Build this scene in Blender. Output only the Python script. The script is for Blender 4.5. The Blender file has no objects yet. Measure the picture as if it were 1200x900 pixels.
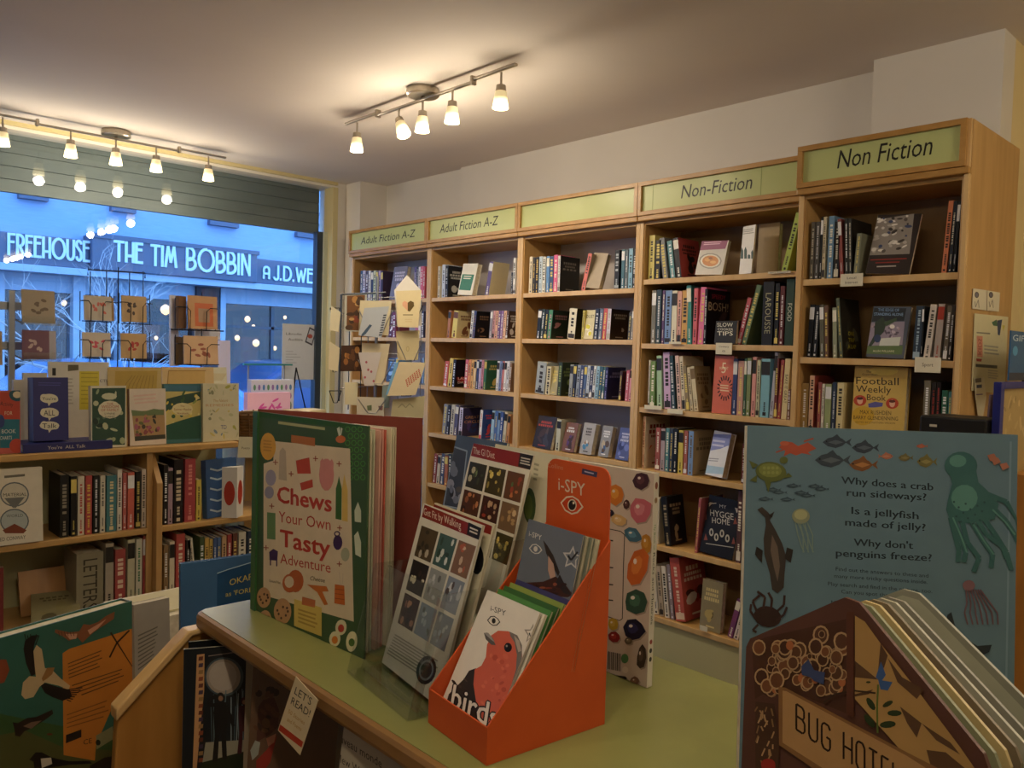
import bpy, math, random
from mathutils import Matrix, Vector
C = bpy.context.scene.collection
sin, cos, pi = math.sin, math.cos, math.pi
R = math.radians

# ---------------------------------------------------------------- camera
CAM = Vector((0.0, 0.0, 1.5)); FPX = 938.0
CM = Matrix(((0.727579, 0.0073158, -0.6859849), (-0.6854674, 0.04802144, -0.72651799), (0.02762692, 0.99881951, 0.03995414)))
cd = bpy.data.cameras.new('camera'); cam = bpy.data.objects.new('camera', cd); C.objects.link(cam)
cd.sensor_width = 36; cd.lens = FPX / 1200 * 36; cd.clip_start = 0.02; cd.clip_end = 200
cam.matrix_world = Matrix.Translation(CAM) @ CM.to_4x4()
bpy.context.scene.camera = cam
def ray(u, v): return CM @ Vector((u - 600, -(v - 450), -FPX))
def at(u, v, ax, val):                       # where the sight line through a pixel meets a plane of the room
    r = ray(u, v); i = 'xyz'.index(ax); return CAM + r * ((val - CAM[i]) / r[i])

# ---------------------------------------------------------------- sky, lights, exposure
sc = bpy.context.scene
vs = sc.view_settings; vs.view_transform = 'Standard'; vs.look = 'None'; vs.exposure = 0.12; vs.gamma = 1; vs.use_curve_mapping = False
w = bpy.data.worlds.new('dusk_sky'); sc.world = w; w.use_nodes = True
bg = w.node_tree.nodes['Background']; bg.inputs[0].default_value = (0.27, 0.53, 1.0, 1); bg.inputs[1].default_value = 4.6
sc.cycles.max_bounces = 8; sc.cycles.transparent_max_bounces = 16; sc.cycles.caustics_reflective = False; sc.cycles.caustics_refractive = False
sc.cycles.sample_clamp_indirect = 6
LAMP = 10.0; GLOW = 3.4            # watts of each spot lamp bulb
WARM = (1.0, 0.85, 0.64)
pl = bpy.data.lights.new('window_portal', 'AREA'); pl.shape = 'RECTANGLE'; pl.size = 4.2; pl.size_y = 2.0; pl.cycles.is_portal = True
po = bpy.data.objects.new('window_portal', pl); C.objects.link(po); po.location = (1.0, 5.42, 1.4); po.rotation_euler = (R(-90), 0, 0)

# ---------------------------------------------------------------- materials
def lin(h):
    h = h.lstrip('#'); 
    if len(h) == 3: h = ''.join(c * 2 for c in h)
    o = []
    for i in (0, 2, 4):
        c = int(h[i:i+2], 16) / 255; o.append(c / 12.92 if c <= 0.04045 else ((c + 0.055) / 1.055) ** 2.4)
    return tuple(o) + (1.0,)
def mat(name, col='#888888', rough=0.5, metal=0.0, emit=None, es=0.0, spec=0.5):
    m = bpy.data.materials.new(name); m.use_nodes = True; b = m.node_tree.nodes['Principled BSDF']
    b.inputs['Base Color'].default_value = lin(col); b.inputs['Roughness'].default_value = rough; b.inputs['Metallic'].default_value = metal
    b.inputs['Specular IOR Level'].default_value = spec
    if emit: b.inputs['Emission Color'].default_value = lin(emit); b.inputs['Emission Strength'].default_value = es
    return m
def nn(m, t, **k):
    n = m.node_tree.nodes.new(t)
    for a, v in k.items(): setattr(n, a, v)
    return n
def lk(m, a, b): m.node_tree.links.new(a, b)
def grainy(name, c1, c2, scale=(1, 1, 12), rough=0.45, ns=6.0, bump=0.0, detail=4):
    m = mat(name, c1, rough); b = m.node_tree.nodes['Principled BSDF']
    tc = nn(m, 'ShaderNodeTexCoord'); mp = nn(m, 'ShaderNodeMapping'); mp.inputs['Scale'].default_value = scale
    nz = nn(m, 'ShaderNodeTexNoise'); nz.inputs['Scale'].default_value = ns; nz.inputs['Detail'].default_value = detail
    cr = nn(m, 'ShaderNodeValToRGB'); cr.color_ramp.elements[0].color = lin(c1); cr.color_ramp.elements[1].color = lin(c2)
    cr.color_ramp.elements[0].position = 0.3; cr.color_ramp.elements[1].position = 0.7
    lk(m, tc.outputs['Object'], mp.inputs[0]); lk(m, mp.outputs[0], nz.inputs[0]); lk(m, nz.outputs[0], cr.inputs[0]); lk(m, cr.outputs[0], b.inputs['Base Color'])
    if bump:
        bp = nn(m, 'ShaderNodeBump'); bp.inputs['Strength'].default_value = bump; bp.inputs['Distance'].default_value = 0.002
        lk(m, nz.outputs[0], bp.inputs['Height']); lk(m, bp.outputs[0], b.inputs['Normal'])
    return m
def colattr(name, rough=0.42, var=0.08, spec=0.4, sat=.88):
    m = mat(name, '#888888', rough, spec=spec); b = m.node_tree.nodes['Principled BSDF']
    a = nn(m, 'ShaderNodeVertexColor', layer_name='Col'); tc = nn(m, 'ShaderNodeTexCoord')
    nz = nn(m, 'ShaderNodeTexNoise'); nz.inputs['Scale'].default_value = 40; mr = nn(m, 'ShaderNodeMapRange')
    mr.inputs[3].default_value = 1 - var; mr.inputs[4].default_value = 1 + var
    vm = nn(m, 'ShaderNodeVectorMath', operation='SCALE')
    lk(m, tc.outputs['Object'], nz.inputs[0]); lk(m, nz.outputs[0], mr.inputs[0]); lk(m, a.outputs[0], vm.inputs[0]); lk(m, mr.outputs[0], vm.inputs['Scale'])
    hs = nn(m, 'ShaderNodeHueSaturation'); hs.inputs['Saturation'].default_value = sat; lk(m, vm.outputs[0], hs.inputs['Color'])
    lk(m, hs.outputs[0], b.inputs['Base Color']); return m
M = {}
M['cover'] = colattr('printed_cover'); M['print'] = colattr('ink_print', 0.45, 0.10, sat=1.0); M['card'] = colattr('card_stock', 0.7, 0.04, 0.2)
M['pages'] = grainy('page_edges', '#d9d0b8', '#b9ad90', (1, 1, 1), 0.8, 60)
pg = M['pages']
M['beech'] = grainy('beech_veneer', '#c79f66', '#b68d54', (2.5, 2.5, .35), 0.4, 9.0)
M['beech_edge'] = grainy('beech_lipping', '#d6b47e', '#c7a068', (2, 2, .5), 0.35, 9.0)
M['beech_h'] = grainy('beech_shelf', '#c79f62', '#b58c50', (.6, .6, 3), 0.4, 9.0)
M['oak'] = grainy('golden_oak_frame', '#b98d4e', '#a57a3e', (1.2, 1.2, 3), 0.35, 12)
M['counter_edge'] = grainy('counter_lipping', '#8f6a3c', '#7c5930', (2, .5, 2), 0.35, 10)
M['binwood'] = grainy('bin_beech', '#b07e3e', '#9c6c30', (2.5, 2.5, .4), 0.42, 9.0)
M['back'] = mat('pale_back_board', '#c9c4c4', 0.7)
M['backw'] = grainy('wood_back_board', '#8f7145', '#80633a', (2, 2, .5), 0.6, 8)
M['wall'] = grainy('matt_wall_paint', '#ddd8d0', '#d8d3cb', (1, 1, 1), 0.85, 3, 0.05)
M['wally'] = grainy('cream_wall_paint', '#e3d2a0', '#decc99', (1, 1, 1), 0.85, 3, 0.05)
M['ceil'] = grainy('ceiling_paint', '#e2d9d0', '#ddd4cb', (1, 1, 1), 0.9, 2, 0.05)
M['trimy'] = mat('cream_gloss_trim', '#c9bc8c', 0.4)
M['carpet'] = grainy('grey_carpet', '#5b5650', '#47433e', (1, 1, 1), 0.95, 60, 0.5)
M['green'] = grainy('sage_laminate', '#82834b', '#7d7e47', (1, 1, 1), 0.28, 30)
M['plinth'] = mat('sage_paint', '#bdb98a', 0.5)
M['signg'] = mat('sign_green', '#bcc486', 0.3, spec=.3)
M['ink'] = mat('black_ink', '#14120f', 0.5)
M['steel'] = mat('brushed_nickel', '#a39a8c', 0.3, 1.0)
M['wire'] = mat('black_wire', '#15161a', 0.4, 0.6)
M['wiresilver'] = mat('grey_wire', '#8d8f92', 0.35, 0.8)
M['frame'] = mat('dark_window_frame', '#2f3a48', 0.4)
M['framel'] = mat('white_window_bead', '#b9bda9', 0.5)
M['shutter'] = grainy('grey_roller_shutter', '#5f6a66', '#566260', (1, 1, 12), 0.5, 3)
M['orange'] = grainy('orange_card', '#c9521c', '#c24c18', (1, 1, 1), 0.55, 20)
M['bulb'] = mat('lit_bulb', '#ffffff', 0.4, emit='#ffe9bd', es=25)
def shade_mat():
    m = mat('glowing_frosted_glass', '#e9dfc4', 0.5); b = m.node_tree.nodes['Principled BSDF']
    tc = nn(m, 'ShaderNodeTexCoord'); sx = nn(m, 'ShaderNodeSeparateXYZ'); mr = nn(m, 'ShaderNodeMapRange')
    mr.inputs[1].default_value = 0.045; mr.inputs[2].default_value = 0.0; mr.inputs[3].default_value = 0.45; mr.inputs[4].default_value = 6.5
    pw = nn(m, 'ShaderNodeMath', operation='POWER')
    b.inputs['Emission Color'].default_value = lin('#ffe2a0')
    lk(m, tc.outputs['Object'], sx.inputs[0]); lk(m, sx.outputs[2], mr.inputs[0]); lk(m, mr.outputs[0], b.inputs['Emission Strength']); return m
M['shade'] = shade_mat()
def glass(name, tint, refl):
    m = bpy.data.materials.new(name); m.use_nodes = True; nt = m.node_tree; nt.nodes.clear()
    o = nn(m, 'ShaderNodeOutputMaterial'); t = nn(m, 'ShaderNodeBsdfTransparent'); t.inputs[0].default_value = tint
    g = nn(m, 'ShaderNodeBsdfGlossy'); g.inputs['Roughness'].default_value = 0.0 if refl < 1.5 else 0.03; lw = nn(m, 'ShaderNodeLayerWeight'); pw = nn(m, 'ShaderNodeMath', operation='POWER'); pw.inputs[1].default_value = 5; fr = nn(m, 'ShaderNodeMath', operation='MULTIPLY_ADD'); fr.inputs[1].default_value = .95; fr.inputs[2].default_value = .045; lk(m, lw.outputs['Facing'], pw.inputs[0]); lk(m, pw.outputs[0], fr.inputs[0])
    mu = nn(m, 'ShaderNodeMath', operation='MULTIPLY', use_clamp=True); mu.inputs[1].default_value = refl; mx = nn(m, 'ShaderNodeMixShader')
    lk(m, fr.outputs[0], mu.inputs[0]); lk(m, mu.outputs[0], mx.inputs[0]); lk(m, t.outputs[0], mx.inputs[1]); lk(m, g.outputs[0], mx.inputs[2]); lk(m, mx.outputs[0], o.inputs[0])
    return m
M['glass'] = glass('shop_window_glass', (0.96, 0.98, 1, 1), 0.8)
M['acrylic'] = glass('clear_acrylic', (0.93, 0.94, 0.93, 1), 1.6)

# ---------------------------------------------------------------- mesh helpers
class MB:
    def __init__(s): s.v = []; s.f = []; s.c = []
    def add(s, vs, fs, col=None):
        n = len(s.v); s.v += [tuple(p) for p in vs]
        for f in fs: s.f.append(tuple(i + n for i in f)); s.c.append(col)
        return s
    def box(s, x0, x1, y0, y1, z0, z1, col=None):
        x0, x1 = sorted((x0, x1)); y0, y1 = sorted((y0, y1)); z0, z1 = sorted((z0, z1))
        return s.add([(x0,y0,z0),(x1,y0,z0),(x1,y1,z0),(x0,y1,z0),(x0,y0,z1),(x1,y0,z1),(x1,y1,z1),(x0,y1,z1)],
              [(0,3,2,1),(4,5,6,7),(0,1,5,4),(1,2,6,5),(2,3,7,6),(3,0,4,7)], col)
    def prism(s, pts, o, ux, uy, d, col=None):   # outline pts (a,b) in plane o+a*ux+b*uy, pushed out by d
        o, ux, uy, d = Vector(o), Vector(ux), Vector(uy), Vector(d); n = len(pts)
        A = [o + ux * a + uy * b for a, b in pts]; B = [p + d for p in A]
        if ux.cross(uy).dot(d) > 0: fs = [tuple(range(n - 1, -1, -1)), tuple(range(n, 2 * n))] + [(i, (i + 1) % n, n + (i + 1) % n, n + i) for i in range(n)]
        else: fs = [tuple(range(n)), tuple(range(2 * n - 1, n - 1, -1))] + [((i + 1) % n, i, n + i, n + (i + 1) % n) for i in range(n)]
        return s.add(A + B, fs, col)
    def tube(s, pts, r, n=6, col=None):
        pts = [Vector(p) for p in pts]; rings = []
        for i, p in enumerate(pts):
            t = (pts[min(i + 1, len(pts) - 1)] - pts[max(i - 1, 0)]).normalized()
            a = t.cross(Vector((0, 0, 1))); 
            if a.length < 0.2: a = t.cross(Vector((1, 0, 0)))
            a.normalize(); b = t.cross(a); rr = r[i] if isinstance(r, (list, tuple)) else r
            rings.append([p + (a * cos(2 * pi * k / n) + b * sin(2 * pi * k / n)) * rr for k in range(n)])
        vs = [q for g in rings for q in g]; fs = []
        for i in range(len(pts) - 1):
            for k in range(n): fs.append((i*n+k, (i+1)*n+k, (i+1)*n+(k+1)%n, i*n+(k+1)%n))
        fs.append(tuple(range(n - 1, -1, -1))[::-1]); fs.append(tuple(range((len(pts)-1)*n, len(pts)*n))[::-1])
        return s.add(vs, fs, col)
    def lathe(s, prof, n=20, o=(0, 0, 0), col=None, cap=True):
        o = Vector(o); vs = [o + Vector((r * cos(2*pi*k/n), r * sin(2*pi*k/n), z)) for r, z in prof for k in range(n)]; fs = []
        for i in range(len(prof) - 1):
            for k in range(n): fs.append((i*n+k, i*n+(k+1)%n, (i+1)*n+(k+1)%n, (i+1)*n+k))
        if cap: fs += [tuple(range(n - 1, -1, -1)), tuple(range((len(prof)-1)*n, len(prof)*n))]
        return s.add(vs, fs, col)
    def build(s, name, m, parent=None, bevel=0, smooth=False, loc=None):
        me = bpy.data.meshes.new(name); me.from_pydata(s.v, [], s.f)
        if any(c is not None for c in s.c):
            ca = me.color_attributes.new('Col', 'FLOAT_COLOR', 'CORNER'); buf = []; cc = {}
            for f, c in zip(s.f, s.c):
                c = c or '#888888'
                if c not in cc: cc[c] = lin(c)
                buf += list(cc[c]) * len(f)
            ca.data.foreach_set('color', buf)
        me.materials.append(M[m] if isinstance(m, str) else m)
        if smooth: me.polygons.foreach_set('use_smooth', [True] * len(me.polygons))
        me.update(); ob = bpy.data.objects.new(name, me); C.objects.link(ob)
        if parent: ob.parent = parent
        if loc: ob.location = loc
        if bevel:
            b = ob.modifiers.new('bevel', 'BEVEL'); b.width = bevel; b.segments = 2; b.limit_method = 'ANGLE'
        return ob
def tag(o, label, cat, group=None, kind=None):
    if label: o['label'] = label
    if cat: o['category'] = cat
    if group: o['group'] = group
    if kind: o['kind'] = kind
    return o
def empty(name, loc=(0, 0, 0), rz=0, label=None, cat=None, group=None):
    o = bpy.data.objects.new(name, None); C.objects.link(o); o.location = loc; o.rotation_euler = (0, 0, rz); o.empty_display_size = .05
    return tag(o, label, cat, group)
def struct(name, mb, m, parent=None, bevel=0):
    o = mb.build(name, m, parent, bevel)
    if not parent: o['kind'] = 'structure'
    return o
_tx = {}
def glyphs(s, shear=0.0):
    k = (s, shear)
    if k not in _tx:
        cu = bpy.data.curves.new('t', 'FONT'); cu.body = s; cu.size = 1; cu.resolution_u = 2; cu.shear = shear
        ob = bpy.data.objects.new('t', cu); me = bpy.data.meshes.new_from_object(ob)
        vs = [tuple(v.co)[:2] for v in me.vertices]; fs = [tuple(p.vertices) for p in me.polygons]
        bpy.data.objects.remove(ob); bpy.data.curves.remove(cu); bpy.data.meshes.remove(me)
        xs = [v[0] for v in vs] or [0]; x0 = min(xs); wd = max(xs) - x0 or 1
        _tx[k] = ([((x - x0) / wd, y / 0.72) for x, y in vs], fs, wd / 0.72)   # x 0..1, cap height 1
    return _tx[k]
class Print:
    """flat ink on a face: local point = o + a*ux + b*uz, stacked outward along n"""
    def __init__(s, o=(0, 0, 0), ux=(1, 0, 0), uz=(0, 0, 1), n=(0, -1, 0), obj=None, zoom=(0, 0, 1), e0=.00004):
        s.o, s.ux, s.uz, s.n = Vector(o), Vector(ux), Vector(uz), Vector(n); s.e = e0; s.m = MB(); s.z = zoom; s.clip = None
        if obj:
            bpy.context.view_layer.update(); s.inv = obj.matrix_world.inverted()
            s.co = s.inv @ CAM; bb = [Vector(c) for c in obj.bound_box]; lc = [((c - s.o).dot(s.ux), (c - s.o).dot(s.uz)) for c in bb]; s.clip = (min(c[0] for c in lc), max(c[0] for c in lc), min(c[1] for c in lc), max(c[1] for c in lc))
    def P(s, p):                                  # a point read off the photograph, brought onto this face
        ox, oy, k = s.z; r = s.inv.to_3x3() @ ray(ox + p[0] * k, oy + p[1] * k)
        t = (s.o - s.co).dot(s.n) / r.dot(s.n); q = s.co + r * t - s.o
        return (q.dot(s.ux), q.dot(s.uz))
    def L(s, pts, fs, col):
        s.e += .000004; vs = [s.o + s.ux * a + s.uz * b + s.n * s.e for a, b in pts]
        if s.clip: c = s.clip; pts = [(min(max(a, c[0]), c[1]), min(max(b, c[2]), c[3])) for a, b in pts]
        vs = [s.o + s.ux * a + s.uz * b + s.n * s.e for a, b in pts]
        flip = s.ux.cross(s.uz).dot(s.n) < 0
        s.m.add(vs, [f[::-1] if flip else f for f in fs], col)
    def poly(s, pts, col): s.L(pts, [tuple(range(len(pts)))], col)
    def rect(s, a0, b0, a1, b1, col): s.poly([(a0, b0), (a1, b0), (a1, b1), (a0, b1)], col)
    def ell(s, a, b, ra, rb, col, n=14, rot=0):
        s.poly([(a + ra*cos(t)*cos(rot) - rb*sin(t)*sin(rot), b + ra*cos(t)*sin(rot) + rb*sin(t)*cos(rot)) for t in [2*pi*k/n for k in range(n)]], col)
    def text(s, t, a, b, wd, h, col, shear=0, vert=False):   # left baseline point, total width, cap height
        g, fs, asp = glyphs(t, shear); wd = wd or asp * h
        if vert: s.L([(a + y * h, b - x * wd) for x, y in g], fs, col)
        else: s.L([(a + x * wd, b + y * h) for x, y in g], fs, col)
    # the same in photograph coordinates
    def zpoly(s, pts, col):
        q = [s.P(p) for p in pts]
        ar = sum(q[i][0]*q[(i+1)%len(q)][1] - q[(i+1)%len(q)][0]*q[i][1] for i in range(len(q)))
        if ar < 0: q.reverse()
        s.poly(q, col)
    def zrect(s, x0, y0, x1, y1, col): s.zpoly([(x0,y1),(x1,y1),(x1,y0),(x0,y0)], col)
    def zell(s, x, y, rx, ry, col, n=14, rot=0):
        s.zpoly([(x + rx*cos(t)*cos(rot) - ry*sin(t)*sin(rot), y + rx*cos(t)*sin(rot) + ry*sin(t)*cos(rot)) for t in [2*pi*k/n for k in range(n)]], col)
    def zring(s, x, y, rx, ry, wd, col, rot=0, inner=None):
        s.zell(x, y, rx, ry, col, 18, rot); 
        if inner: s.zell(x, y, rx - wd, ry - wd, inner, 18, rot)
    def zline(s, pts, wd, col):
        for (x0, y0), (x1, y1) in zip(pts, pts[1:]):
            dx, dy = x1 - x0, y1 - y0; l = math.hypot(dx, dy) or 1; nx, ny = -dy / l * wd / 2, dx / l * wd / 2
            s.zpoly([(x0+nx, y0+ny), (x1+nx, y1+ny), (x1-nx, y1-ny), (x0-nx, y0-ny)], col)
    def ztext(s, t, p0, p1, h, col, shear=0, up=None):   # baseline start, end, cap height (all photo units)
        ux, uy = (up or (0, -1)); g, fs, asp = glyphs(t, shear); pts = []
        A, B = s.P(p0), s.P(p1); U = s.P((p0[0] + ux*h, p0[1] + uy*h)); U = (U[0]-A[0], U[1]-A[1])
        for x, y in g: pts.append((A[0] + (B[0]-A[0])*x + U[0]*y, A[1] + (B[1]-A[1])*x + U[1]*y))
        s.L(pts, fs, col)
    def zlines(s, quad, n, col, wd=.45):                # rows of small unreadable print inside a quad TL,TR,BR,BL
        TL, TR, BR, BL = [Vector(q) for q in quad]; rr = random.Random(7)
        for i in range(n):
            t0 = (i + .2) / n; t1 = (i + .2 + wd) / n; e = rr.uniform(.82, 1)
            a, b, c, d = TL.lerp(BL, t0), TR.lerp(BR, t0), TR.lerp(BR, t1), TL.lerp(BL, t1)
            s.zpoly([a, a.lerp(b, e), d.lerp(c, e), d], col)
    def build(s, name, parent, m='print'):
        if s.m.v:
            return s.m.build(name, m, parent)

# ---------------------------------------------------------------- books
NAMES = {'black': '#15140f', 'dark grey': '#3b3b3b', 'grey': '#80807c', 'pale grey': '#b5b5ae', 'white': '#e2e2dc', 'cream': '#ddd0a8', 'tan': '#a88a5c', 'brown': '#6b4226',
 'dark brown': '#35241a', 'dark red': '#6e1a18', 'red': '#b32b24', 'coral': '#d97560', 'orange': '#d8742a', 'mustard': '#c8942c', 'yellow': '#d8c23c', 'lime green': '#9db52c',
 'green': '#3c7d48', 'pale green': '#9dba94', 'dark green': '#22402e', 'teal': '#2a7378', 'light blue': '#7fb0cf', 'blue': '#3a68a8', 'navy': '#1e2748', 'slate blue': '#56657e',
 'purple': '#5b3a72', 'mauve': '#a887b4', 'pink': '#d987a0', 'hot pink': '#d83c80', 'dark teal': '#1b3f44', 'peach': '#e2ae88'}
_nm = {k: tuple(int(v[i:i+2], 16) for i in (1, 3, 5)) for k, v in NAMES.items()}
def cname(h):
    c = [int(h.lstrip('#')[i:i+2], 16) for i in (0, 2, 4)]
    return min(_nm, key=lambda k: sum((a - b) ** 2 for a, b in zip(_nm[k], c)))
def book(W, H, T, front, spine=None, loc=(0, 0, 0), rot=(0, 0, 0), right=False, hard=None, name='book', pages='pages'):
    """front face at y=0 (x 0..W), spine at x=0 (or x=W when right), thickness towards +y"""
    spine = spine or front; hard = (T > .022) if hard is None else hard
    c = min(.0024 if hard else .001, T * .2); ov = .003 if hard else 0
    m = MB(); m.box(0, W, 0, c, 0, H, front).box(0, W, T - c, T, 0, H, front)
    sx = (W - c, W) if right else (0, c); m.box(sx[0], sx[1], c, T - c, 0, H, spine)
    if spine != front:                                # spine colour also on the spine side of the boards' edge
        d = .0002; m.box(W if right else -d, W + d if right else 0, 0, T, 0, H, spine)
    o = m.build(name, 'cover'); o.location = loc; o.rotation_euler = rot
    p = MB().box(ov if right else c, (W - c) if right else W - max(ov, .0006), c, T - c, max(ov, .0006), H - max(ov, .0006)).build('page_block', pages, o)
    return o
def spine_marks(b, W, H, T, rnd, ink, text=None, right=False, tcol=None):
    """title letters and author band on the spine"""
    if right: pr = Print((W + .0002, 0, 0), (0, 1, 0), (0, 0, 1), (1, 0, 0))
    else: pr = Print((-.0002, T, 0), (0, -1, 0), (0, 0, 1), (-1, 0, 0))
    if text:
        h = T * .55; g = glyphs(text)[2]; wd = min(g * h, H * .8); pr.text(text, T * .25, H * .5 + wd / 2, wd, h, tcol or ink, vert=True)
    else:
        z = H * rnd.uniform(.82, .93); st = rnd.choice([0, 0, 1, 2]); h = T * rnd.uniform(.3, .55); a = (T - h) / 2
        if st == 1: pr.rect(T*.06, H * .03, T*.94, H * rnd.uniform(.1, .2), ink)
        if st == 2: pr.rect(0, H * .72, T, H * .95, ink)
        end = H * rnd.uniform(.3, .45)
        while z > end and st != 2:
            l = h * rnd.uniform(.5, .8); pr.rect(a, z - l, a + h, z, ink); z -= l + h * rnd.choice([.25, .25, .3, .9])
        z = H * .26; h *= .6; a = (T - h) / 2
        while z > H * .12: l = h * .8; pr.rect(a, z - l, a + h, z, ink); z -= l * 1.4
        pr.rect(T*.3, H * .03, T*.7, H * .03 + T * .4, ink)
    return pr.build('spine_title', b)
def front_marks(b, W, H, rnd, ink, base, lines=None, art=None):
    pr = Print(); 
    if art is not False:
        for k in range(rnd.randint(4, 8)):
            pr.ell(W * rnd.uniform(.25, .75), H * rnd.uniform(.18, .5), W * rnd.uniform(.06, .24), H * rnd.uniform(.04, .12), rnd.choice(art or [ink, base, ink]), 9, rnd.uniform(0, 3))
    if lines:
        for (t, fy, fh, fw, col) in lines:
            wd = W * fw; pr.text(t, (W - wd) / 2, H * fy, wd, H * fh, col)
    else:
        z = .84
        for k in range(rnd.randint(2, 3)):
            ww = rnd.uniform(.45, .8); n = rnd.randint(4, 8); x = W * (1 - ww) / 2; st = W * ww / n; hh = H * rnd.uniform(.045, .08)
            for i in range(n):
                pr.rect(x + i * st, H * z - hh, x + (i + .72) * st, H * z, ink)
            z -= hh / H + .03
        pr.rect(W * .3, H * .07, W * .7, H * .1, ink)
    return pr.build('cover_print', b)
ORD = 'first second third fourth fifth sixth seventh eighth ninth tenth eleventh twelfth thirteenth fourteenth fifteenth sixteenth seventeenth eighteenth nineteenth twentieth twenty-first twenty-second twenty-third twenty-fourth twenty-fifth twenty-sixth twenty-seventh twenty-eighth'.split()
PALE = {'white', 'cream', 'pale grey', 'yellow', 'light blue', 'peach', 'pale green', 'lime green', 'pink', 'mustard', 'coral', 'mauve', 'orange'}
def shelf_row(ax, val, sgn_rz, z0, zm, rows, where, group, depth=.3, seed=1, clear=9, lim=(-99, 99)):
    """rows of (x0, x1, ytop, colour, opts) read off the photograph inside zoom zm=(ox, oy, k); ax/val: front plane of the spines"""
    rnd = random.Random(seed); ox, oy, k = zm; out = []
    for i, e in enumerate(rows):
        x0, x1, yt, col = e[:4]; q = e[4] if len(e) > 4 else {}
        v = val + q.get('in', 0) * (1 if ax in 'xy' else 0)
        vb = 400
        def lat(x, vv): 
            p = at(ox + x * k, vv, ax, v); return p
        # base pixel row: solve the image row where this plane meets the shelf height
        vv = 400
        for _ in range(6):
            a = at(ox + x1 * k, vv, ax, v); b_ = at(ox + x1 * k, vv + 1, ax, v); vv += (z0 - a.z) / (b_.z - a.z)
        A, B = at(ox + x0 * k, vv, ax, v), at(ox + x1 * k, vv, ax, v)
        if ax == 'x' and (B.y < lim[0] or A.y > lim[1]): continue
        wid = abs((A - B).y if ax == 'x' else (A - B).x)
        top = at(ox + (x0 + x1) / 2 * k + q.get('l', 0) * .3, oy + yt * k, ax, v).z
        le = R(q.get('l', 0)); H = min(max(.08, (top - z0)), clear - .006) / cos(le); ink = q.get('ink') or ('#2b2620' if cname(col) in PALE else rnd.choice(['#e6e0cc', '#d8d8d8', '#d9c56a', '#e8e8e8']))
        pose = 'face out' if q.get('f') else ('upright' if abs(q.get('l', 0)) < 4 else 'leaning right' if q['l'] > 0 else 'leaning left')
        if q.get('f'):
            W = wid; T = q.get('T', .022); lb = R(q.get('lb', 8)); yaw = R(q.get('yaw', 0))
            b = book(W, H, T, col, q.get('sp'), name=q.get('n', 'book'))
            b.rotation_euler = (-lb, le, sgn_rz + yaw); loc = Vector((A.x, A.y, z0 + T * sin(lb) + (0 if le <= 0 else W * sin(le))))
            if not q.get('plain'): front_marks(b, W, H, rnd, ink, q.get('c2', col), q.get('tx'), q.get('art'))
        else:
            T = max(.006, wid * .94 * cos(le)); W = min(q.get('w', H * rnd.uniform(.64, .72)), depth - .03)
            b = book(W, H, T, q.get('c', col), col, name=q.get('n', 'book'))
            b.rotation_euler = (le, 0, sgn_rz + pi / 2); loc = Vector((B.x, B.y, z0 + (T * sin(-le) if le < 0 else 0)))
            spine_marks(b, W, H, T, rnd, ink, q.get('st'), tcol=q.get('tc'))
            if q.get('cv') or q.get('tx'): front_marks(b, W, H, rnd, q.get('cink', ink), q.get('c2', q.get('c', col)), q.get('tx'), q.get('art'))
        loc.z += .0006; b.location = loc
        lab = q.get('lab') or f"{q.get('d', '')+' ' if q.get('d') else ''}{cname(col)} book {pose}"
        tag(b, f"{lab}, {where}" if q.get('lab') else f"{lab}, {ORD[i]} from left on {where}", 'book', group); out.append(b)
    return out

# ================================================================ the room
CE = 2.71; YW = 5.25
b = MB().box(-2.6, 4.2, -2.2, 5.3, -.1, 0); struct('floor', b, 'carpet')
b = MB().box(-2.6, 4.2, -2.2, 5.6, CE, CE + .1); struct('ceiling', b, 'ceil')
b = MB().box(3.4, 3.55, 1.0, 4.15, 0, CE).box(3.43, 3.55, 4.15, 5.6, 0, CE); struct('wall_right', b, 'wall')
b = MB().box(3.2, 3.43, 5.05, 5.3, 0, CE); struct('wall_corner_pilaster', b, 'wall').name = 'wall_corner'
b = MB().box(3.27, 3.4, .935, 1.40, 0, CE); struct('wall_pillar', b, 'wall')
b = MB().box(3.62, 3.75, -2.2, .935, 0, CE).box(3.4, 3.62, .935, 1.0, 0, CE); struct('wall_side', b, 'wally')
b = MB().box(3.10, 3.2, YW, 5.45, 0, CE).box(-2.6, -1.2, YW, 5.45, 0, CE).box(-1.2, 3.10, YW, 5.45, 0, .55).box(-1.2, 3.1, YW, 5.45, 2.67, CE)
struct('wall_front', b, 'wall')
b = MB().box(-2.6, -2.5, -2.2, 5.45, 0, CE); struct('wall_left', b, 'wall')
b = MB().box(-2.6, 3.75, -2.3, -2.2, 0, CE); struct('wall_back', b, 'wall')
win = struct('window_1', MB().box(3.0, 3.045, 5.30, 5.36, .55, 2.345).box(-1.2, 3.0, 5.30, 5.36, .55, .62).box(-1.2, -1.15, 5.3, 5.36, .55, 2.34), 'frame')
MB().box(3.045, 3.075, 5.28, 5.34, .55, 2.345).build('window_bead', 'framel', win)
MB().box(-1.15, 3.0, 5.325, 5.331, .6, 2.67).build('pane', 'glass', win)
struct('trim_1', MB().box(3.075, 3.12, 5.22, 5.34, .55, 2.67), 'trimy', bevel=.003)
struct('trim_2', MB().box(-1.2, 3.12, 5.225, 5.32, 2.688, CE), 'trimy')
struct('trim_3', MB().box(-1.2, 3.1, 4.95, 5.30, .50, .55), 'trimy')
m = MB()
sh = empty('roller_shutter', (1, 5.40, 2.34), 0, 'grey ribbed roller shutter lowered across the top of the shop window', 'shutter')
for i in range(5): MB().box(-2.2, 2.06, -.012, .02, .075 * i, .075 * i + .073).build('shutter_slat', 'shutter', sh, .002)

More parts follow.
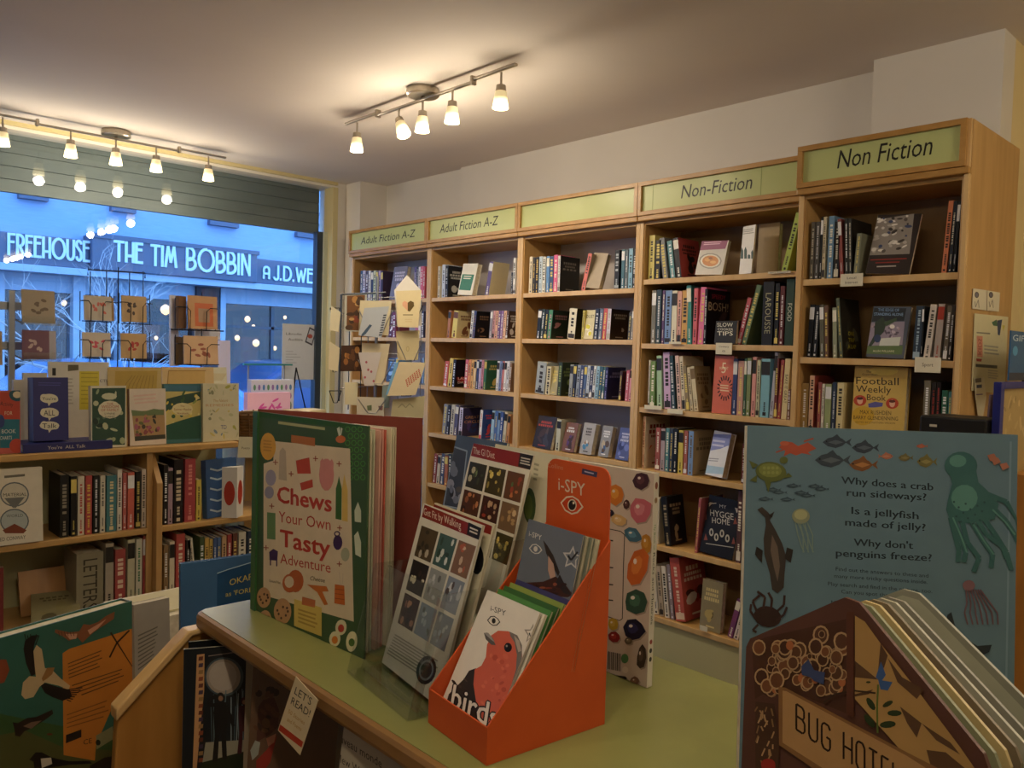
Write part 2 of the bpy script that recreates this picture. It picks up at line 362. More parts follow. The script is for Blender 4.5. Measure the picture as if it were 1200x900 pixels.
# ================================================================ the street
M['asphalt'] = grainy('wet_asphalt', '#3b4048', '#30353c', (1, 1, 1), 0.5, 5)
M['pave'] = grainy('pavement', '#70757c', '#62676e', (1, 1, 1), 0.7, 3)
M['render'] = grainy('pale_painted_render', '#7f9fc4', '#7796bc', (1, 1, 9), 0.8, 4)
M['render2'] = grainy('shopfront_paint', '#8fa6bd', '#859cb3', (1, 1, 1), 0.7, 3)
M['fascia'] = mat('slate_blue_fascia', '#3a4c66', 0.45); M['letter'] = mat('pale_sign_letter', '#b4cbe4', 0.4)
M['pubglass'] = glass('pub_glass', (0.6, 0.6, 0.62, 1), 1.0); M['pubin'] = grainy('pub_interior', '#3c3026', '#221c18', (1, 1, 1), 0.8, 2)
M['lampw'] = mat('pub_lamp', '#ffffff', .5, emit='#ffcf7a', es=6); M['brickd'] = grainy('dark_brick_pier', '#39373f', '#2a2a33', (1, 1, 3), .8, 8)
struct('ground', MB().box(-25, 35, 5.46, 40, -.3, -.16), 'asphalt').name = 'road'
struct('pavement', MB().box(-25, 35, 5.46, 7.6, -.16, -.03).box(-25, 35, 13.4, 16, -.16, -.03), 'pave')
Y = 16.0
def px(u, v, y=Y): p = at(u, v, 'y', y); return p.x, p.z
pub = empty('pub_building', (5, Y, -.03), 0, 'two storey pale pub building across the street beyond the shop window', 'building')
def W_(mb): mb.v = [(x - 5, y - Y, z + .03) for x, y, z in mb.v]; return mb
F = 15.6
xa, za = px(108, 272, F - .15); xb, zb = px(302, 295, F - .15); _, zc = px(137, 318, F - .15)
zt = (za + zb) / 2; zbm = zc
xl = -9; xr = 26
zl = px(60, 277, F)[1]; zr = px(340, 307, F)[1]
W_(MB().box(xl, xr, Y, Y + .4, zt - .3, 12)).build('upper_wall', 'render', pub)
W_(MB().box(xl, xr, Y - .1, Y, zt + 1.05, zt + 1.13)).build('string_course', 'render2', pub)
W_(MB().box(xl, xr, Y - .06, Y, zt + .78, zt + .82)).build('string_course', 'fascia', pub)
for (u0, u1, v) in ((128, 157, 243), (243, 277, 260), (345, 372, 274), (20, 55, 228)):
    x0, z0 = px(u0, v); x1, z1 = px(u1, v); zz = px((u0 + u1) / 2, v)[1]
    s_ = W_(MB().box(x0, x1, Y - .14, Y, zz - .1, zz)).build('window_sill', 'fascia', pub)
    W_(MB().box(x0 + .1, x1 - .1, Y - .02, Y, zz, zz + 1.9)).build('upper_window', 'pubglass', pub)
F = 15.6
fs = W_(MB().box(xa, xb, F - .15, Y, zbm, zt)).build('fascia_board', 'fascia', pub, .02)
W_(MB().box(xa - .03, xb + .03, F - .18, F, zt - .08, zt)).build('cornice', 'fascia', pub)
W_(MB().box(xl, xa, F, Y, zbm, zl)).build('fascia_board', 'fascia', pub, .02)
W_(MB().box(xb, xr, F, Y, zbm, zr)).build('fascia_board', 'fascia', pub, .02)
W_(MB().box(xl, xr, F - .1, Y, zbm - .12, zbm)).build('fascia_moulding', 'render2', pub)
# deco letters drawn as strokes: unit box, y up
def arc(cx, cy, rx, ry, a0, a1, n=9): return [(cx + rx*cos(R(a0 + (a1-a0)*i/n)), cy + ry*sin(R(a0 + (a1-a0)*i/n))) for i in range(n + 1)]
GL = {'T': (.6, [[(0,1),(.6,1)],[(.3,1),(.3,0)]]), 'H': (.5, [[(0,0),(0,1)],[(.5,0),(.5,1)],[(0,.3),(.5,.3)]]), 'E': (.42, [[(.42,1),(0,1),(0,0),(.42,0)],[(0,.68),(.36,.68)]]),
 'I': (.02, [[(0,0),(0,1)]]), 'M': (.8, [[(0,0),(.18,1),(.4,.25),(.62,1),(.8,0)]]), 'B': (.5, [[(0,0),(0,1)] , [(0,1)] + arc(.12,.72,.3,.28,90,-90) + [(0,.44)], [(.1,.5)] + arc(.14,.26,.36,.26,80,-90) + [(0,0)]]),
 'O': (.95, [arc(.475,.5,.475,.5,0,360,20)]), 'N': (.5, [[(0,0),(0,1),(.5,0),(.5,1)]]), 'F': (.42, [[(.42,1),(0,1),(0,0)],[(0,.62),(.34,.62)]]), 'R': (.46, [[(0,0),(0,1)] + arc(.12,.72,.32,.28,90,-90) + [(.0,.44)],[(.16,.44),(.46,0)]]),
 'U': (.5, [[(0,1),(0,.25)] + arc(.25,.25,.25,.25,180,360) + [(.5,1)]]), 'S': (.4, [[(.4,.9)] + arc(.2,.8,.2,.2,30,200) + [(.38,.4)] + arc(.2,.22,.2,.22,30,-160)]),
 'A': (.5, [[(0,0),(0,.75)] + arc(.25,.75,.25,.25,180,0) + [(.5,0)],[(0,.4),(.5,.4)]]), 'J': (.36, [[(.36,1),(.36,.2)] + arc(.18,.2,.18,.2,0,-160)]), 'D': (.6, [[(0,0),(0,1),(.2,1)] + arc(.2,.5,.4,.5,90,-90) + [(0,0)]]),
 '.': (.06, [[(0,0),(0,.06)]]), 'W': (.8, [[(0,1),(.2,0),(.4,.8),(.6,0),(.8,1)]]), ' ': (.3, []), 'P': (.44, [[(0,0),(0,1)] + arc(.12,.72,.32,.28,90,-90) + [(0,.44)]])}
def sign(word, x0, x1, z0, z1, y, wd=.06):
    tot = sum(GL[c][0] + .22 for c in word) - .22; k = (x1 - x0) / tot; h = z1 - z0; x = x0
    for c in word:
        g, st = GL[c]; mb = MB()
        dd = .02
        for s in st:
            for (a0, b0), (a1, b1) in zip(s, s[1:]):
                dd += .0009
                ax_, az, bx, bz = x + a0*k, z0 + b0*h, x + a1*k, z0 + b1*h; d = Vector((bx-ax_, bz-az)); 
                if d.length < 1e-5: continue
                e = d.normalized() * wd * .4; nrm = Vector((-d.y, d.x)).normalized() * wd / 2
                P4 = [Vector((ax_, az)) - e + nrm, Vector((bx, bz)) + e + nrm, Vector((bx, bz)) + e - nrm, Vector((ax_, az)) - e - nrm]
                mb.prism([(p.x, p.y) for p in P4], (0, y, 0), (1, 0, 0), (0, 0, 1), (0, -dd, 0))
        if mb.v: W_(mb).build('sign_letter', 'letter', pub)
        x += (g + .22) * k
yl = F - .155
def span(u0, v0, u1, v1, y): a = px(u0, v0, y); c_ = px(u1, v1, y); return a[0], c_[0]
def zz2(u, vt, vb, y): return px(u, vb, y)[1], px(u, vt, y)[1]
for word, u0, u1, um, vt, vb, y in (('THE', 134, 166, 150, 284.5, 306.5, yl), ('TIM', 177, 206, 191, 289, 311.5, yl), ('BOBBIN', 219, 292, 255, 294, 319, yl), ('FREEHOUSE', 10, 104, 57, 279, 302, F - .01),
                                    ('A', 309, 315, 312, 313, 326, F - .01), ('J.D.WETHERSPOON', 321, 452, 350, 314.5, 330, F - .01)):
    (x0, x1), (z0, z1) = span(u0, 300, u1, 300, y), zz2(um, vt, vb, y); sign(word, x0, x1, z0, z1, y, .05 if y == yl else .042)
# ground floor: piers, windows, interior
zs = .55
W_(MB().box(xl, xr, Y + 3, Y + 3.2, 0, zbm)).build('interior_wall', 'pubin', pub); W_(MB().box(xl, xr, Y + .3, Y + 3.2, -.05, 0)).build('interior_floor', 'pubin', pub)
W_(MB().box(xl, xr, Y + .05, Y + .3, 0, zs)).build('stall_riser', 'render2', pub)
W_(MB().box(xl, xr, Y, Y + .3, zbm - .42, zbm)).build('lintel', 'render2', pub)
for (u0, u1, m_) in ((-14, 4, 'render2'), (84, 98, 'render2'), (136, 141, 'render2'), (228, 254, 'brickd'), (256, 262, 'render2'), (376, 392, 'render2'), (420, 470, 'render2'), (-80, -60, 'render2')):
    x0, x1 = span(u0, 380, u1, 380, Y); W_(MB().box(x0, x1, Y - .1, Y + .3, 0, zbm)).build('pier', m_, pub)
for (u0, u1) in ((4, 84), (98, 136), (141, 228), (262, 376), (392, 420)):
    x0, x1 = span(u0, 380, u1, 380, Y); g = W_(MB().box(x0, x1, Y + .12, Y + .14, zs, zbm - .42)).build('pub_window', 'pubglass', pub)
    n = max(1, round((x1 - x0) / 1.1)); zmid = zs + (zbm - .42 - zs) * .72
    for i in range(1, n): W_(MB().box(x0 + (x1-x0)*i/n - .035, x0 + (x1-x0)*i/n + .035, Y + .08, Y + .16, zs, zbm - .42)).build('mullion', 'frame', g)
    W_(MB().box(x0, x1, Y + .08, Y + .16, zmid, zmid + .06)).build('transom', 'frame', g)
rnd = random.Random(3)
for (u, v, r) in ((194, 363, .16), (150, 349, .06), (58, 343, .1), (75, 355, .08), (290, 374, .1), (278, 396, .09), (345, 385, .07), (322, 408, .07), (183, 396, .06), (215, 402, .06), (30, 395, .08), (297, 383, .07), (334, 372, .06), (300, 402, .12)):
    x, z = px(u, v, Y + 1.6); z += .03
    l = MB().lathe([(.02, -r*.7), (r * .55, -r * .4), (r*.7, 0), (r * .55, r * .4), (.02, r*.7)], 8, (x - 5, 1.6, z)).build('pendant_lamp', 'lampw', pub)
for (u0, u1, v0, v1, c) in ((280, 300, 395, 425, '#8c4a2a'), (160, 185, 380, 420, '#b07a4a'), (310, 330, 385, 420, '#6a5a40'), (45, 80, 355, 415, '#8a6a48'), (190, 225, 390, 420, '#704838'), (335, 365, 390, 425, '#a08868')):
    x0, z1 = px(u0, v0, Y + 2.2); x1, z0 = px(u1, v1, Y + 2.2); W_(MB().box(x0, x1, Y + 2.1, Y + 2.4, z0, z1, c)).build('interior_panel', 'card', pub)
def car(name, u0, u1, vr, y, col, label):
    x0 = at(u0, 400, 'y', y).x; x1 = at(u1, 400, 'y', y).x; zr_ = at((u0+u1)/2, vr, 'y', y).z; L_ = 4.2; H = zr_ + .16; xc = (x0 + x1) / 2
    c = empty(name, (xc, y, -.16), 0, label, 'car'); M[col] = mat('car_paint_' + col.strip('#'), col, .2, .3)
    prof = [(-2.1,.35),(-2.05,.75),(-1.75,.9),(-.95,.98),(-.35,H-.03),(.1,H),(1.15,H-.05),(1.75,1.0),(2.05,.9),(2.1,.35)]
    MB().prism(prof, (0, .8, 0), (1, 0, 0), (0, 0, 1), (0, -1.6, 0)).build('car_body', col, c, .08)
    gl = [(-.8,1.0),(-.32,H-.1),(1.05,H-.1),(1.5,1.02)]
    MB().prism(gl, (0, -.795, 0), (1, 0, 0), (0, 0, 1), (0, -.012, 0)).build('side_window', 'pubglass', c)
    for sx in (-1.3, 1.3):
        for sy in (-.72, .72):
            MB().tube([(sx, sy - .1, .32), (sx, sy + .1, .32)], .32, 16).build('wheel', 'ink', c)
car('parked_car', 20, 165, 421, 10.2, '#4f7cae', 'pale blue parked car seen low through the left of the window')
car('parked_car', 262, 400, 422, 12.2, '#2a3f68', 'dark blue parked car seen low behind the window poster')
def tree(name, x, y, z0, h, seed, m_, label, spread=.9, depth_=5, r0=.05):
    rnd = random.Random(seed); mb = MB()
    def br(p, d, l, r, n):
        q = p + d * l; mid = p.lerp(q, .5) + Vector((rnd.uniform(-1, 1), rnd.uniform(-1, 1), rnd.uniform(-1, 1))) * l * .06
        mb.tube([p, mid, q], [r, r * .85, r * .7], 5)
        if n:
            for k in range(3 if n > 2 else 2):
                dd = (d + Vector((rnd.uniform(-1, 1), rnd.uniform(-.7, .7), rnd.uniform(-.5, .7))) * spread).normalized(); br(q if k else p.lerp(q, .75), dd, l * rnd.uniform(.6, .85), r * .6, n - 1)
    br(Vector((0, 0, 0)), Vector((.05, 0, 1)), h * .38, r0, depth_)
    o = mb.build(name, m_, None, loc=(x, y, z0)); tag(o, label, 'tree'); return o
M['bark'] = mat('dark_bark', '#2c2f3a', .9); M['barkp'] = mat('pale_frosted_bark', '#9aa4ae', .8)
p = at(125, 345, 'y', 9.2); tree('bare_street_tree', p.x, 9.2, -.1, 2.15, 5, 'barkp', 'small pale bare tree with tangled twigs before the pub front', .8, 6, .035)
p = at(-190, 300, 'y', 12.2); tree('bare_street_tree', p.x, 12.2, -.1, 9.0, 11, 'bark', 'tall dark bare tree at the left edge of the window', .75, 6, .12)

# ================================================================ wall bookcases
BX = 3.1
def bookcase(y0, y1, X, shelves, text, label, D=.30, name='bookcase', deep=None, back='back', seams=()):
    """y1 > y0; y1 is the left end as one faces it. local: x' = into the wall, origin at left front bottom"""
    c = empty(name, (X, y1, 0), 0, label, 'bookcase', 'wall bookcases'); W = y1 - y0; tk = .028
    def B(x0, x1, a0, a1, z0, z1): return MB().box(x0, x1, -a1, -a0, z0, z1)
    B(0, D, 0, tk, 0, 2.16).build('side_panel', 'beech', c, .0015); 
    (B(0, D, W - tk, W, 0, 2.16) if not deep else B(-.004, deep, W - tk, W + .0, 0, 2.325)).build('side_panel', 'beech', c, .0015)
    B(-.006, .0, 0, .022, .0, 2.14).build('trim_strip', 'beech_edge', c, .002); B(-.006, .0, W - .022, W, .0, 2.14).build('trim_strip', 'beech_edge', c, .002)
    if deep: B(-.02, -.006, W - .018, W - .002, 0, 2.325).build('trim_strip', 'beech_edge', c, .002)
    B(D - .008, D, tk, W - tk, .1, 2.15).build('back_panel', back, c)
    B(0, D, tk, W - tk, 2.125, 2.16).build('top_board', 'beech_h', c, .002)
    B(.012, D, tk, W - tk, .03, .24).build('plinth', 'plinth', c)
    for z in shelves:
        s = B(.004, D - .008, tk, W - tk, z - .022, z).build('shelf', 'beech_h', c, .002); B(0, .004, tk, W - tk, z - .024, z).build('shelf_lipping', 'beech_edge', s, .001)
    a0, a1, zb_, zt_ = (.001, W - (.001 if not deep else .012), 2.165, 2.325); q = .02; P0 = -.035
    fr = B(P0, .0, a0, a1, zb_, zb_ + q).box(P0, 0, -a1, -a0, zt_ - q, zt_).box(P0, 0, -(a0 + q), -a0, zb_ + q, zt_ - q).box(P0, 0, -a1, -(a1 - q), zb_ + q, zt_ - q).build('sign_frame', 'oak', c, .001)
    B(P0 + .014, P0 + .02, a0 + q, a1 - q, zb_ + q, zt_ - q).build('sign_panel', 'signg', fr)
    B(0, .05, a0, a1, zb_, zt_).build('sign_box', 'beech', c, .001)
    B(-.03, .0, .001, W - .001, 2.14, 2.165).build('cornice', 'oak', c, .004)
    pr = Print((P0 + .0135, 0, 0), (0, -1, 0), (0, 0, 1), (-1, 0, 0))
    for s_ in seams: pr.rect(s_, zb_ + q, s_ + .003, zt_ - q, '#8f9c58')
    if text:
        t, u0, u1, hh = text; pr.text(t, u0, 2.222, u1 - u0, hh, '#17150f', shear=.18)
    pr.build('sign_lettering', fr); return c
SH = (1.827, 1.575, 1.272, .975, .655, .30)
bookcase(4.07, 4.98, BX, SH, ('Adult Fiction A-Z', .14, .78, .05), 'narrow looking beech bookcase nearest the window, signed Adult Fiction A-Z behind the card spinner', D=.29)
bookcase(3.24, 4.07, BX, SH, ('Adult Fiction A-Z', .12, .66, .055), 'beech bookcase second from the window, signed Adult Fiction A-Z, with cream paperback on top shelf')
bookcase(2.41, 3.24, BX, SH, None, 'middle beech bookcase with a blank pale green sign panel')
bookcase(1.575, 2.41, BX, (1.864, 1.558, 1.25, .955, .604, .263), ('Non-Fiction', .24, .60, .062), 'beech bookcase signed Non-Fiction with a hyphen, holding the cookery books', seams=(.08, .64), back='backw')
bookcase(.93, 1.542, 2.98, (1.814, 1.511, 1.206, .9, .6, .27), ('Non Fiction', .155, .49, .07), 'end beech bookcase signed Non Fiction, standing forward with a wide side panel', D=.28, deep=.52, back='backw')
K = .18333
N1, N2, N3, N4, N5 = 'window-end bookcase', 'second bookcase from window', 'blank-signed bookcase', 'hyphened Non-Fiction bookcase', 'end Non Fiction bookcase'
SN = ['top', 'second', 'third', 'fourth', 'fifth', 'bottom']
LIM = {}
def row(n, si, z, zm, rows, X=BX, seed=1):
    SS = {N4: (1.864, 1.558, 1.25, .955, .604, .263), N5: (1.814, 1.511, 1.206, .9, .6, .27)}.get(n, SH); lo_, hi_ = {N1: (4.10, 4.95), N2: (3.27, 4.04), N3: (2.44, 3.21), N4: (1.605, 2.38), N5: (.96, 1.515)}[n]
    return shelf_row('x', X + .022, -pi / 2, z, zm, rows, f"{SN[si]} shelf of {n}", f"books on the {SN[si]} shelf of the {n}", seed=seed * 10 + si, clear=(SS[si-1] - .024 if si else 2.125) - z, lim=(lo_, hi_))
# --- window end case
z1 = SH
row(N1, 0, z1[0], (400, 280, K), [(118, 132, 205, '#2b4a6b'), (133, 150, 203, '#c3bcd0'), (152, 168, 207, '#4a3c52'), (170, 184, 204, '#e0dcd8'), (186, 201, 206, '#2b3350'), (202, 217, 203, '#c8cc9c'), (218, 232, 204, '#6e6a66'), (234, 248, 203, '#a88fb8'), (249, 262, 206, '#3a2a48'),
  (305, 392, 176, '#6c6c84', dict(f=1, lb=10, ink='#c9c4d8', T=.03)), (462, 474, 180, '#5b4a86'), (476, 488, 178, '#222a4c'), (489, 501, 180, '#d8d4dc'), (502, 518, 176, '#d05078'), (519, 531, 176, '#b82c48')])
row(N1, 1, z1[1], (400, 280, K), [(300, 322, 470, '#5a2038', dict(f=1, T=.03)), (324, 345, 470, '#7a2c4c'), (470, 488, 465, '#b85a80'), (490, 505, 470, '#e0d8d8'), (507, 524, 462, '#3c3a5c')])
row(N1, 2, z1[2], (400, 400, K), [(285, 345, 110, '#1d4670', dict(f=1, T=.03, ink='#8fb7dd')), (346, 360, 105, '#3c88c8'), (500, 510, 110, '#23407a'), (512, 524, 105, '#7fa3cc')])
# --- second case
row(N2, 0, z1[0], (400, 280, K), [(592, 612, 172, '#d8cfb0'), (613, 629, 176, '#cbbfa0'), (640, 660, 165, '#bfc9d8'), (661, 679, 172, '#17181c', dict(cv=1, ink='#b8b8b0', w=.135)),
  (742, 835, 162, '#e3dfcc', dict(f=1, l=3, lb=10, T=.035, plain=1, lab='cream and sea green paperback face out')),
  (915, 940, 150, '#54407c', dict(l=11, c='#cfc49a', w=.13)), (1082, 1092, 215, '#17181c'), (1094, 1110, 122, '#d8d6d0')])
row(N2, 1, z1[1], (400, 280, K), [(672, 690, 460, '#b06a28', dict(l=5)), (702, 732, 462, '#dcc84a', dict(l=7, c='#c8b478', cv=1, w=.13, ink='#6b4226')), (818, 833, 460, '#e2e2e2', dict(l=6)), (835, 850, 462, '#29356a', dict(l=6, c='#161318', cv=1, ink='#8a6a50', w=.13)),
  (942, 958, 460, '#8f8a96', dict(l=4)), (960, 974, 460, '#c88a8a', dict(l=4)), (976, 992, 460, '#e0a888', dict(l=4)), (994, 1008, 460, '#6c4c8c', dict(l=4)), (1010, 1026, 460, '#8a62a0', dict(l=4)), (1028, 1044, 460, '#e8b890', dict(l=4)), (1046, 1060, 460, '#5a4038', dict(l=4, c='#4a342c', cv=1, w=.10))])
row(N2, 2, z1[2], (400, 400, K), [(648, 672, 130, '#c8442a', dict(l=7)), (676, 700, 112, '#e2c030', dict(l=7)), (704, 722, 118, '#1a120f', dict(l=4, c='#161012', cv=1, w=.13, tx=[('LAST', .28, .09, .6, '#e8e0d0'), ('DAYS', .14, .09, .6, '#e8e0d0')], art=['#8c1c18', '#a82820'])),
  (782, 800, 118, '#c84c5c', dict(l=4)), (802, 818, 118, '#e08830', dict(l=4)), (820, 836, 118, '#d8a040', dict(l=4)), (838, 852, 120, '#e0c088', dict(l=4)), (856, 870, 120, '#232c58', dict(l=3)), (872, 887, 120, '#b8a8d0', dict(l=3)), (889, 902, 122, '#c87890', dict(l=3)),
  (904, 920, 122, '#2c6a44', dict(l=3, c='#22583a', cv=1, w=.13, ink='#c8b060')), (984, 1000, 128, '#dfe3ea', dict(l=4)), (1002, 1016, 128, '#7088c0', dict(l=4)), (1018, 1030, 128, '#c87070', dict(l=4)), (1032, 1046, 128, '#e8e8ec', dict(l=4)), (1048, 1064, 128, '#dcdce4', dict(l=4)), (1066, 1078, 140, '#8a6848', dict(l=4))])
row(N2, 3, z1[3], (400, 400, K), [(640, 664, 404, '#8c8c8c', dict(l=6)), (666, 684, 410, '#24222c', dict(l=6)), (690, 712, 408, '#d0c8b0', dict(l=5)), (714, 736, 410, '#5c5878', dict(l=5)), (745, 768, 425, '#cfc6dc', dict(l=4, c='#31284e', tx=[('GREAT', .62, .1, .74, '#d9a06a'), ('CIRCLE', .46, .1, .8, '#d9a06a')], art=['#50407a', '#243a6c'], w=.15)),
  (876, 893, 440, '#e4e4e4', dict(l=4, c='#1d3f86', cv=1, ink='#d04848', w=.11)), (950, 968, 445, '#9cc4e0', dict(l=4)), (970, 988, 447, '#2f64b0', dict(l=4)), (990, 1004, 447, '#6f9cd0', dict(l=4)), (1006, 1022, 452, '#2350a0', dict(l=4)), (1026, 1044, 455, '#d8d0b0', dict(l=6)), (1048, 1066, 470, '#c8863c', dict(l=6))])
row(N2, 4, z1[4], (400, 400, K), [(580, 600, 720, '#8c2c24', dict(l=5)), (604, 622, 730, '#c8b898', dict(l=5)), (626, 650, 720, '#3c4a6a', dict(l=5)), (655, 676, 730, '#a85a30'), (680, 700, 720, '#30404a')])
# --- blank sign case
Q = .15552
row(N3, 0, z1[0], (600, 270, Q), [(92, 121, 200, '#d0745a'), (124, 148, 200, '#e2d3b0'), (151, 170, 205, '#2b2418', dict(ink='#c8a850')), (172, 194, 202, '#191713', dict(ink='#c8a850')), (198, 222, 198, '#b9cbd4'), (224, 246, 200, '#d8d8cc'), (254, 276, 196, '#4a86c0'), (278, 306, 196, '#2c4c74'),
  (308, 338, 186, '#d8447e'), (340, 358, 192, '#dcd4d0', dict(c='#14130f', cv=1, ink='#77736a', w=.155, art=False)), (518, 548, 182, '#cf5a48', dict(l=13, c='#8f8068', w=.12)), (552, 655, 178, '#a08e74', dict(f=1, l=7, lb=12, T=.028, plain=1, lab='tan jacketed book face out')),
  (766, 802, 150, '#16171a', dict(ink='#aab0b4')), (818, 842, 145, '#3c6e80'), (845, 868, 147, '#5b6c74'), (872, 902, 138, '#7cb0cc'), (906, 926, 142, '#1d2730')])
row(N3, 1, z1[1], (600, 270, Q), [(180, 206, 598, '#15140f', dict(l=5)), (208, 232, 596, '#23352c', dict(l=5)), (234, 258, 600, '#1a1d1f', dict(l=5)), (260, 290, 602, '#3a8058', dict(l=5, c='#1f3328', cv=1, ink='#b88a90', w=.14)), (412, 470, 592, '#ded6b8', dict(l=5, c='#23221c', w=.12)),
  (520, 536, 604, '#c8b83c', dict(l=3)), (538, 608, 602, '#d2c89a', dict(f=1, lb=6, T=.02, tx=[('DUST', .72, .12, .8, '#2a281e')], art=['#d8d040', '#ece9dc', '#c8c030'], lab='yellow and cream book with dark title face out')), (612, 640, 590, '#232c44', dict(l=4)), (644, 672, 592, '#5c6a84', dict(l=4)),
  (674, 702, 590, '#c83a42', dict(l=4)), (706, 734, 592, '#cfc4d0', dict(l=3, c='#33261f', cv=1, ink='#b0aaa0', w=.15)), (868, 888, 620, '#4a4c50', dict(l=3)), (890, 908, 600, '#8c8c88', dict(l=3))])
Q = .16667
row(N3, 2, z1[2], (600, 400, Q), [(155, 222, 150, '#a3acae', dict(l=6, lab='fat pale grey book leaning')), (230, 262, 178, '#d2c79c', dict(l=4)), (264, 312, 176, '#a89c68', dict(f=1, T=.02, lb=8)), (314, 340, 150, '#2b3a20', dict(l=3, c='#33402a', cv=1, ink='#8a9a5a', w=.13)), (395, 418, 165, '#9aa0a0', dict(l=3)), (420, 440, 165, '#1d2538', dict(l=3)),
  (443, 466, 168, '#8c98ac', dict(l=4)), (468, 490, 170, '#2d3f74', dict(l=4)), (492, 512, 170, '#3c5a8c', dict(l=4)), (514, 534, 172, '#c4cfe0', dict(l=4)), (537, 556, 174, '#1c2a58', dict(l=4)), (558, 576, 174, '#e0e4e8', dict(l=4)), (579, 600, 176, '#8ab8d4', dict(l=4)), (602, 622, 178, '#2c5c74', dict(l=4)),
  (625, 640, 180, '#356a70', dict(l=4)), (643, 662, 182, '#1b1c50', dict(l=3, c='#1d1e5e', cv=1, ink='#8f8fc8', w=.14, art=False)), (745, 762, 210, '#40221c', dict(l=3)), (790, 812, 205, '#c85470', dict(l=3)), (815, 836, 195, '#d88898', dict(l=3))])
row(N3, 3, z1[3], (600, 400, Q), [(140, 290, 528, '#2a211d', dict(f=1, lb=14, T=.02, yaw=-8, art=['#5a4638', '#3c3a3c', '#463226'], ink='#b0432e')), (300, 330, 552, '#cfd0b8', dict(l=4)), (345, 440, 575, '#7a4a34', dict(f=1, lb=12, T=.025, yaw=-6, art=['#5a3a6a', '#b88a4a', '#402c28'])),
  (470, 562, 580, '#a8a4a0', dict(f=1, lb=12, T=.03, yaw=-6, art=['#4a86b0', '#8f6a4a', '#d8d4cc'])), (602, 680, 600, '#8c8c8c', dict(f=1, lb=12, T=.03, yaw=-6, art=['#3c5a84', '#b8a88c', '#5a4634'])), (722, 822, 612, '#3f4c8c', dict(f=1, lb=12, T=.02, yaw=-6, art=['#6f7cc0', '#2a3268'], ink='#c0c4e0'))])
row(N3, 4, z1[4], (600, 400, Q), [(560, 590, 905, '#8a5a3a'), (600, 630, 905, '#3a4a5a'), (640, 670, 910, '#b8a888'), (680, 710, 905, '#5a2a2a')])
# --- non-fiction case
Q = .17778
row(N4, 0, 1.864, (740, 240, Q), [(106, 146, 203, '#cfc05a'), (150, 186, 235, '#181714'), (205, 240, 222, '#7c7c7c', dict(l=-9)), (255, 288, 240, '#4c8a90', dict(l=-9)), (295, 330, 222, '#26201c', dict(l=-9, ink='#e0dcd0', c='#a8241e', cv=1, cink='#201a16', art=['#2a1c1a', '#1a1412'], w=.17)),
  (418, 596, 240, '#c8c2b8', dict(f=1, l=3, lb=12, T=.02, plain=1, lab='cookery book with noodle bowl face out')), (708, 818, 140, '#dfdcd6', dict(f=1, T=.008, lb=4, plain=1, yaw=-20, lab='white booklet with green bottles face out')),
  (822, 960, 125, '#a08450', dict(f=1, T=.03, lb=2, plain=1, **{'in': .09})), (984, 1022, 66, '#a4bc34', dict(l=13))])
Q = .4111
row(N4, 1, 1.558, (740, 130, Q), [(54, 66, 512, '#7a7668'), (67, 81, 510, '#2e4248'), (84, 91, 512, '#5a3a6a'), (92, 110, 512, '#6a8cc0'), (111, 126, 513, '#ded8bc'), (127, 139, 514, '#d89a8a'), (140, 157, 512, '#cf9a34'), (158, 171, 498, '#2c8a84', dict(l=-3)), (173, 184, 506, '#cc4c58'), (187, 203, 503, '#dd5a90', dict(l=2)),
  (204, 211, 508, '#1a1216', dict(c='#17121a', w=.19, tx=[('SPEEDY', .84, .08, .6, '#b83a5a'), ('BOSH!', .62, .16, .86, '#c8bfa0')], art=['#2e2428', '#4a4040'])), (297, 304, 598, '#2a2520'), (298, 310, 535, '#b03a44', dict(l=13)), (312, 326, 500, '#5c7650', dict(l=14)),
  (368, 400, 487, '#1c1d20', dict(st='LAROUSSE', tc='#a9a57e')), (404, 416, 492, '#121212'), (418, 431, 500, '#5e1c18'), (434, 458, 468, '#25402f', dict(st='FOOD', tc='#c8ccb8', ink='#c8ccb8'))])
Q = .2
row(N4, 2, 1.25, (740, 390, Q), [(60, 92, 145, '#d47a22'), (94, 102, 160, '#dcd8c8'), (104, 132, 168, '#6a8c3c'), (148, 178, 136, '#9cc094', dict(l=-3)), (190, 230, 116, '#c9a4cc', dict(l=-4, lab='tall mauve and white book leaning')), (234, 258, 136, '#24424a', dict(l=-6)), (270, 292, 136, '#dcb8a8', dict(l=-6)), (296, 316, 140, '#d8caa8', dict(l=-6)), (320, 340, 196, '#8c7a54', dict(l=-8)), (344, 362, 205, '#c8b890', dict(l=-8)), (366, 392, 200, '#cdbf94', dict(l=-9, c='#a89668', cv=1, ink='#7a6440', w=.13)),
  (468, 580, 136, '#cc4f1a', dict(f=1, T=.028, lb=3, tx=[('5', .70, .19, .22, '#e8d8b0'), ('INGREDIENT', .76, .05, .45, '#e8d8b0')], art=False, plain=0, lab='orange cookbook marked 5 with dark ring')), (585, 610, 152, '#2e3a70'), (613, 648, 165, '#c08c78'), (650, 664, 150, '#356040'), (667, 690, 148, '#7a8a50', dict(c='#6c7448', w=.17)), (697, 720, 142, '#d99084'), (724, 744, 160, '#c9c49c'), (748, 800, 152, '#74b4c4', dict(lab='broad light blue book upright')), (806, 826, 116, '#b0b4c4', dict(l=3)), (830, 850, 150, '#6e2420'), (852, 870, 160, '#a03028', dict(l=2)), (874, 906, 152, '#d8c68a', dict(l=2, st='BAKE IT GREAT', tc='#2a2014')), (909, 926, 330, '#7a5236')])
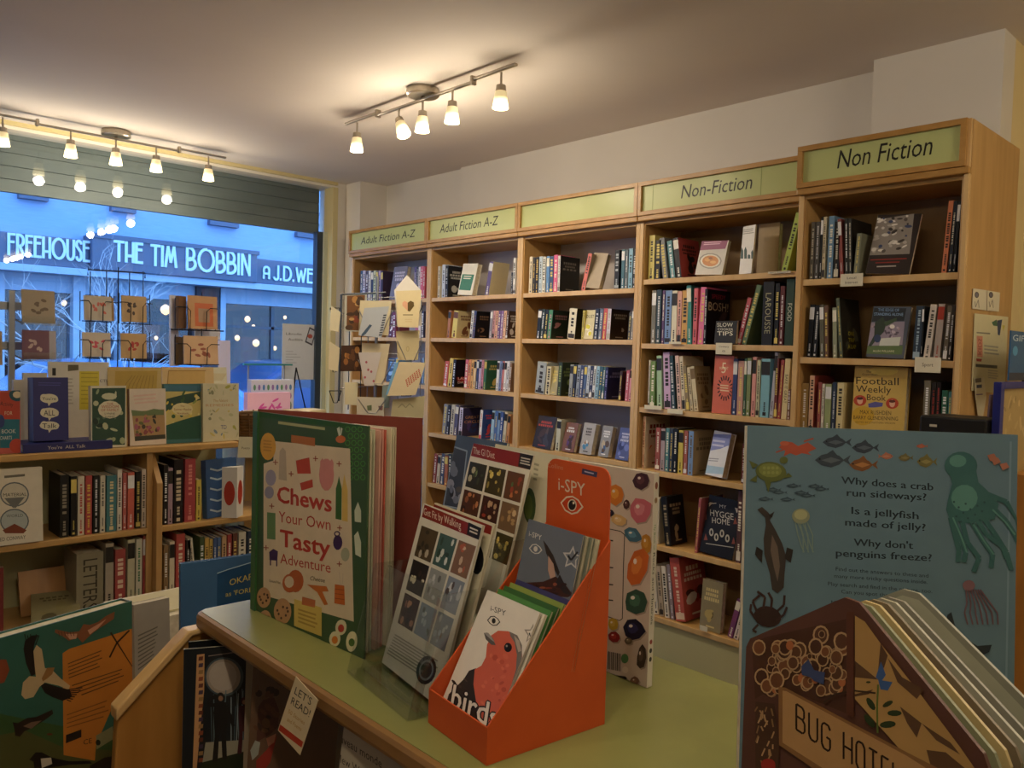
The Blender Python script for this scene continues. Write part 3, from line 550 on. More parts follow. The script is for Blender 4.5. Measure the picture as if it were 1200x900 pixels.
row(N4, 3, .955, (740, 390, Q), [(58, 74, 490, '#dcae7c', dict(c='#d6ccac', w=.2, cv=1, ink='#8a3a20', art=['#c86a30', '#d8cca8'])), (134, 162, 556, '#9a4030'), (165, 190, 562, '#b09a9c'), (193, 214, 558, '#4a8488'), (216, 238, 560, '#2a3a50'), (240, 262, 562, '#16181c'), (268, 296, 572, '#d0bc30'), (300, 322, 574, '#a8503c'), (326, 356, 576, '#6c92c4', dict(c='#a08a60', w=.19, cv=1, ink='#6a5a40', art=False)),
  (430, 530, 592, '#dfe3ea', dict(f=1, l=4, lb=12, T=.045, plain=1, lab='thick white and blue book face out')), (640, 664, 650, '#6a2a20'), (668, 690, 655, '#52281e')])
Q = .28866
row(N4, 4, .604, (760, 540, Q), [(18, 38, 150, '#c8c0a8'), (66, 92, 150, '#14120f', dict(l=-9, c='#1a1715', cv=1, ink='#9a8a6a', w=.13)), (186, 196, 150, '#a84c54', dict(l=3)), (205, 340, 158, '#151822', dict(f=1, lb=10, l=3, T=.02, plain=1, lab='black book titled Hygge Home face out')),
  (352, 372, 120, '#5c3a3c'), (376, 396, 118, '#8a4a3c'), (400, 420, 118, '#3c4a64'), (424, 450, 118, '#a8a08c')])
row(N4, 5, .263, (760, 540, Q), [(22, 40, 430, '#d6ceb8', dict(l=-8)), (44, 62, 432, '#b8a488', dict(l=-8)), (66, 84, 432, '#dcd2c0', dict(l=-8)), (90, 104, 425, '#8f7f88', dict(l=-8)), (108, 150, 402, '#b83a24', dict(l=-10, c='#b0341f', cv=1, ink='#e0c8b0', art=['#d8ccc0', '#8f2418', '#4a2018'], w=.2)), (205, 290, 490, '#8f8462', dict(f=1, lb=4, T=.03, art=['#b8a468', '#6a5c3c'], ink='#d0c088')), (318, 338, 560, '#7c3c74', dict(l=13)), (342, 362, 560, '#d8ccc8', dict(l=13))])
# --- end case
X5 = 2.98; Q = .16667
row(N5, 0, 1.814, (930, 230, Q), [(108, 136, 184, '#6c675c'), (140, 172, 182, '#55514a'), (176, 192, 150, '#16150f'), (194, 214, 148, '#cfc19c'), (230, 270, 142, '#5c86a8'), (276, 312, 180, '#16140f', dict(ink='#c8c4b4')), (325, 350, 160, '#8a3a34', dict(l=-5)), (360, 384, 158, '#26261e', dict(l=-3)), (386, 410, 158, '#30302a', dict(l=-3, c='#1c1c18', w=.18)), (416, 450, 265, '#7c806a', dict(l=3)),
  (505, 812, 122, '#2a1f1c', dict(f=1, l=4, lb=13, T=.012, plain=1, sp='#d8d4c8', lab='large face-out book of black and white match photographs')), (1036, 1072, 38, '#d8702e', dict(l=3)), (1082, 1108, 40, '#1d2432', dict(l=2)), (1112, 1134, 40, '#12141a', dict(l=2))], X5)
Q = .18885
row(N5, 1, 1.511, (930, 340, Q), [(78, 108, 92, '#15130f', dict(l=2)), (112, 142, 96, '#1a1916', dict(l=2)), (162, 188, 92, '#625f4c', dict(l=-3)), (192, 214, 96, '#6a4a34', dict(l=-3)), (242, 268, 110, '#8e9476', dict(l=-3)),
  (284, 306, 50, '#5a6450', dict(l=-6, c='#26241c', w=.17, tx=[('ONE', .38, .07, .3, '#d8cf3a'), ('TRIP', .27, .07, .32, '#d8cf3a'), ('A LAP', .16, .07, .42, '#d8cf3a')], art=['#4a4c40', '#6c7060', '#38382e'])),
  (448, 682, 104, '#4c5462', dict(f=1, lb=10, T=.016, l=2, plain=1, lab='rugby book with player and ball face out')), (732, 780, 100, '#26384c', dict(l=2, ink='#9ab0c0')), (784, 796, 104, '#101216'), (800, 842, 92, '#cfc4b8', dict(l=5)), (862, 904, 88, '#b0a298', dict(l=3, ink='#a83a28')), (920, 948, 100, '#6a604e', dict(l=3)), (952, 974, 96, '#2c2218', dict(l=2))], X5)
row(N5, 2, 1.206, (930, 340, Q), [(36, 80, 578, '#a5843c'), (86, 116, 530, '#d8a880', dict(c='#9c3426', w=.17)), (140, 160, 572, '#8f3a30'), (164, 180, 582, '#d8d0bc'), (184, 222, 584, '#8d9a64'), (226, 252, 572, '#24344c', dict(ink='#c8ccd0')), (256, 298, 575, '#cfc088'), 
  (350, 678, 458, '#c9a63a', dict(f=1, T=.035, lb=3, plain=1, lab='yellow Football Weekly Book face out')), (790, 832, 562, '#77705c'), (838, 866, 572, '#1c1512', dict(ink='#a03a30')), (868, 896, 572, '#1c1512', dict(ink='#a03a30')), (902, 940, 622, '#1f6a50'), (944, 966, 630, '#3c7c80')], X5)
def find(txt): return [o for o in bpy.data.objects if txt in str(o.get('label', ''))][0]
# covers that can be read
o = find('cream and sea green'); p = Print(obj=o, zoom=(400, 280, K)); p.zpoly([(775, 225), (850, 228), (825, 330), (752, 325)], '#2f7a62'); p.zlines([(785, 232), (840, 234), (832, 262), (778, 260)], 2, '#d8d8c8'); p.build('cover_print', o)
o = find('noodle bowl'); p = Print(obj=o, zoom=(740, 240, .17778)); p.zpoly([(462, 232), (640, 225), (618, 290), (450, 300)], '#8a3a66'); p.zlines([(480, 245), (610, 238), (600, 262), (475, 270)], 2, '#e0b8cc'); p.zell(520, 370, 75, 52, '#8a857c'); p.zell(520, 370, 66, 44, '#e2ddd0'); p.zell(520, 370, 54, 36, '#c07a34'); p.zell(500, 362, 18, 12, '#d9a25c'); p.zell(538, 378, 20, 10, '#e0b070'); p.zell(522, 352, 14, 8, '#8c4a20'); p.build('cover_print', o)
o = find('green bottles'); p = Print(obj=o, zoom=(740, 240, .17778)); p.zlines([(728, 165), (812, 150), (812, 190), (728, 200)], 3, '#9a9a94')
for x, h_ in ((728, 75), (752, 80), (775, 30), (798, 60)): p.zpoly([(x - 9, 355), (x + 9, 355), (x + 9, 355 - h_ * .7), (x, 355 - h_), (x - 9, 355 - h_ * .7)], '#2e4a48')
p.build('cover_print', o)
o = find('marked 5'); p = Print(obj=o, zoom=(740, 390, .2)); 
for k in range(18):
    a = k * 2 * pi / 18; p.zline([(548 + 32 * cos(a), 325 + 48 * sin(a)), (548 + 46 * cos(a), 325 + 74 * sin(a))], 7, '#1f1712')
p.zlines([(520, 300), (575, 305), (575, 350), (520, 345)], 3, '#e0c8a0'); p.build('cover_art', o)
o = find('thick white and blue'); p = Print(obj=o, zoom=(740, 390, .2)); p.zpoly([(478, 592), (590, 598), (575, 660), (520, 680), (462, 690)], '#8a94cc'); p.zlines([(480, 620), (560, 630), (550, 680), (470, 670)], 2, '#c8cce8'); p.zpoly([(440, 775), (545, 790), (535, 830), (432, 820)], '#a8c8e0'); p.zlines([(455, 730), (520, 735), (515, 760), (450, 755)], 2, '#a0a4b4'); p.build('cover_print', o)
o = find('Hygge'); p = Print(obj=o, zoom=(760, 540, .28866)); p.ztext('MY', (288, 190), (316, 195), 14, '#cfc8b8'); p.ztext('HYGGE', (250, 222), (345, 240), 26, '#c9c4b6'); p.ztext('HOME', (258, 252), (330, 262), 24, '#c9c4b6')
p.zline([(245, 175), (275, 172)], 4, '#cfc8b8'); p.zpoly([(248, 168), (262, 170), (246, 186)], '#cfc8b8'); p.zpoly([(350, 190), (372, 196), (358, 212)], '#cfc8b8')
for x, y in ((255, 290), (275, 310), (298, 295), (320, 315)): p.zell(x, y, 9, 16, '#b8b4a6'); p.zell(x, y, 4, 9, '#151822')
for x, y in ((232, 310), (345, 325), (228, 225), (352, 245)): p.zpoly([(x - 8, y + 12), (x + 8, y + 12), (x, y - 16)], '#8c4a3c')
p.zline([(232, 335), (345, 352)], 3, '#b8b4a6'); p.build('cover_print', o)
o = find('match photographs'); p = Print(obj=o, zoom=(930, 230, .16667)); rr = random.Random(4)
p.zpoly([(575, 165), (850, 112), (815, 405), (530, 415)], '#8a837c')
for i in range(46):
    t = rr.random(); s_ = rr.random(); x = 585 + 240 * t - 40 * s_; y = 150 - 40 * t + 250 * s_
    x = min(max(x, 560 + 5), 820); p.zell(x, min(y, 392), rr.uniform(8, 30), rr.uniform(6, 14), rr.choice(['#c9c4bd', '#3a3430', '#b0a8a0', '#57504a', '#dcd8d0', '#3c4668']), 7, rr.uniform(-.6, .2))
p.zline([(540, 448), (795, 438)], 7, '#8f2c22'); p.zline([(575, 468), (745, 462)], 7, '#8f2c22'); p.zline([(585, 495), (720, 490)], 8, '#b8b0a8'); p.build('cover_print', o)
o = find('player and ball'); p = Print(obj=o, zoom=(930, 340, .18885)); p.zpoly([(500, 110), (700, 112), (685, 190), (485, 195)], '#232a30'); p.ztext('THE EDGE OF', (525, 130), (655, 133), 18, '#7fa0c8'); p.ztext('STANDING ALONE', (500, 157), (680, 160), 18, '#8fb0d4')
p.zpoly([(470, 200), (690, 195), (675, 340), (455, 345)], '#8f8494')
for i in range(30): p.zell(rr.uniform(490, 670), rr.uniform(205, 290), rr.uniform(5, 12), rr.uniform(5, 10), rr.choice(['#b8a8b8', '#6a5a6c', '#a89498', '#554c5c']), 6)
p.zpoly([(540, 300), (665, 290), (655, 345), (530, 350)], '#c4c8c0'); p.zpoly([(458, 345), (678, 345), (672, 400), (452, 395)], '#5a6e44')
p.zpoly([(505, 200), (555, 165), (575, 210), (560, 260), (520, 300), (480, 350), (465, 345), (500, 280)], '#2e3c30'); p.zpoly([(560, 200), (640, 170), (640, 190), (575, 225)], '#3c5038'); p.zell(612, 226, 16, 13, '#e0dcd4'); p.zell(520, 300, 22, 26, '#2e3c5c'); p.ztext('ALUN WILLIAMS', (492, 383), (625, 386), 13, '#d8d4b0'); p.build('cover_print', o)
o = find('Football Weekly'); p = Print(obj=o, zoom=(930, 340, .18885)); p.zell(560, 500, 90, 30, '#d8c060'); p.zell(430, 780, 70, 60, '#c8a030')
p.ztext('The', (450, 512), (482, 514), 16, '#2a2012'); p.ztext('Guardian', (425, 528), (520, 530), 12, '#5a4420')
p.ztext('Football', (388, 582), (652, 590), 46, '#1f1810'); p.ztext('Weekly', (388, 632), (605, 640), 44, '#1f1810'); p.ztext('Book', (455, 682), (572, 688), 38, '#1f1810')
for x in (412, 612): p.zell(x, 685 + (x > 500) * 18, 40, 34, '#b8452a'); p.zell(x, 685 + (x > 500) * 18, 18, 24, '#dcae90'); p.zell(x, 672 + (x > 500) * 18, 20, 9, '#5a2c1c')
p.zpoly([(462, 705), (505, 692), (556, 700), (550, 722), (505, 728), (466, 728)], '#5a5a9c'); p.ztext('MAX RUSHDEN', (412, 768), (605, 776), 26, '#3a3014'); p.ztext('BARRY GLENDENNING', (372, 800), (648, 810), 24, '#3a3014'); p.ztext('EDITED BY JONATHAN WILSON', (385, 824), (630, 832), 12, '#6a5420'); p.build('cover_print', o)
_unused = at(740 + 235 * .411, 398, 'x', BX + .02)
b = book(.107, .10, .02, '#191614', loc=(BX + .002, at(837, 402, 'x', BX + .004).y, 1.5604), rot=(R(-6), 0, -pi / 2)); p = Print(obj=b, zoom=(740, 240, .17778))
p.ztext('SLOW', (565, 808), (668, 808), 26, '#d8d4c0'); p.ztext('COOKER', (568, 832), (670, 834), 16, '#d8d4c0'); p.ztext('TIPS', (565, 866), (668, 866), 28, '#e4e0cc'); p.build('cover_print', b)
tag(b, 'small black book titled Slow Cooker Tips on the second Non-Fiction shelf', 'book')
b.location.z += .003
# labels hooked on the shelf edges
def shelf_card(u0, u1, v0, v1, X, lines, label, name='shelf_label'):
    p0 = at(u0, v1, 'x', X); p1 = at(u1, v0, 'x', X); wd = p0.y - p1.y; h = p1.z - p0.z
    o = MB().box(0, wd, 0, .0012, 0, h, '#d9d2b8').build(name, 'card'); o.location = (X, p0.y, p0.z); o.rotation_euler = (0, 0, -pi / 2)
    pr = Print()
    for t, f, hh, fw in lines: pr.text(t, wd * (1 - fw) / 2, h * f, wd * fw, h * hh, '#3a3428')
    pr.build('lettering', o); return tag(o, label, 'label')
shelf_card(984.5, 1011.5, 320, 336, X5 - .010, [('Local', .58, .2, .4), ('Interest', .22, .2, .55)], 'white card label on top shelf edge of the end bookcase')
shelf_card(1071.5, 1103, 419, 436, X5 - .010, [('Sport', .4, .24, .42)], 'white card label reading Sport on the second shelf edge')
shelf_card(838.5, 858, 402, 415, BX - .010, [('Cookery', .6, .16, .6), ('o', .2, .25, .18)], 'small white card label on second Non-Fiction shelf edge')
shelf_card(900, 926.5, 317, 321, BX - .010, [('Baking and Desserts', .3, .4, .8)], 'thin white label strip on top Non-Fiction shelf edge')
shelf_card(784, 798, 400.5, 403, BX - .010, [], 'thin white strip label left of the cookery card')
shelf_card(755, 775, 476, 479, BX - .010, [], 'white strip label at left end of third Non-Fiction shelf')
shelf_card(782, 800, 480, 484, BX - .010, [], 'white strip label near middle of third Non-Fiction shelf')
shelf_card(820, 829, 735, 738, BX - .010, [], 'tiny white label on bottom Non-Fiction shelf edge')
# papers on the side of the end case (plane y = .93)
def side_card(quad, col, name, label, cat, drw=None, zoom=(1080, 330, .22222), y=.927):
    P4 = [at(zoom[0] + a * zoom[2], zoom[1] + c_ * zoom[2], 'y', y) for a, c_ in quad]; o0 = P4[3]
    o = MB().prism([((q.x - o0.x), (q.z - o0.z)) for q in P4], (0, 0, 0), (1, 0, 0), (0, 0, 1), (0, -.0012, 0), col).build(name, 'card'); o.location = (o0.x, y, o0.z)
    if drw: pr = Print((0, -.0012, 0), obj=o, zoom=zoom); drw(pr); pr.build('print', o)
    return tag(o, label, cat)
def d1(x0):
    def f(p):
        p.zring(x0, 70, 11, 16, 4, '#23201c', inner='#6c6a80'); p.zline([(x0 - 10, 105), (x0 - 6, 135), (x0 + 8, 95)], 3, '#7a7468'); p.zline([(x0 + 8, 100), (x0 + 12, 138)], 3, '#7a7468')
    return f
side_card([(270, 36), (342, 46), (340, 152), (266, 142)], '#ddd6bc', 'small_notice', 'left of two small white cards pinned on bookcase end panel', 'notice', d1(291))
side_card([(346, 47), (412, 58), (406, 158), (344, 153)], '#ddd6bc', 'small_notice', 'right of two small white cards pinned on bookcase end panel', 'notice', d1(366))
def d2(p):
    p.zpoly([(290, 285), (322, 288), (322, 400), (292, 395)], '#e09a80'); p.ztext('KIDS', (298, 385), (300, 300), 18, '#a8402c', up=(1, 0))
    p.zpoly([(370, 215), (395, 200), (402, 235), (378, 232)], '#2a6a50'); p.zpoly([(398, 205), (425, 200), (412, 285), (402, 280)], '#23406a'); p.zpoly([(425, 230), (440, 232), (430, 262)], '#c8c040'); p.zpoly([(288, 405), (318, 408), (315, 422), (290, 420)], '#b84838')
    p.zlines([(290, 262), (372, 268), (370, 285), (290, 278)], 1, '#8f8a78'); p.zlines([(330, 330), (415, 340), (412, 395), (330, 385)], 3, '#a8a490'); p.zlines([(285, 430), (415, 440), (414, 458), (285, 448)], 1, '#4a4840', .9); p.zlines([(350, 462), (410, 468), (405, 520), (350, 512)], 4, '#b0ab96')
side_card([(278, 168), (455, 186), (436, 592), (262, 575)], '#dcd4a8', 'childrens_poster', 'tall cream poster with coloured drawings on the bookcase end panel', 'poster', d2)
side_card([(277, 510), (328, 505), (340, 610), (322, 715), (296, 712), (283, 610)], '#e0d9bc', 'paper_tag', 'pointed white paper tag hanging below the cream poster', 'tag', lambda p: (p.zpoly([(282, 512), (314, 508), (316, 530), (284, 534)], '#57534a'), p.zpoly([(290, 545), (318, 542), (318, 560), (290, 562)], '#23406a'), p.zline([(288, 596), (322, 594)], 6, '#6a5a8a')), y=.922)
# things on a ledge right of the end case
g = MB(); gc = empty('gift_card_sign', at(1182, 446, 'y', .80), 0, 'bright blue gift card sign at the right edge', 'sign')
x0 = at(1181, 400, 'y', .8); x1 = at(1235, 400, 'y', .8); wd = x1.x - x0.x; hh = at(1190, 389, 'y', .8).z - at(1190, 447, 'y', .8).z
MB().box(0, wd, 0, .004, 0, hh, '#1c5a8c').build('sign_board', 'print', gc)
pr = Print(); pr.rect(0, 0, wd, hh * .16, '#23304e'); pr.text('GIFT CARDS', wd * .04, hh * .8, wd * .92, hh * .13, '#c8dce8'); pr.ell(wd*.1, hh*.6, wd*.05, hh*.1, '#4c9ccc'); pr.rect(wd * .3, hh * .36, wd * .8, hh * .66, '#7a2c3c'); pr.text('BOOK', wd * .34, hh * .5, wd * .4, hh * .12, '#e0d8d0'); pr.text('TOKENS', wd * .34, hh * .39, wd * .42, hh * .08, '#e0d8d0'); pr.rect(wd*.3, hh*.26, wd*.8, hh*.3, '#b03a34'); pr.text('accepted here', wd * .3, hh * .08, wd * .6, hh * .06, '#d0d8e0'); pr.build('lettering', gc)
fr_ = at(1170, 520, 'y', .70); top_ = at(1170, 448, 'y', .70); xr_ = at(1230, 480, 'y', .70).x
pf = empty('blue_framed_display', (fr_.x, .70, fr_.z), 0, 'deep blue framed display of old parchment maps at right edge', 'display'); h2 = top_.z - fr_.z; w2 = xr_ - fr_.x
MB().box(0, .035, 0, .02, -.1, h2, '#121d6e').box(.035, w2, 0, .02, h2 - .02, h2, '#121d6e').box(w2 - .02, w2, 0, .02, -.1, h2, '#121d6e').build('frame', 'print', pf, .002)
MB().box(.035, w2 - .02, .008, .014, -.1, h2 - .02, '#a88f5c').build('map_sheet', 'print', pf)
pr = Print((0, .008, 0)); rr = random.Random(8)
for i in range(16): pr.ell(rr.uniform(.07, w2 - .06), rr.uniform(0, h2 - .05), rr.uniform(.008, .03), rr.uniform(.004, .012), rr.choice(['#c4ac78', '#8f7848', '#b39c68']), 7, rr.uniform(0, 3))
pr.build('map_print', pf)
f0 = at(1156, 512, 'y', .76); f1 = at(1172, 462, 'y', .76); fr2 = empty('fringed_scarf', (f0.x, .76, f0.z - .02), 0, 'purple grey fringed cloth hanging beside the blue framed display', 'cloth')
mb = MB(); 
for i in range(9): a = (f1.x - f0.x) * i / 8; mb.tube([(a * .55 + .02, 0, f1.z - f0.z + .02), (a, 0, 0)], .0045, 5, '#5a4654' if i % 2 else '#6c5866')
mb.build('fringe', 'card', fr2)
t0 = at(1076, 522, 'x', 2.55); t1 = at(1155, 522, 'x', 2.55)
till = empty('black_till', (2.55, t0.y, at(1100, 516, 'x', 2.55).z), 0, 'low black till top just above the ocean book', 'till')
hh = at(1100, 488, 'x', 2.55).z - till.location.z
MB().box(0, .18, t1.y - t0.y, 0, 0, hh, '#0f0f10').build('casing', 'print', till, .006); MB().box(-.002, 0, -.05, -.03, hh * .55, hh * .65, '#c8c4b4').build('badge', 'print', till)
till_stand = MB().box(2.5, 2.74, t1.y - .02, t0.y + .02, 0, till.location.z).build('till_desk', 'binwood', None, .003); tag(till_stand, 'wooden desk carrying the black till in front of the end bookcase', 'desk')
MB().box(wd*.4, wd*.4+.02, .004, .02, pf.location.z - .1 - gc.location.z, .02, '#222222').build('stand_post', 'print', gc)
shf = MB().box(2.75, 3.6, .60, .90, 0, pf.location.z - .1).build('gift_card_counter', 'binwood', None, .003); tag(shf, 'wooden counter beside end bookcase holding gift card sign', 'counter')

# ================================================================ low bookcase before the window
YL = 3.1
lb = empty('low_bookcase', (0, YL, 0), 0, 'low beech bookcase in front of the shop window with books on its top', 'bookcase')
LX0, LX1, LXT = -.15, 1.62, 1.415
def LB(x0, x1, y0, y1, z0, z1): return MB().box(x0, x1, y0, y1, z0, z1)
LB(LX0, LXT, .0, .34, 1.083, 1.107).build('top_board', 'beech_h', lb, .004)
for z in (.80, .50, .2):
    LB(LX0, 1.064, 0, .30, z - .022, z).build('shelf', 'beech_h', lb, .003); LB(1.112, LX1, 0, .30, z - .022, z).build('shelf', 'beech_h', lb, .003)
for x in (1.066, LX0 - .025, LX1): LB(x, x + .022, .02, .30, 0, 1.083 if x < 1.5 else .98).build('divider', 'beech', lb, .002)
MB().prism([(-.02, 0), (-.02, .97), (.07, 1.078), (.09, 1.078), (.09, 0)], (1.089, 0, 0), (0, 1, 0), (0, 0, 1), (.022, 0, 0)).build('end_divider', 'beech', lb, .002)
LB(LX0, 1.45, .30, .315, 0, 1.083).build('back_panel', 'plinth', lb)
LB(LX0, LX1, .03, .30, .0, .17).build('plinth', 'binwood', lb)
GT, GM, GL_ = 'books on top of the low bookcase', 'books on the middle shelf of the low bookcase', 'books on the lower shelf of the low bookcase'
def lrow(z, zm, rows, where, grp, y=YL + .02, seed=50): return shelf_row('y', y, 0, z, zm, rows, where, grp, .3, seed)
q4 = .25
lrow(.80, (0, 400, q4), [(278, 322, 628, '#15130f', dict(lab='thick black book upright', ink='#8a8270')), (330, 358, 634, '#1a1712'), (362, 394, 634, '#cfc4ac', dict(ink='#b83a2c')), (398, 430, 630, '#b02c24', dict(ink='#d8b850')), (434, 464, 630, '#171512'), (468, 492, 630, '#d2cab0'), (496, 545, 630, '#3c7c84', dict(ink='#d8c898', lab='teal book with pale castle spine upright')), (548, 570, 602, '#d8d0c0'), (574, 592, 618, '#b84c40'), (596, 628, 616, '#c84c2c'), (634, 658, 612, '#1b1815'), (662, 682, 600, '#cbb9a4')],
     'middle shelf, left bay of low bookcase', GM)
lrow(.80, (0, 400, q4), [(764, 786, 580, '#1c1716'), (786, 808, 595, '#a88a98'), (812, 856, 556, '#1e1416', dict(ink='#d0c0a0')), (862, 914, 552, '#a8242a', dict(lab='fat crimson patterned book upright', ink='#d88a80')), (918, 942, 650, '#d2bc2c'),
     (972, 1138, 558, '#23548c', dict(f=1, T=.03, lb=4, plain=1, yaw=14, lab='blue book with white waves face out'))], 'middle shelf, right bay of low bookcase', GM)
t3 = 1 / 3
lrow(.50, (0, 600, t3), [(262, 362, 145, '#8c8468', dict(lab='fat grey dictionary upright', st='LETTERS', tc='#3a3428', T=.05)), (368, 398, 112, '#a89c88'), (402, 440, 132, '#a8342c', dict(ink='#e0c8b0')), (446, 472, 98, '#c8c4a0'), (476, 498, 96, '#d0ccb4', dict(ink='#3c7a4c')), (500, 521, 84, '#9c2a20')],
     'lower shelf, left bay of low bookcase', GL_, YL + .03)
lrow(.50, (0, 600, t3), [(574, 590, 118, '#8a6c40'), (594, 612, 105, '#dccfb0'), (616, 648, 78, '#b83424', dict(ink='#e8d8c0')), (652, 668, 100, '#2a1c18'), (674, 692, 92, '#d8d0b8', dict(l=-5)), (700, 716, 88, '#4a5c34'), (718, 732, 92, '#d0a838'), (734, 746, 96, '#c8a83c'), (748, 760, 92, '#3c5c94'), (762, 774, 90, '#4468a0'), (778, 794, 84, '#c8a070'), (797, 812, 80, '#a82c28'), (816, 832, 76, '#6c3c2c'), (836, 862, 72, '#d8d2bc'), (866, 890, 68, '#2c3c50'), (893, 905, 70, '#7c8088')],
     'lower shelf, right bay of low bookcase', GL_, YL + .03)
def stand_book(quad, zoom, y, col, label, T=.02, sp=None, lb_=0, draw=None, zb=None, cat='book', name='book', right=False, group=None, rzx=0):
    """face-out book on the plane y, quad (x0, x1, ytop, ybottom) in zoom units"""
    ox, oy, k = zoom; x0, x1, yt, yb = quad
    A = at(ox + x0 * k, oy + yb * k, 'y', y); B = at(ox + x1 * k, oy + yb * k, 'y', y); top = at(ox + (x0 + x1) / 2 * k, oy + yt * k, 'y', y).z
    z = zb if zb is not None else A.z; W = (B.x - A.x) / cos(rzx); H = (top - z) / cos(R(lb_))
    b = book(W, H, T, col, sp, right=right, name=name); b.location = (A.x, y, z + T * sin(R(lb_)) + .0006); b.rotation_euler = (-R(lb_), 0, rzx)
    if draw: p = Print(obj=b, zoom=zoom); draw(p); p.build('cover_print', b)
    return tag(b, label, cat, group)
zq = (0, 400, .25); rr = random.Random(21); ZT = 1.107
def dr(p):
    p.zpoly([(0, 240), (92, 240), (92, 365), (0, 365)], '#b3402c'); p.zpoly([(0, 365), (92, 365), (92, 500), (0, 500)], '#1f6a7a'); p.zell(82, 250, 40, 32, '#1d4c58'); p.zell(80, 250, 20, 16, '#d8c8a8'); p.zell(78, 490, 34, 34, '#b3402c')
    p.ztext('Activity', (0, 300), (62, 306), 20, '#2a1a18', .2); p.ztext('FOR', (22, 345), (58, 345), 18, '#d8c8a8'); p.ztext('BOOK', (8, 432), (74, 430), 20, '#d8d4c8'); p.ztext('CHARTS', (0, 462), (56, 460), 18, '#d8d4c8'); p.zell(2, 375, 20, 32, '#2a3c74')
b = stand_book((-60, 97, 234, 506), zq, YL + .03, '#b3402c', 'red and teal activity book at the far left of the low bookcase top', .02, '#d8d0c0', 3, dr, ZT)
stand_book((64, 116, 182, 500), zq, YL + .16, '#c8c2b0', 'plain cream book behind the red and teal activity book', .02, None, 2, None, ZT)
b = book(.22, .145, .022, '#1c1f72', '#1c1f72', loc=(at(26, 523, 'y', YL + .02).x + .29, YL + .02, ZT + .001), rot=(0, 0, 0)); 
# lying copy, spine towards the room
b.rotation_euler = (0, R(90), 0); bpy.data.objects.remove(b.children[0]); bpy.data.objects.remove(b)
b = book(.15, .285, .030, '#1c1f72', '#191c66'); b.rotation_euler = (0, R(-90), R(90)); b.rotation_euler = Matrix(((0, 1, 0), (1, 0, 0), (0, 0, -1))).to_euler()
b.matrix_world = Matrix(((0, 0, 1, at(27, 523, 'y', YL + .015).x), (1, 0, 0, YL + .015), (0, 1, 0, ZT + .001), (0, 0, 0, 1)))
pr = Print((-.0002, 0, 0), (0, 0, 1), (0, 1, 0), (-1, 0, 0)); pr.text("You're", .075, .009, .045, .012, '#cfc8b8'); pr.text('ALL Talk', .13, .009, .065, .012, '#cfc8b8'); pr.build('spine_title', b)
tag(b, 'dark blue hardback lying flat under the upright You are All Talk book', 'book')
def dr(p):
    for (x, y, rx, ry, t, x0, x1, h_) in ((230, 268, 42, 22, "You're", 198, 262, 15), (232, 335, 44, 24, 'ALL', 205, 258, 26), (232, 395, 46, 20, 'Talk', 198, 266, 22)):
        p.zell(x, y, rx, ry, '#d8d2b8', 16); p.zell(x - 25, y - 8, 16, 13, '#d8d2b8'); p.zell(x + 26, y + 6, 17, 12, '#d8d2b8'); p.zpoly([(x - 8, y + ry - 6), (x + 12, y + ry - 4), (x - 2, y + ry + 14)], '#d8d2b8'); p.ztext(t, (x0, y + h_ / 2), (x1, y + h_ / 2), h_, '#1b1a30')
    p.zlines([(180, 190), (300, 192), (300, 212), (180, 210)], 2, '#4a4c98')
stand_book((157, 322, 176, 458), zq, YL + .05, '#1b1e6e', 'dark blue hardback with three white speech bubbles, You are All Talk', .075, None, 3, dr, ZT + .032)
def dr(p):
    p.zpoly([(432, 220), (588, 218), (585, 485), (432, 488)], '#2c4a38')
    for i in range(26): p.zell(rr.uniform(445, 575), rr.uniform(230, 475), rr.uniform(8, 22), rr.uniform(5, 14), rr.choice(['#8c9c78', '#b8bc98', '#587058', '#a8b088', '#1d3328']), 8, rr.uniform(0, 3))
    p.zell(515, 320, 56, 42, '#d4cdb0', 12); p.zell(512, 258, 36, 16, '#c8c8a8', 12)
    for i, (t, h_) in enumerate((('THE', 11), ('WISDOM', 14), ('OF FAMILY', 13), ('LYNNE', 9), ('SUMMIT', 9))): ws = (16, 40, 42, 24, 24)[i]; y = 298 + i * 15; p.ztext(t, (515 - ws, y), (515 + ws, y), h_, '#a8402c' if i < 3 else '#2c3a30')
b = stand_book((428, 594, 212, 492), zq, YL + .03, '#d0cab0', 'cream bordered green leafy book titled Wisdom of Family', .03, '#d0cab0', 3, dr, ZT)
def dr(p):
    p.zpoly([(618, 330), (770, 318), (775, 455), (632, 468)], '#a8885c'); p.zpoly([(615, 322), (680, 328), (720, 316), (768, 322), (768, 345), (620, 350)], '#6a7a50')
    for i in range(34): p.zell(rr.uniform(635, 765), rr.uniform(350, 450), rr.uniform(6, 16), rr.uniform(4, 10), rr.choice(['#4a4030', '#8c4a4a', '#6a6a3c', '#b07a5c', '#3c3a2c', '#a05a6c']), 7, rr.uniform(0, 3))
    p.zpoly([(632, 446), (775, 436), (776, 456), (633, 468)], '#3c3c30'); p.zlines([(625, 250), (745, 240), (748, 290), (632, 300)], 3, '#d8b8a8')
stand_book((610, 780, 226, 470), zq, YL + .04, '#d8c8b4', 'cream book with heather moorland landscape cover, leaning', .025, '#6a3428', 4, dr, ZT)
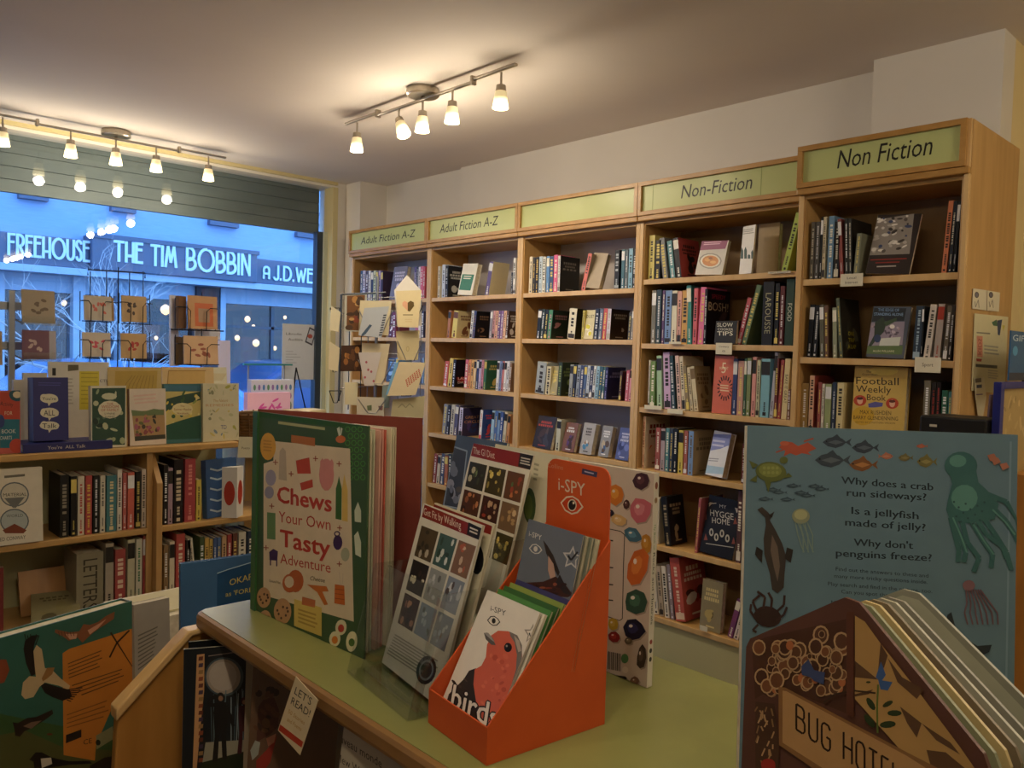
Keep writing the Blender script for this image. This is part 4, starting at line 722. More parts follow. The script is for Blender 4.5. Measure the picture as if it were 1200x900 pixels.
def dr(p):
    p.zpoly([(768, 205), (942, 208), (942, 235), (770, 228)], '#3c6c80'); p.zpoly([(770, 235), (942, 235), (940, 400), (770, 400)], '#c8b870'); p.zpoly([(780, 270), (860, 250), (940, 235), (940, 275), (850, 300), (775, 330)], '#2c4a3c')
    for i in range(30): p.zell(rr.uniform(780, 935), rr.uniform(240, 450), rr.uniform(5, 18), rr.uniform(3, 10), rr.choice(['#2c4a3c', '#d8c050', '#3c5c34', '#8c9c50', '#e0d490']), 7, rr.uniform(0, 3))
    p.zpoly([(775, 395), (850, 370), (940, 345), (940, 455), (775, 462)], '#1f5040'); p.zell(855, 318, 50, 30, '#d8cc98', 12); p.ztext('The', (845, 308), (865, 308), 9, '#8c5a2c'); p.ztext('Summer Meadow', (815, 324), (898, 324), 11, '#8c4a2c', .2); p.ztext('Notebook', (830, 342), (884, 342), 10, '#8c4a2c')
stand_book((772, 944, 202, 462), zq, YL + .05, '#2f6a6c', 'teal and yellow book with flowering hillside and winding path cover', .025, None, 3, dr, ZT)
def dr(p):
    for i in range(30): p.zell(rr.choice([rr.uniform(960, 1115)]), rr.choice([rr.uniform(205, 250), rr.uniform(320, 450)]), rr.uniform(4, 16), rr.uniform(2, 8), rr.choice(['#a8a850', '#7a90a0', '#b8b890', '#8c8c6c', '#c8b868']), 7, rr.uniform(0, 3))
    p.ztext('The Nature', (1000, 285), (1068, 283), 14, '#b08850', .2); p.ztext('REMEDIES', (965, 306), (1095, 304), 12, '#c09060'); p.ztext('TD', (1035, 412), (1062, 411), 20, '#3c4c80')
stand_book((952, 1120, 200, 458), zq, YL + .04, '#cfc9a4', 'pale cream book with scattered botanical drawings, right end of top', .03, None, 2, dr, ZT)
# back row on the top board
stand_book((110, 222, 150, 460), zq, YL + .22, '#c4c0b4', 'pale book standing behind the dark blue hardback', .02, None, 2, None, ZT)
def dr(p):
    p.zpoly([(245, 125), (262, 125), (262, 160), (245, 160)], '#23201c'); p.zpoly([(318, 110), (368, 110), (368, 135), (318, 140)], '#5c5640'); p.zpoly([(372, 140), (465, 140), (465, 320), (372, 320)], '#c8b83c')
    for i in range(8): p.zline([(380, 150 + i * 20), (458, 150 + i * 20)], 5, '#a89c30')
    p.ztext('CTS', (468, 192), (505, 192), 14, '#1b1a18'); p.zlines([(270, 170), (350, 170), (350, 300), (270, 300)], 8, '#a8a498')
stand_book((228, 512, 98, 470), zq, YL + .26, '#c9c5b8', 'white leaflet with yellow panel standing at the back of low bookcase', .01, None, 2, dr, ZT, 'leaflet', 'leaflet')
def dr(p):
    p.zpoly([(540, 140), (738, 138), (730, 300), (535, 300)], '#a88c3c'); 
    for i in range(8): p.zline([(560 + i * 20, 280), (590 + i * 18, 200), (620 + i * 14, 160)], 3, '#8a7030')
stand_book((512, 765, 124, 470), zq, YL + .24, '#b59a50', 'left of two golden brown map folders at back of low bookcase', .012, None, 6, dr, ZT, 'folder', 'map_folder')
def dr(p):
    p.zpoly([(790, 135), (960, 135), (960, 200), (780, 205)], '#bd9c5c'); p.zline([(785, 205), (790, 138), (965, 138)], 4, '#8f7038')
stand_book((768, 1010, 124, 470), zq, YL + .25, '#c4a468', 'right of two golden brown map folders at back of low bookcase', .012, None, 6, dr, ZT, 'folder', 'map_folder')
def dr(p):
    for i in range(12): p.zline([(990 + i * 7, 150), (960 + i * 7, 185)], 2, '#b09a60')
    p.ztext('T', (975, 195), (985, 195), 16, '#2a2820')
stand_book((965, 1075, 125, 470), zq, YL + .27, '#c8c4a8', 'pale striped card folder behind the botanical book', .01, None, 8, dr, ZT, 'folder', 'card_folder')
# middle shelf: hourglass book, folded card
def dr(p):
    for (y0, y1) in ((660, 775), (785, 900)):
        p.zell(68, (y0 + y1) / 2, 68, 58, '#5c6468', 20); p.zell(68, (y0 + y1) / 2, 62, 52, '#c4beaa' if y0 < 700 else '#a8b0ac', 20)
    p.zpoly([(20, 735), (116, 730), (75, 780), (60, 780)], '#6c6c68'); p.zpoly([(12, 885), (68, 855), (125, 885), (110, 900), (25, 900)], '#7a3c24'); p.ztext('MATERIAL', (15, 728), (125, 724), 16, '#2c2a24'); p.ztext('WORLD', (30, 826), (108, 822), 14, '#55544c')
    p.zlines([(20, 625), (130, 615), (130, 640), (20, 650)], 1, '#6a6658'); p.ztext('ED CONWAY', (0, 938), (120, 925), 18, '#3a382f')
stand_book((-60, 202, 604, 958), zq, YL - .01, '#d6ccb4', 'cream book with an hourglass on its cover, Material World', .03, None, 4, dr, .802)
o = find('blue book with white waves'); p = Print(obj=o, zoom=zq)
for y in (598, 640, 690, 740, 790): p.zline([(985, y), (1020, y + 8), (1060, y - 6), (1100, y + 4), (1135, y - 6)], 8, '#b8c8d4')
p.build('cover_print', o)
tri = MB().prism([(0, 0), (.045, -.04), (.09, 0)], (0, 0, 0), (1, 0, 0), (0, 1, 0), (0, 0, .205), '#d8d4cc').build('folded_card', 'card'); a = at(1048 * .25, 400 + 832 * .25, 'z', .8); tri.location = (a.x, a.y + .02, .801)
pr = Print((.045, -.04, 0), Vector((.045, .04, 0)).normalized(), (0, 0, 1), Vector((.04, -.045, 0)).normalized()); pr.ell(.03, .10, .022, .05, '#b03a2a', 16); pr.build('card_print', tri)
pr = Print((0, 0, 0), Vector((.045, -.04, 0)).normalized(), (0, 0, 1), Vector((-.04, -.045, 0)).normalized()); pr.ell(.03, .10, .022, .05, '#b03a2a', 16); pr.build('card_print', tri)
tag(tri, 'white folded card with red ovals in front of blue wave book', 'card')
# slanted board and lying book bottom left
o = MB().box(0, .22, 0, .012, 0, .16, None).build('display_board', 'binwood'); o.location = (at(28, 700, 'y', YL + .1).x, YL + .14, .5045); o.rotation_euler = (R(-18), 0, 0); tag(o, 'plain tilted wooden board on the lower left shelf', 'board')
b = book(.15, .2, .02, '#8a8258', '#6a6444'); b.location = (at(32, 712, 'y', YL + .02).x, YL - .035, .503); b.rotation_euler = (R(-74), 0, R(-12)); b.location.z += .02; tag(b, 'olive book lying tilted below the plain wooden board', 'book'); front_marks(b, .15, .2, random.Random(2), '#5c5438', '#8a8258')
b = book(.13, .22, .02, '#7c1f18', loc=(at(-8, 700, 'y', YL + .03).x - .1, YL + .03, .502)); tag(b, 'dark red book at the left edge of lower shelf', 'book')
lbl = MB().box(0, .065, -.002, 0, -.085, .0, '#c9c2a0').build('shelf_label', 'card'); a = at(281, 512, 'y', YL - .004); lbl.location = (a.x + .0, YL - .006 + .01, a.z); pr = Print((0, -.002, 0)); pr.text('Poetry', .015, -.05, .035, .01, '#3a3428'); pr.build('lettering', lbl); tag(lbl, 'cream paper label at the right end of the low bookcase top', 'label')
lbl.rotation_euler = (0, R(4), 0)

# ================================================================ table in the window corner
tb = empty('window_table', (1.96, 3.88, 0), 0, 'plain table in the window corner under the cards and basket', 'table')
ZW = 1.10
MB().box(-.50, .43, -.68, .58, ZW - .03, ZW).build('table_top', 'beech_h', tb, .004)
for sx in (-.28, .39):
    for sy in (-.3, .54): MB().box(sx - .025, sx + .025, sy - .025, sy + .025, 0, ZW - .03).build('leg', 'beech', tb, .003)
def on_plane(u, v, y): return at(u, v, 'y', y)
bk = empty('wicker_basket', (0, 0, 0), 0, 'woven wicker basket beside the right end of the low bookcase', 'basket'); a = at(292, 512, 'z', ZW); bk.location = (a.x + .06, a.y + .05, ZW)
M['wicker'] = grainy('wicker', '#6a4c28', '#4a3418', (1, 1, 1), .7, 30)
mb = MB(); 
for j in range(8): mb.tube([( .10*(1+.02*j)*cos(t), .08*(1+.02*j)*sin(t), .007 + j * .0125) for t in [2*pi*k/20 for k in range(21)]], .0075, 5)
mb.build('basket_weave', 'wicker', bk)['kind'] = 'stuff'
mb = MB(); 
for k in range(14): t = 2*pi*k/14; mb.tube([(.105*cos(t), .085*sin(t), 0), (.12*cos(t), .097*sin(t), .105)], .004, 5)
mb.build('basket_stake', 'wicker', bk)['kind'] = 'stuff'; MB().lathe([(.09, 0), (.09, .01)], 16).build('basket_base', 'wicker', bk)
def flat_card(u0, v0, u1, v1, y, col, label, cat='card', name='greeting_card', T=.002, lean=10, art=None, grp=None, rz=0, base=None):
    A = at(u0, v1, 'y', y); B = at(u1, v1, 'y', y); tz = at((u0 + u1) / 2, v0, 'y', y).z; wd = (B.x - A.x) / cos(rz); zb = base if base is not None else A.z; h = (tz - zb) / cos(R(lean))
    o = MB().box(0, wd, 0, T, 0, h, col).build(name, 'card'); o.location = (A.x, y, zb + T * sin(R(abs(lean)))); o.rotation_euler = (-R(lean), 0, rz)
    pr = Print(); (art or (lambda p, w_, h_: None))(pr, wd, h); pr.build('card_print', o); return tag(o, label, cat, grp)
def a_dots(c):
    def f(p, w_, h_):
        r = random.Random(int(w_ * 1e5)); 
        for i in range(7): p.ell(w_ * r.uniform(.25, .75), h_ * r.uniform(.3, .7), w_ * .09, h_ * .05, c, 8, r.uniform(0, 3))
    return f
def a_rows(c):
    def f(p, w_, h_):
        for j in range(3):
            for i in range(9): p.ell(w_ * (.08 + i * .105), h_ * (.25 + j * .26), w_ * .03, h_ * .09, c[(i + j) % len(c)], 8)
    return f
flat_card(294, 445, 344, 474, 4.40, '#c4cbe0', 'pale blue card box with rows of small motifs in the window', 'card box', 'card_box', .05, 0, a_rows(['#8c6ca8', '#4c7cb8', '#5a8c6c']), base=ZW)
flat_card(290, 460, 340, 480, 4.30, '#d8a8d0', 'pink patterned card box in front of the pale blue one', 'card box', 'card_box', .05, 0, a_dots('#c84ca8'), base=ZW)
for i, (u0, v0, u1, v1, y, rz, lab) in enumerate(((298, 468, 345, 490, 3.95, .2, 'cream paper bag lying in front of pink card box'), (330, 462, 362, 492, 4.05, -.3, 'small crumpled cream bag between the boxes and long envelope'), (346, 466, 402, 488, 3.9, .1, 'long cream envelope lying on the window table'))):
    a = at(u0, v1, 'z', ZW); o = MB().prism([(0, 0), (.22, .01), (.23, .15), (.16, .17), (.01, .15)], (0, 0, 0), (1, 0, 0), (0, 1, 0), (0, 0, .03), '#cfc296' if i != 1 else '#d6cba8').build('paper_bag', 'card', bevel=.006); o.location = (a.x, a.y + (i == 1) * .1, ZW + .0005); o.rotation_euler = (0, 0, rz); tag(o, lab, 'bag')
# A-frame little easel and poster on the glass
ea = empty('wire_easel', (0, 0, 0), 0, 'small black A shaped wire easel beside the window poster', 'easel'); p0 = at(340, 478, 'y', 4.40); p1 = at(349, 431, 'y', 4.40); p2 = at(359, 470, 'y', 4.40); ea.location = (p0.x, 4.40, ZW)
for q in (p0, p2): MB().tube([(q.x - p0.x, 0, 0), (p1.x - p0.x, .02, p1.z - ZW)], .004, 6).build('leg', 'wire', ea)
MB().tube([(p1.x - p0.x, .02, p1.z - ZW), (p1.x - p0.x + .04, .14, 0)], .004, 6).build('leg', 'wire', ea)
P4 = (330, 381, 373, 445); a = at(P4[0], P4[3], 'y', 5.322); b_ = at(P4[2] + .5, P4[1], 'y', 5.322); wd, h = b_.x - a.x, b_.z - a.z
o = MB().box(0, wd, 0, .001, 0, h, '#c9ced6').build('window_poster', 'card'); o.location = (a.x, 5.322, a.z); pr = Print()
pr.text('Libro.fm', wd * .1, h * .80, wd * .42, h * .045, '#1c1d22'); pr.text('Audible', wd * .16, h * .70, wd * .4, h * .045, '#1c1d22')
pr.poly([(wd*.62, h*.68), (wd*.82, h*.62), (wd*.94, h*.9), (wd*.74, h*.96)], '#3c3a48'); pr.poly([(wd*.66, h*.70), (wd*.81, h*.655), (wd*.90, h*.88), (wd*.755, h*.925)], '#b9bdc8'); pr.ell(wd * .76, h * .79, wd * .07, h * .04, '#a04c40')
for i in range(5): pr.rect(wd * .1, h * (.5 - i * .05), wd * (.3 + .1 * (i % 3)), h * (.512 - i * .05), '#a4a8b2')
pr.build('poster_print', o); tag(o, 'white poster with a phone drawing stuck on the window glass', 'poster')
MB_ = MB().box(0, .012, 0, .012, 0, .5)
gs = MB().box(0, at(343, 428, 'y', 5.26).x - at(286, 428, 'y', 5.26).x, 0, .02, 0, .012, '#3c8c8c').build('teal_shelf_edge', 'print'); a = at(286, 428, 'y', 5.26); gs.location = (a.x, 5.26, a.z); tag(gs, 'thin teal rail across the window above the card boxes', 'rail')
for x in (.03, .30): MB().box(x, x + .008, .004, .012, .552 - a.z, 0, '#8a8c90').build('rail_leg', 'print', gs)
# window display ledge carrying the card racks
led = empty('window_display_ledge', (.9, 4.74, 0), 0, 'deep wooden display ledge under the card racks in the window', 'ledge'); MB().box(-1.2, 1.3, -.22, .22, .93, .955).build('ledge_top', 'beech_h', led, .003)
for x in (-1.15, -.3, .58, 1.24): MB().box(x, x + .04, -.18, .18, 0, .93).build('support', 'beech', led)
ZL = .955
def rack(name, u, y, v_top, tiers, label, m_='wire', zbase=ZL, r=.004, pole=True, hw=.10):
    """free standing wire rack: frame, and pockets holding cards"""
    c = at(u, 400, 'y', y); rk = empty(name, (c.x, y, zbase), 0, label, 'card rack'); zt = at(u, v_top, 'y', y).z - zbase
    if pole: MB().tube([(0, 0, .01), (0, 0, zt)], .0035, 8).build('pole', m_, rk)
    MB().lathe([(.10, 0), (.10, .008), (.02, .014)], 20).build('base', m_, rk)
    return rk, c, zt
def pocket(rk, u0, u1, vt, vb, y, m_='wire', r=.0028, deep=.035):
    """wire pocket given by its photo extent, front loop with two rounded uprights"""
    o = rk.location; A = at(u0, vb, 'y', y); B = at(u1, vt, 'y', y); x0, x1, z0, z1 = A.x - o.x, B.x - o.x, A.z - o.z, B.z - o.z; yy = y - o.y; w_ = x1 - x0
    mb = MB()
    for s, e in ((x0, x0 + w_ * .3), (x1, x1 - w_ * .3)):
        mb.tube([(s, yy, z1), (s + (e - s) * .7, yy - .004, z1), (e, yy - .004, z1 - .02), (e, yy, z0)], r, 5)
        mb.tube([(s, yy, z1), (s, yy + deep, z1)], r, 5); mb.tube([(e, yy, z0), (e, yy + deep, z0)], r, 5)
    mb.tube([(x0, yy, z0), (x1, yy, z0)], r, 5); mb.tube([(x0, yy + deep, z0), (x0, yy + deep, z1 + .05)], r, 5); mb.tube([(x1, yy + deep, z0), (x1, yy + deep, z1 + .05)], r, 5); mb.tube([(x0, yy + deep, z1), (x1, yy + deep, z1)], r, 5)
    mb.tube([((x0 + x1) / 2, yy + deep, z1), (0, 0, z1)], r, 5)
    return mb.build('wire_pocket', m_, rk)
GR = 'greeting cards in the window racks'
yr = 4.70
rk, c, zt = rack('card_rack', 138, yr, 313, 2, 'black wire card rack with two columns of cards in the middle of window')
a0, a1 = at(103, 316, 'y', yr), at(170, 320, 'y', yr); MB().tube([(a0.x - c.x, 0, a0.z - ZL - .03), (a0.x - c.x, 0, a0.z - ZL), (a1.x - c.x, 0, a1.z - ZL), (a1.x - c.x, 0, a1.z - ZL - .03)], .004, 6).build('top_rail', 'wire', rk)
for u in (106, 125, 152, 168): a = at(u, 400, 'y', yr); MB().tube([(a.x - c.x, .01, -.03 + .03), (a.x - c.x, .01, at(u, 318, 'y', yr).z - ZL)], .003, 5).build('upright', 'wire', rk)
for (u0, u1, vt, vb) in ((96, 131, 354, 376), (142, 178, 356, 379), (96, 130, 399, 419), (142, 178, 400, 422)): pocket(rk, u0, u1, vt, vb, yr - .05)
for (u0, v0, u1, v1, col, lab, ac, ln) in ((99, 347, 131, 375, '#c4bcae', 'cream card with a coral flower, upper left of middle rack', '#c86a5c', 6), (143, 347, 172, 377, '#bfa276', 'kraft brown card with dark mark, upper right of middle rack', '#3a2a20', 5),
    (97, 390, 130, 418, '#cbbfae', 'pale card with red script, lower left of middle rack', '#c04c5c', 6), (142, 391, 172, 420, '#bd9c6a', 'kraft card with red house, lower right of middle rack', '#a83a30', 5)):
    flat_card(u0, v0, u1, v1, yr - .035, col, lab, art=a_dots(ac), T=.012, lean=ln, grp=GR)
flat_card(128, 349, 134, 376, yr - .03, '#9c7c4c', 'brown envelope beside the upper left card of middle rack', 'envelope', 'envelope', .01, 8)
yr2 = 4.62
rk, c, zt = rack('card_rack', 236, yr2, 342, 2, 'black wire card rack at right of window holding stacked kraft cards')
for (u0, u1, vt, vb) in ((208, 256, 362, 386), (208, 257, 404, 427)): pocket(rk, u0, u1, vt, vb, yr2 - .06)
MB().tube([(at(200, 400, 'y', yr2).x - c.x, 0, at(200, 386, 'y', yr2).z - ZL), (at(262, 400, 'y', yr2).x - c.x, 0, at(262, 388, 'y', yr2).z - ZL)], .004, 5).build('tier_ring', 'wire', rk)
def a_frame(c1, c2):
    def f(p, w_, h_): p.rect(w_ * .22, h_ * .08, w_ * .85, h_ * .78, c1); p.rect(w_ * .34, h_ * .2, w_ * .73, h_ * .62, c2)
    return f
flat_card(221, 347, 255, 385, yr2 - .045, '#b98c5c', 'tan card with orange framed picture in the right rack', art=a_frame('#b86038', '#9c8068'), T=.012, lean=4, grp=GR)
flat_card(216, 394, 256, 427, yr2 - .045, '#c4a27a', 'tan card with dark twig drawing, lower right rack', art=a_dots('#8c5040'), T=.012, lean=5, grp=GR)
flat_card(210, 347, 222, 385, yr2 - .02, '#6a4c30', 'dark brown card edge left of the orange framed card', T=.02, lean=2, rz=.6)
flat_card(200, 346, 212, 385, yr2 + .02, '#c8cce0', 'white card edge at upper left of right rack', T=.01, lean=1, rz=.5)
flat_card(200, 386, 212, 429, yr2 + .02, '#b8bedc', 'lilac card edge at lower left of right rack', T=.01, lean=1, rz=.5)
flat_card(209, 395, 220, 428, yr2 + .01, '#6c5434', 'brown and white card edge at lower left of right rack', T=.02, lean=2, rz=.6)
flat_card(228, 386, 258, 397, yr2 + .03, '#d0d4e0', 'white card peeping between the tiers of right rack', T=.004, lean=0)
flat_card(256, 399, 270, 500, yr2 + .08, '#c8c8e8', 'lilac white notice standing right of the racks', 'notice', 'notice', .004, 2)
yr3 = 4.55
a = at(14, 400, 'y', yr3); rk = empty('grey_card_stand', (a.x, yr3, ZL), 0, 'grey metal upright card stand at the left edge of the window', 'card rack')
zt = at(14, 340, 'y', yr3).z - ZL
MB().box(-.014, .014, 0, .02, 0, zt).build('upright', 'wiresilver', rk, .002); MB().lathe([(.12, 0), (.12, .01)], 16).build('base', 'wiresilver', rk)
for v in (357, 404): z = at(10, v, 'y', yr3).z - ZL; MB().box(-.22, .05, .02, .03, z - .025, z + .015).build('cross_bar', 'wiresilver', rk, .002)
for v in (379, 421): z = at(40, v, 'y', yr3).z - ZL; x0, x1 = at(24, v, 'y', yr3).x - a.x, at(68, v, 'y', yr3).x - a.x; MB().box(x0, x1, -.06, .0, z - .008, z).box(x0, x1, -.062, -.058, z - .008, z + .035).build('card_tray', 'acrylic', rk)
for v in (379, 421): z = at(40, v, 'y', yr3).z - ZL; MB().tube([(.01, .01, z + .02), (.05, -.02, z - .006)], .004, 5).build('tray_arm', 'wiresilver', rk)
flat_card(26, 340, 66, 378, yr3 - .05, '#a89a84', 'large kraft card with small shapes, left edge of window', art=a_dots('#6c5c4c'), T=.006, lean=5, rz=.1)
flat_card(26, 387, 58, 421, yr3 - .05, '#7c5868', 'plum card with a pale flower below the large kraft card', art=a_dots('#c0a8a0'), T=.006, lean=4)
flat_card(57, 388, 66, 421, yr3 - .04, '#b4b0b8', 'grey white card edge beside the plum card', T=.006, lean=4)
flat_card(-14, 388, 3, 428, yr3 - .05, '#a8906c', 'tan card at the very left edge of the window', T=.006, lean=4)

# ================================================================ tall card spinner by the bookcases
sx, sy = 2.62, 3.86
sp = empty('card_spinner', (sx, sy, 0), 0, 'tall wire card spinner crowded with cards before the Adult Fiction bookcase', 'card rack'); ZS = 0
def loc_at(u, v, r_=0.0, ang=0):      # point on the vertical plane through the spinner that faces the room, moved r_ outwards
    r = ray(u, v); n = Vector((-sin(.62), -cos(.62), 0)); o = Vector((sx, sy, 0)) + n * r_; t = (o - CAM).dot(n) / r.dot(n); return CAM + r * t
fx = Vector((cos(.62), -sin(.62), 0)); fn = Vector((-sin(.62), -cos(.62), 0))
ztop = loc_at(442, 330).z
a = loc_at(441, 400); MB().tube([(a.x - sx, a.y - sy, 0), (a.x - sx, a.y - sy, ztop + .03)], .009, 8).build('pole', 'wiresilver', sp)
MB().lathe([(.22, 0), (.22, .012), (.03, .03)], 24).build('base', 'wiresilver', sp)
pol = a
def spt(u, v, r_=0): q = loc_at(u, v, r_); return (q.x - sx, q.y - sy, q.z)
MB().tube([spt(400, 345), spt(452, 343)], .006, 6).build('top_rail', 'frame', sp); MB().tube([spt(400, 345), spt(397, 470)], .006, 6).build('side_rail', 'frame', sp)
for v in (352, 368, 385, 418, 455): MB().tube([spt(398, v), spt(441, v - 3), spt(498, v - 5)], .003, 5).build('tier_wire', 'wiresilver', sp)
for u in (410, 424, 432, 468, 494): MB().tube([spt(u, 352), spt(u - 2, 480)], .0028, 5).build('upright_wire', 'wire' if u < 430 else 'wiresilver', sp)
def bracket(u0, u1, vt, vb, m_, r_=.1):      # V-shaped wire front of a pocket
    mb = MB(); um = (u0 + u1) / 2
    mb.tube([spt(u0, vt, r_), spt(u0 + (u1 - u0) * .35, vb, r_), spt(u1 - (u1 - u0) * .35, vb, r_), spt(u1, vt, r_)], .0028, 5)
    mb.tube([spt(u0, vt, r_), spt(u0, vt, 0)], .0028, 5); mb.tube([spt(u1, vt, r_), spt(u1, vt, 0)], .0028, 5); mb.tube([spt(u0, vt, 0), spt(u1, vt, 0)], .0028, 5); mb.tube([spt(um, vb, r_), spt(um, vb, 0)], .0028, 5)
    mb.build('wire_pocket', m_, sp)
for q in ((387, 398, 361, 388, 'wire', .02), (386, 398, 409, 436, 'wire', .02), (421, 460, 364, 394, 'wiresilver', .1), (420, 462, 422, 450, 'wiresilver', .1), (466, 495, 358, 383, 'wire', .1), (466, 495, 400, 423, 'wiresilver', .1), (458, 494, 442, 464, 'wire', .12), (386, 400, 458, 472, 'wire', .02), (420, 452, 468, 484, 'wiresilver', .1)): bracket(*q)
GS = 'cards on the tall spinner'
def scard(pts, r_, col, label, art=None, T=.003, cat='card', name='greeting_card', z=None):
    P = [loc_at(u, v, r_) for u, v in pts]; o0 = P[3]; pl_ = [((p - o0).dot(fx), p.z - o0.z) for p in P]
    o = MB().prism(pl_, (0, 0, 0), (1, 0, 0), (0, 0, 1), (0, T, 0), col).build(name, 'card'); o.location = o0; o.rotation_euler = (0, 0, -.62)
    if art: p = Print(obj=o, zoom=z or (380, 300, .2222)); art(p); p.build('card_print', o)
    return tag(o, label, cat, GS)
def g1(p):
    p.zpoly([(120, 210), (215, 205), (205, 395), (118, 390)], '#6a4424')
    for i in range(14): p.zell(rr.uniform(125, 200), rr.uniform(215, 385), rr.uniform(8, 24), rr.uniform(8, 22), rr.choice(['#a87a44', '#3c2a1c', '#b89058', '#7c3c2c', '#4a3424']), 8)
scard([(404, 346), (430, 345), (428, 389), (403, 388)], .03, '#a9aaa0', 'card with dark golden painting at upper left of spinner', g1)
def g2(p):
    p.zpoly([(92, 478), (195, 476), (192, 604), (90, 606)], '#3c2416')
    for i in range(10): p.zell(rr.uniform(105, 180), rr.uniform(490, 590), rr.uniform(6, 16), rr.uniform(10, 20), rr.choice(['#8a5c30', '#5c3a20', '#a87840']), 8)
scard([(400, 405), (427, 404), (424, 435), (399, 435)], .02, '#3c2416', 'dark brown painting card at middle left of spinner', g2)
scard([(388, 358), (399, 366), (397, 389), (386, 387)], .03, '#cfc8a8', 'narrow cream card edge at far upper left of spinner', T=.02)
scard([(386, 400), (398, 408), (396, 435), (385, 433)], .03, '#c8c0a0', 'narrow cream card edge at far lower left of spinner', T=.02)
scard([(422, 352), (459, 353), (455, 393), (420, 392)], .05, '#c9bd98', 'cream envelope behind the pale blue spiral card', T=.004)
def g3(p):
    p.zpoly([(195, 415), (240, 360), (252, 366), (220, 410), (200, 425)], '#3a5068')
    for i in range(9): p.zpoly([(312 - i * 3, 310 + i * 13), (328 - i * 3, 308 + i * 13), (327 - i * 3, 315 + i * 13), (311 - i * 3, 317 + i * 13)], '#2c3440')
scard([(427, 361), (456, 359), (447, 396), (420, 393)], .11, '#a8b0ba', 'pale blue card with a pen and dark ticks on spinner', g3)
scard([(424, 402), (457, 403), (449, 452), (424, 450)], .05, '#cfc2a0', 'tall cream envelope in middle of spinner', T=.004)
def g4(p):
    for x, y in ((215, 640), (232, 600), (260, 660), (248, 610), (222, 560)): p.zell(x, y, 6, 7, '#a05060', 8)
scard([(420, 413), (447, 413), (438, 452), (427, 452)], .11, '#b9b4b4', 'tapering white card with small red flowers on spinner', g4)
scard([(462, 340), (477, 322), (493, 340), (494, 382), (465, 383)], .05, '#dcd8d0', 'white pointed envelope behind the two hearts card', T=.003, cat='envelope', name='envelope')
def g5(p):
    p.zpoly([(412, 262), (412, 246), (424, 236), (440, 246), (440, 290)], '#dba888'); p.zpoly([(440, 246), (455, 236), (472, 244), (474, 264), (452, 293), (440, 290)], '#5c4a20'); p.zlines([(415, 305), (475, 305), (475, 318), (415, 318)], 1, '#8c8060')
    p.zlines([(425, 330), (470, 330), (468, 352), (427, 352)], 2, '#d0bc90')
scard([(464, 341), (494, 340), (490, 384), (466, 383)], .11, '#d8c898', 'cream card with a peach and a gold heart on spinner', g5)
scard([(464, 388), (492, 387), (490, 422), (466, 422)], .06, '#c8ba8c', 'plain cream card below the two hearts card', lambda p: p.zring(440, 490, 8, 14, 3, '#a89c70', inner='#c8ba8c'))
def g6(p):
    for i in range(7):
        for j in range(5): p.zell(432 + i * 11 + j * 2, 668 - i * 9 + j * 8 - 14, 5.5, 3, '#b04438', 7, -.7)
scard([(468, 424), (499, 425), (487, 463), (454, 464)], .13, '#cfc09a', 'large cream card with a red fan of leaves on spinner', g6)
scard([(463, 426), (467, 424), (456, 462), (452, 463)], .125, '#5c9cc8', 'thin blue card edge behind the red leaf card')
scard([(418, 465), (450, 466), (450, 492), (418, 490)], .1, '#b8b4a4', 'white card with dark patches at bottom middle of spinner', lambda p: (p.zpoly([(225, 790), (250, 785), (250, 815), (228, 815)], '#5c6a50'), p.zpoly([(285, 790), (310, 792), (308, 815), (288, 812)], '#6a4c50')))
scard([(460, 468), (498, 464), (496, 492), (458, 492)], .1, '#b5ac84', 'olive cream card with pale script at bottom right of spinner', lambda p: p.zline([(390, 800), (410, 780), (430, 800), (450, 778), (470, 798)], 5, '#8a8468'))
scard([(404, 448), (420, 448), (418, 475), (404, 474)], .04, '#c4c0a0', 'pale card at lower left of the spinner pole')
scard([(448, 452), (457, 452), (456, 478), (447, 478)], .06, '#8a9c98', 'grey green card edge at lower middle of spinner')
scard([(447, 362), (455, 372), (452, 393), (448, 393)], .0, '#7a3c4c', 'dark red card edge seen behind spinner pocket')

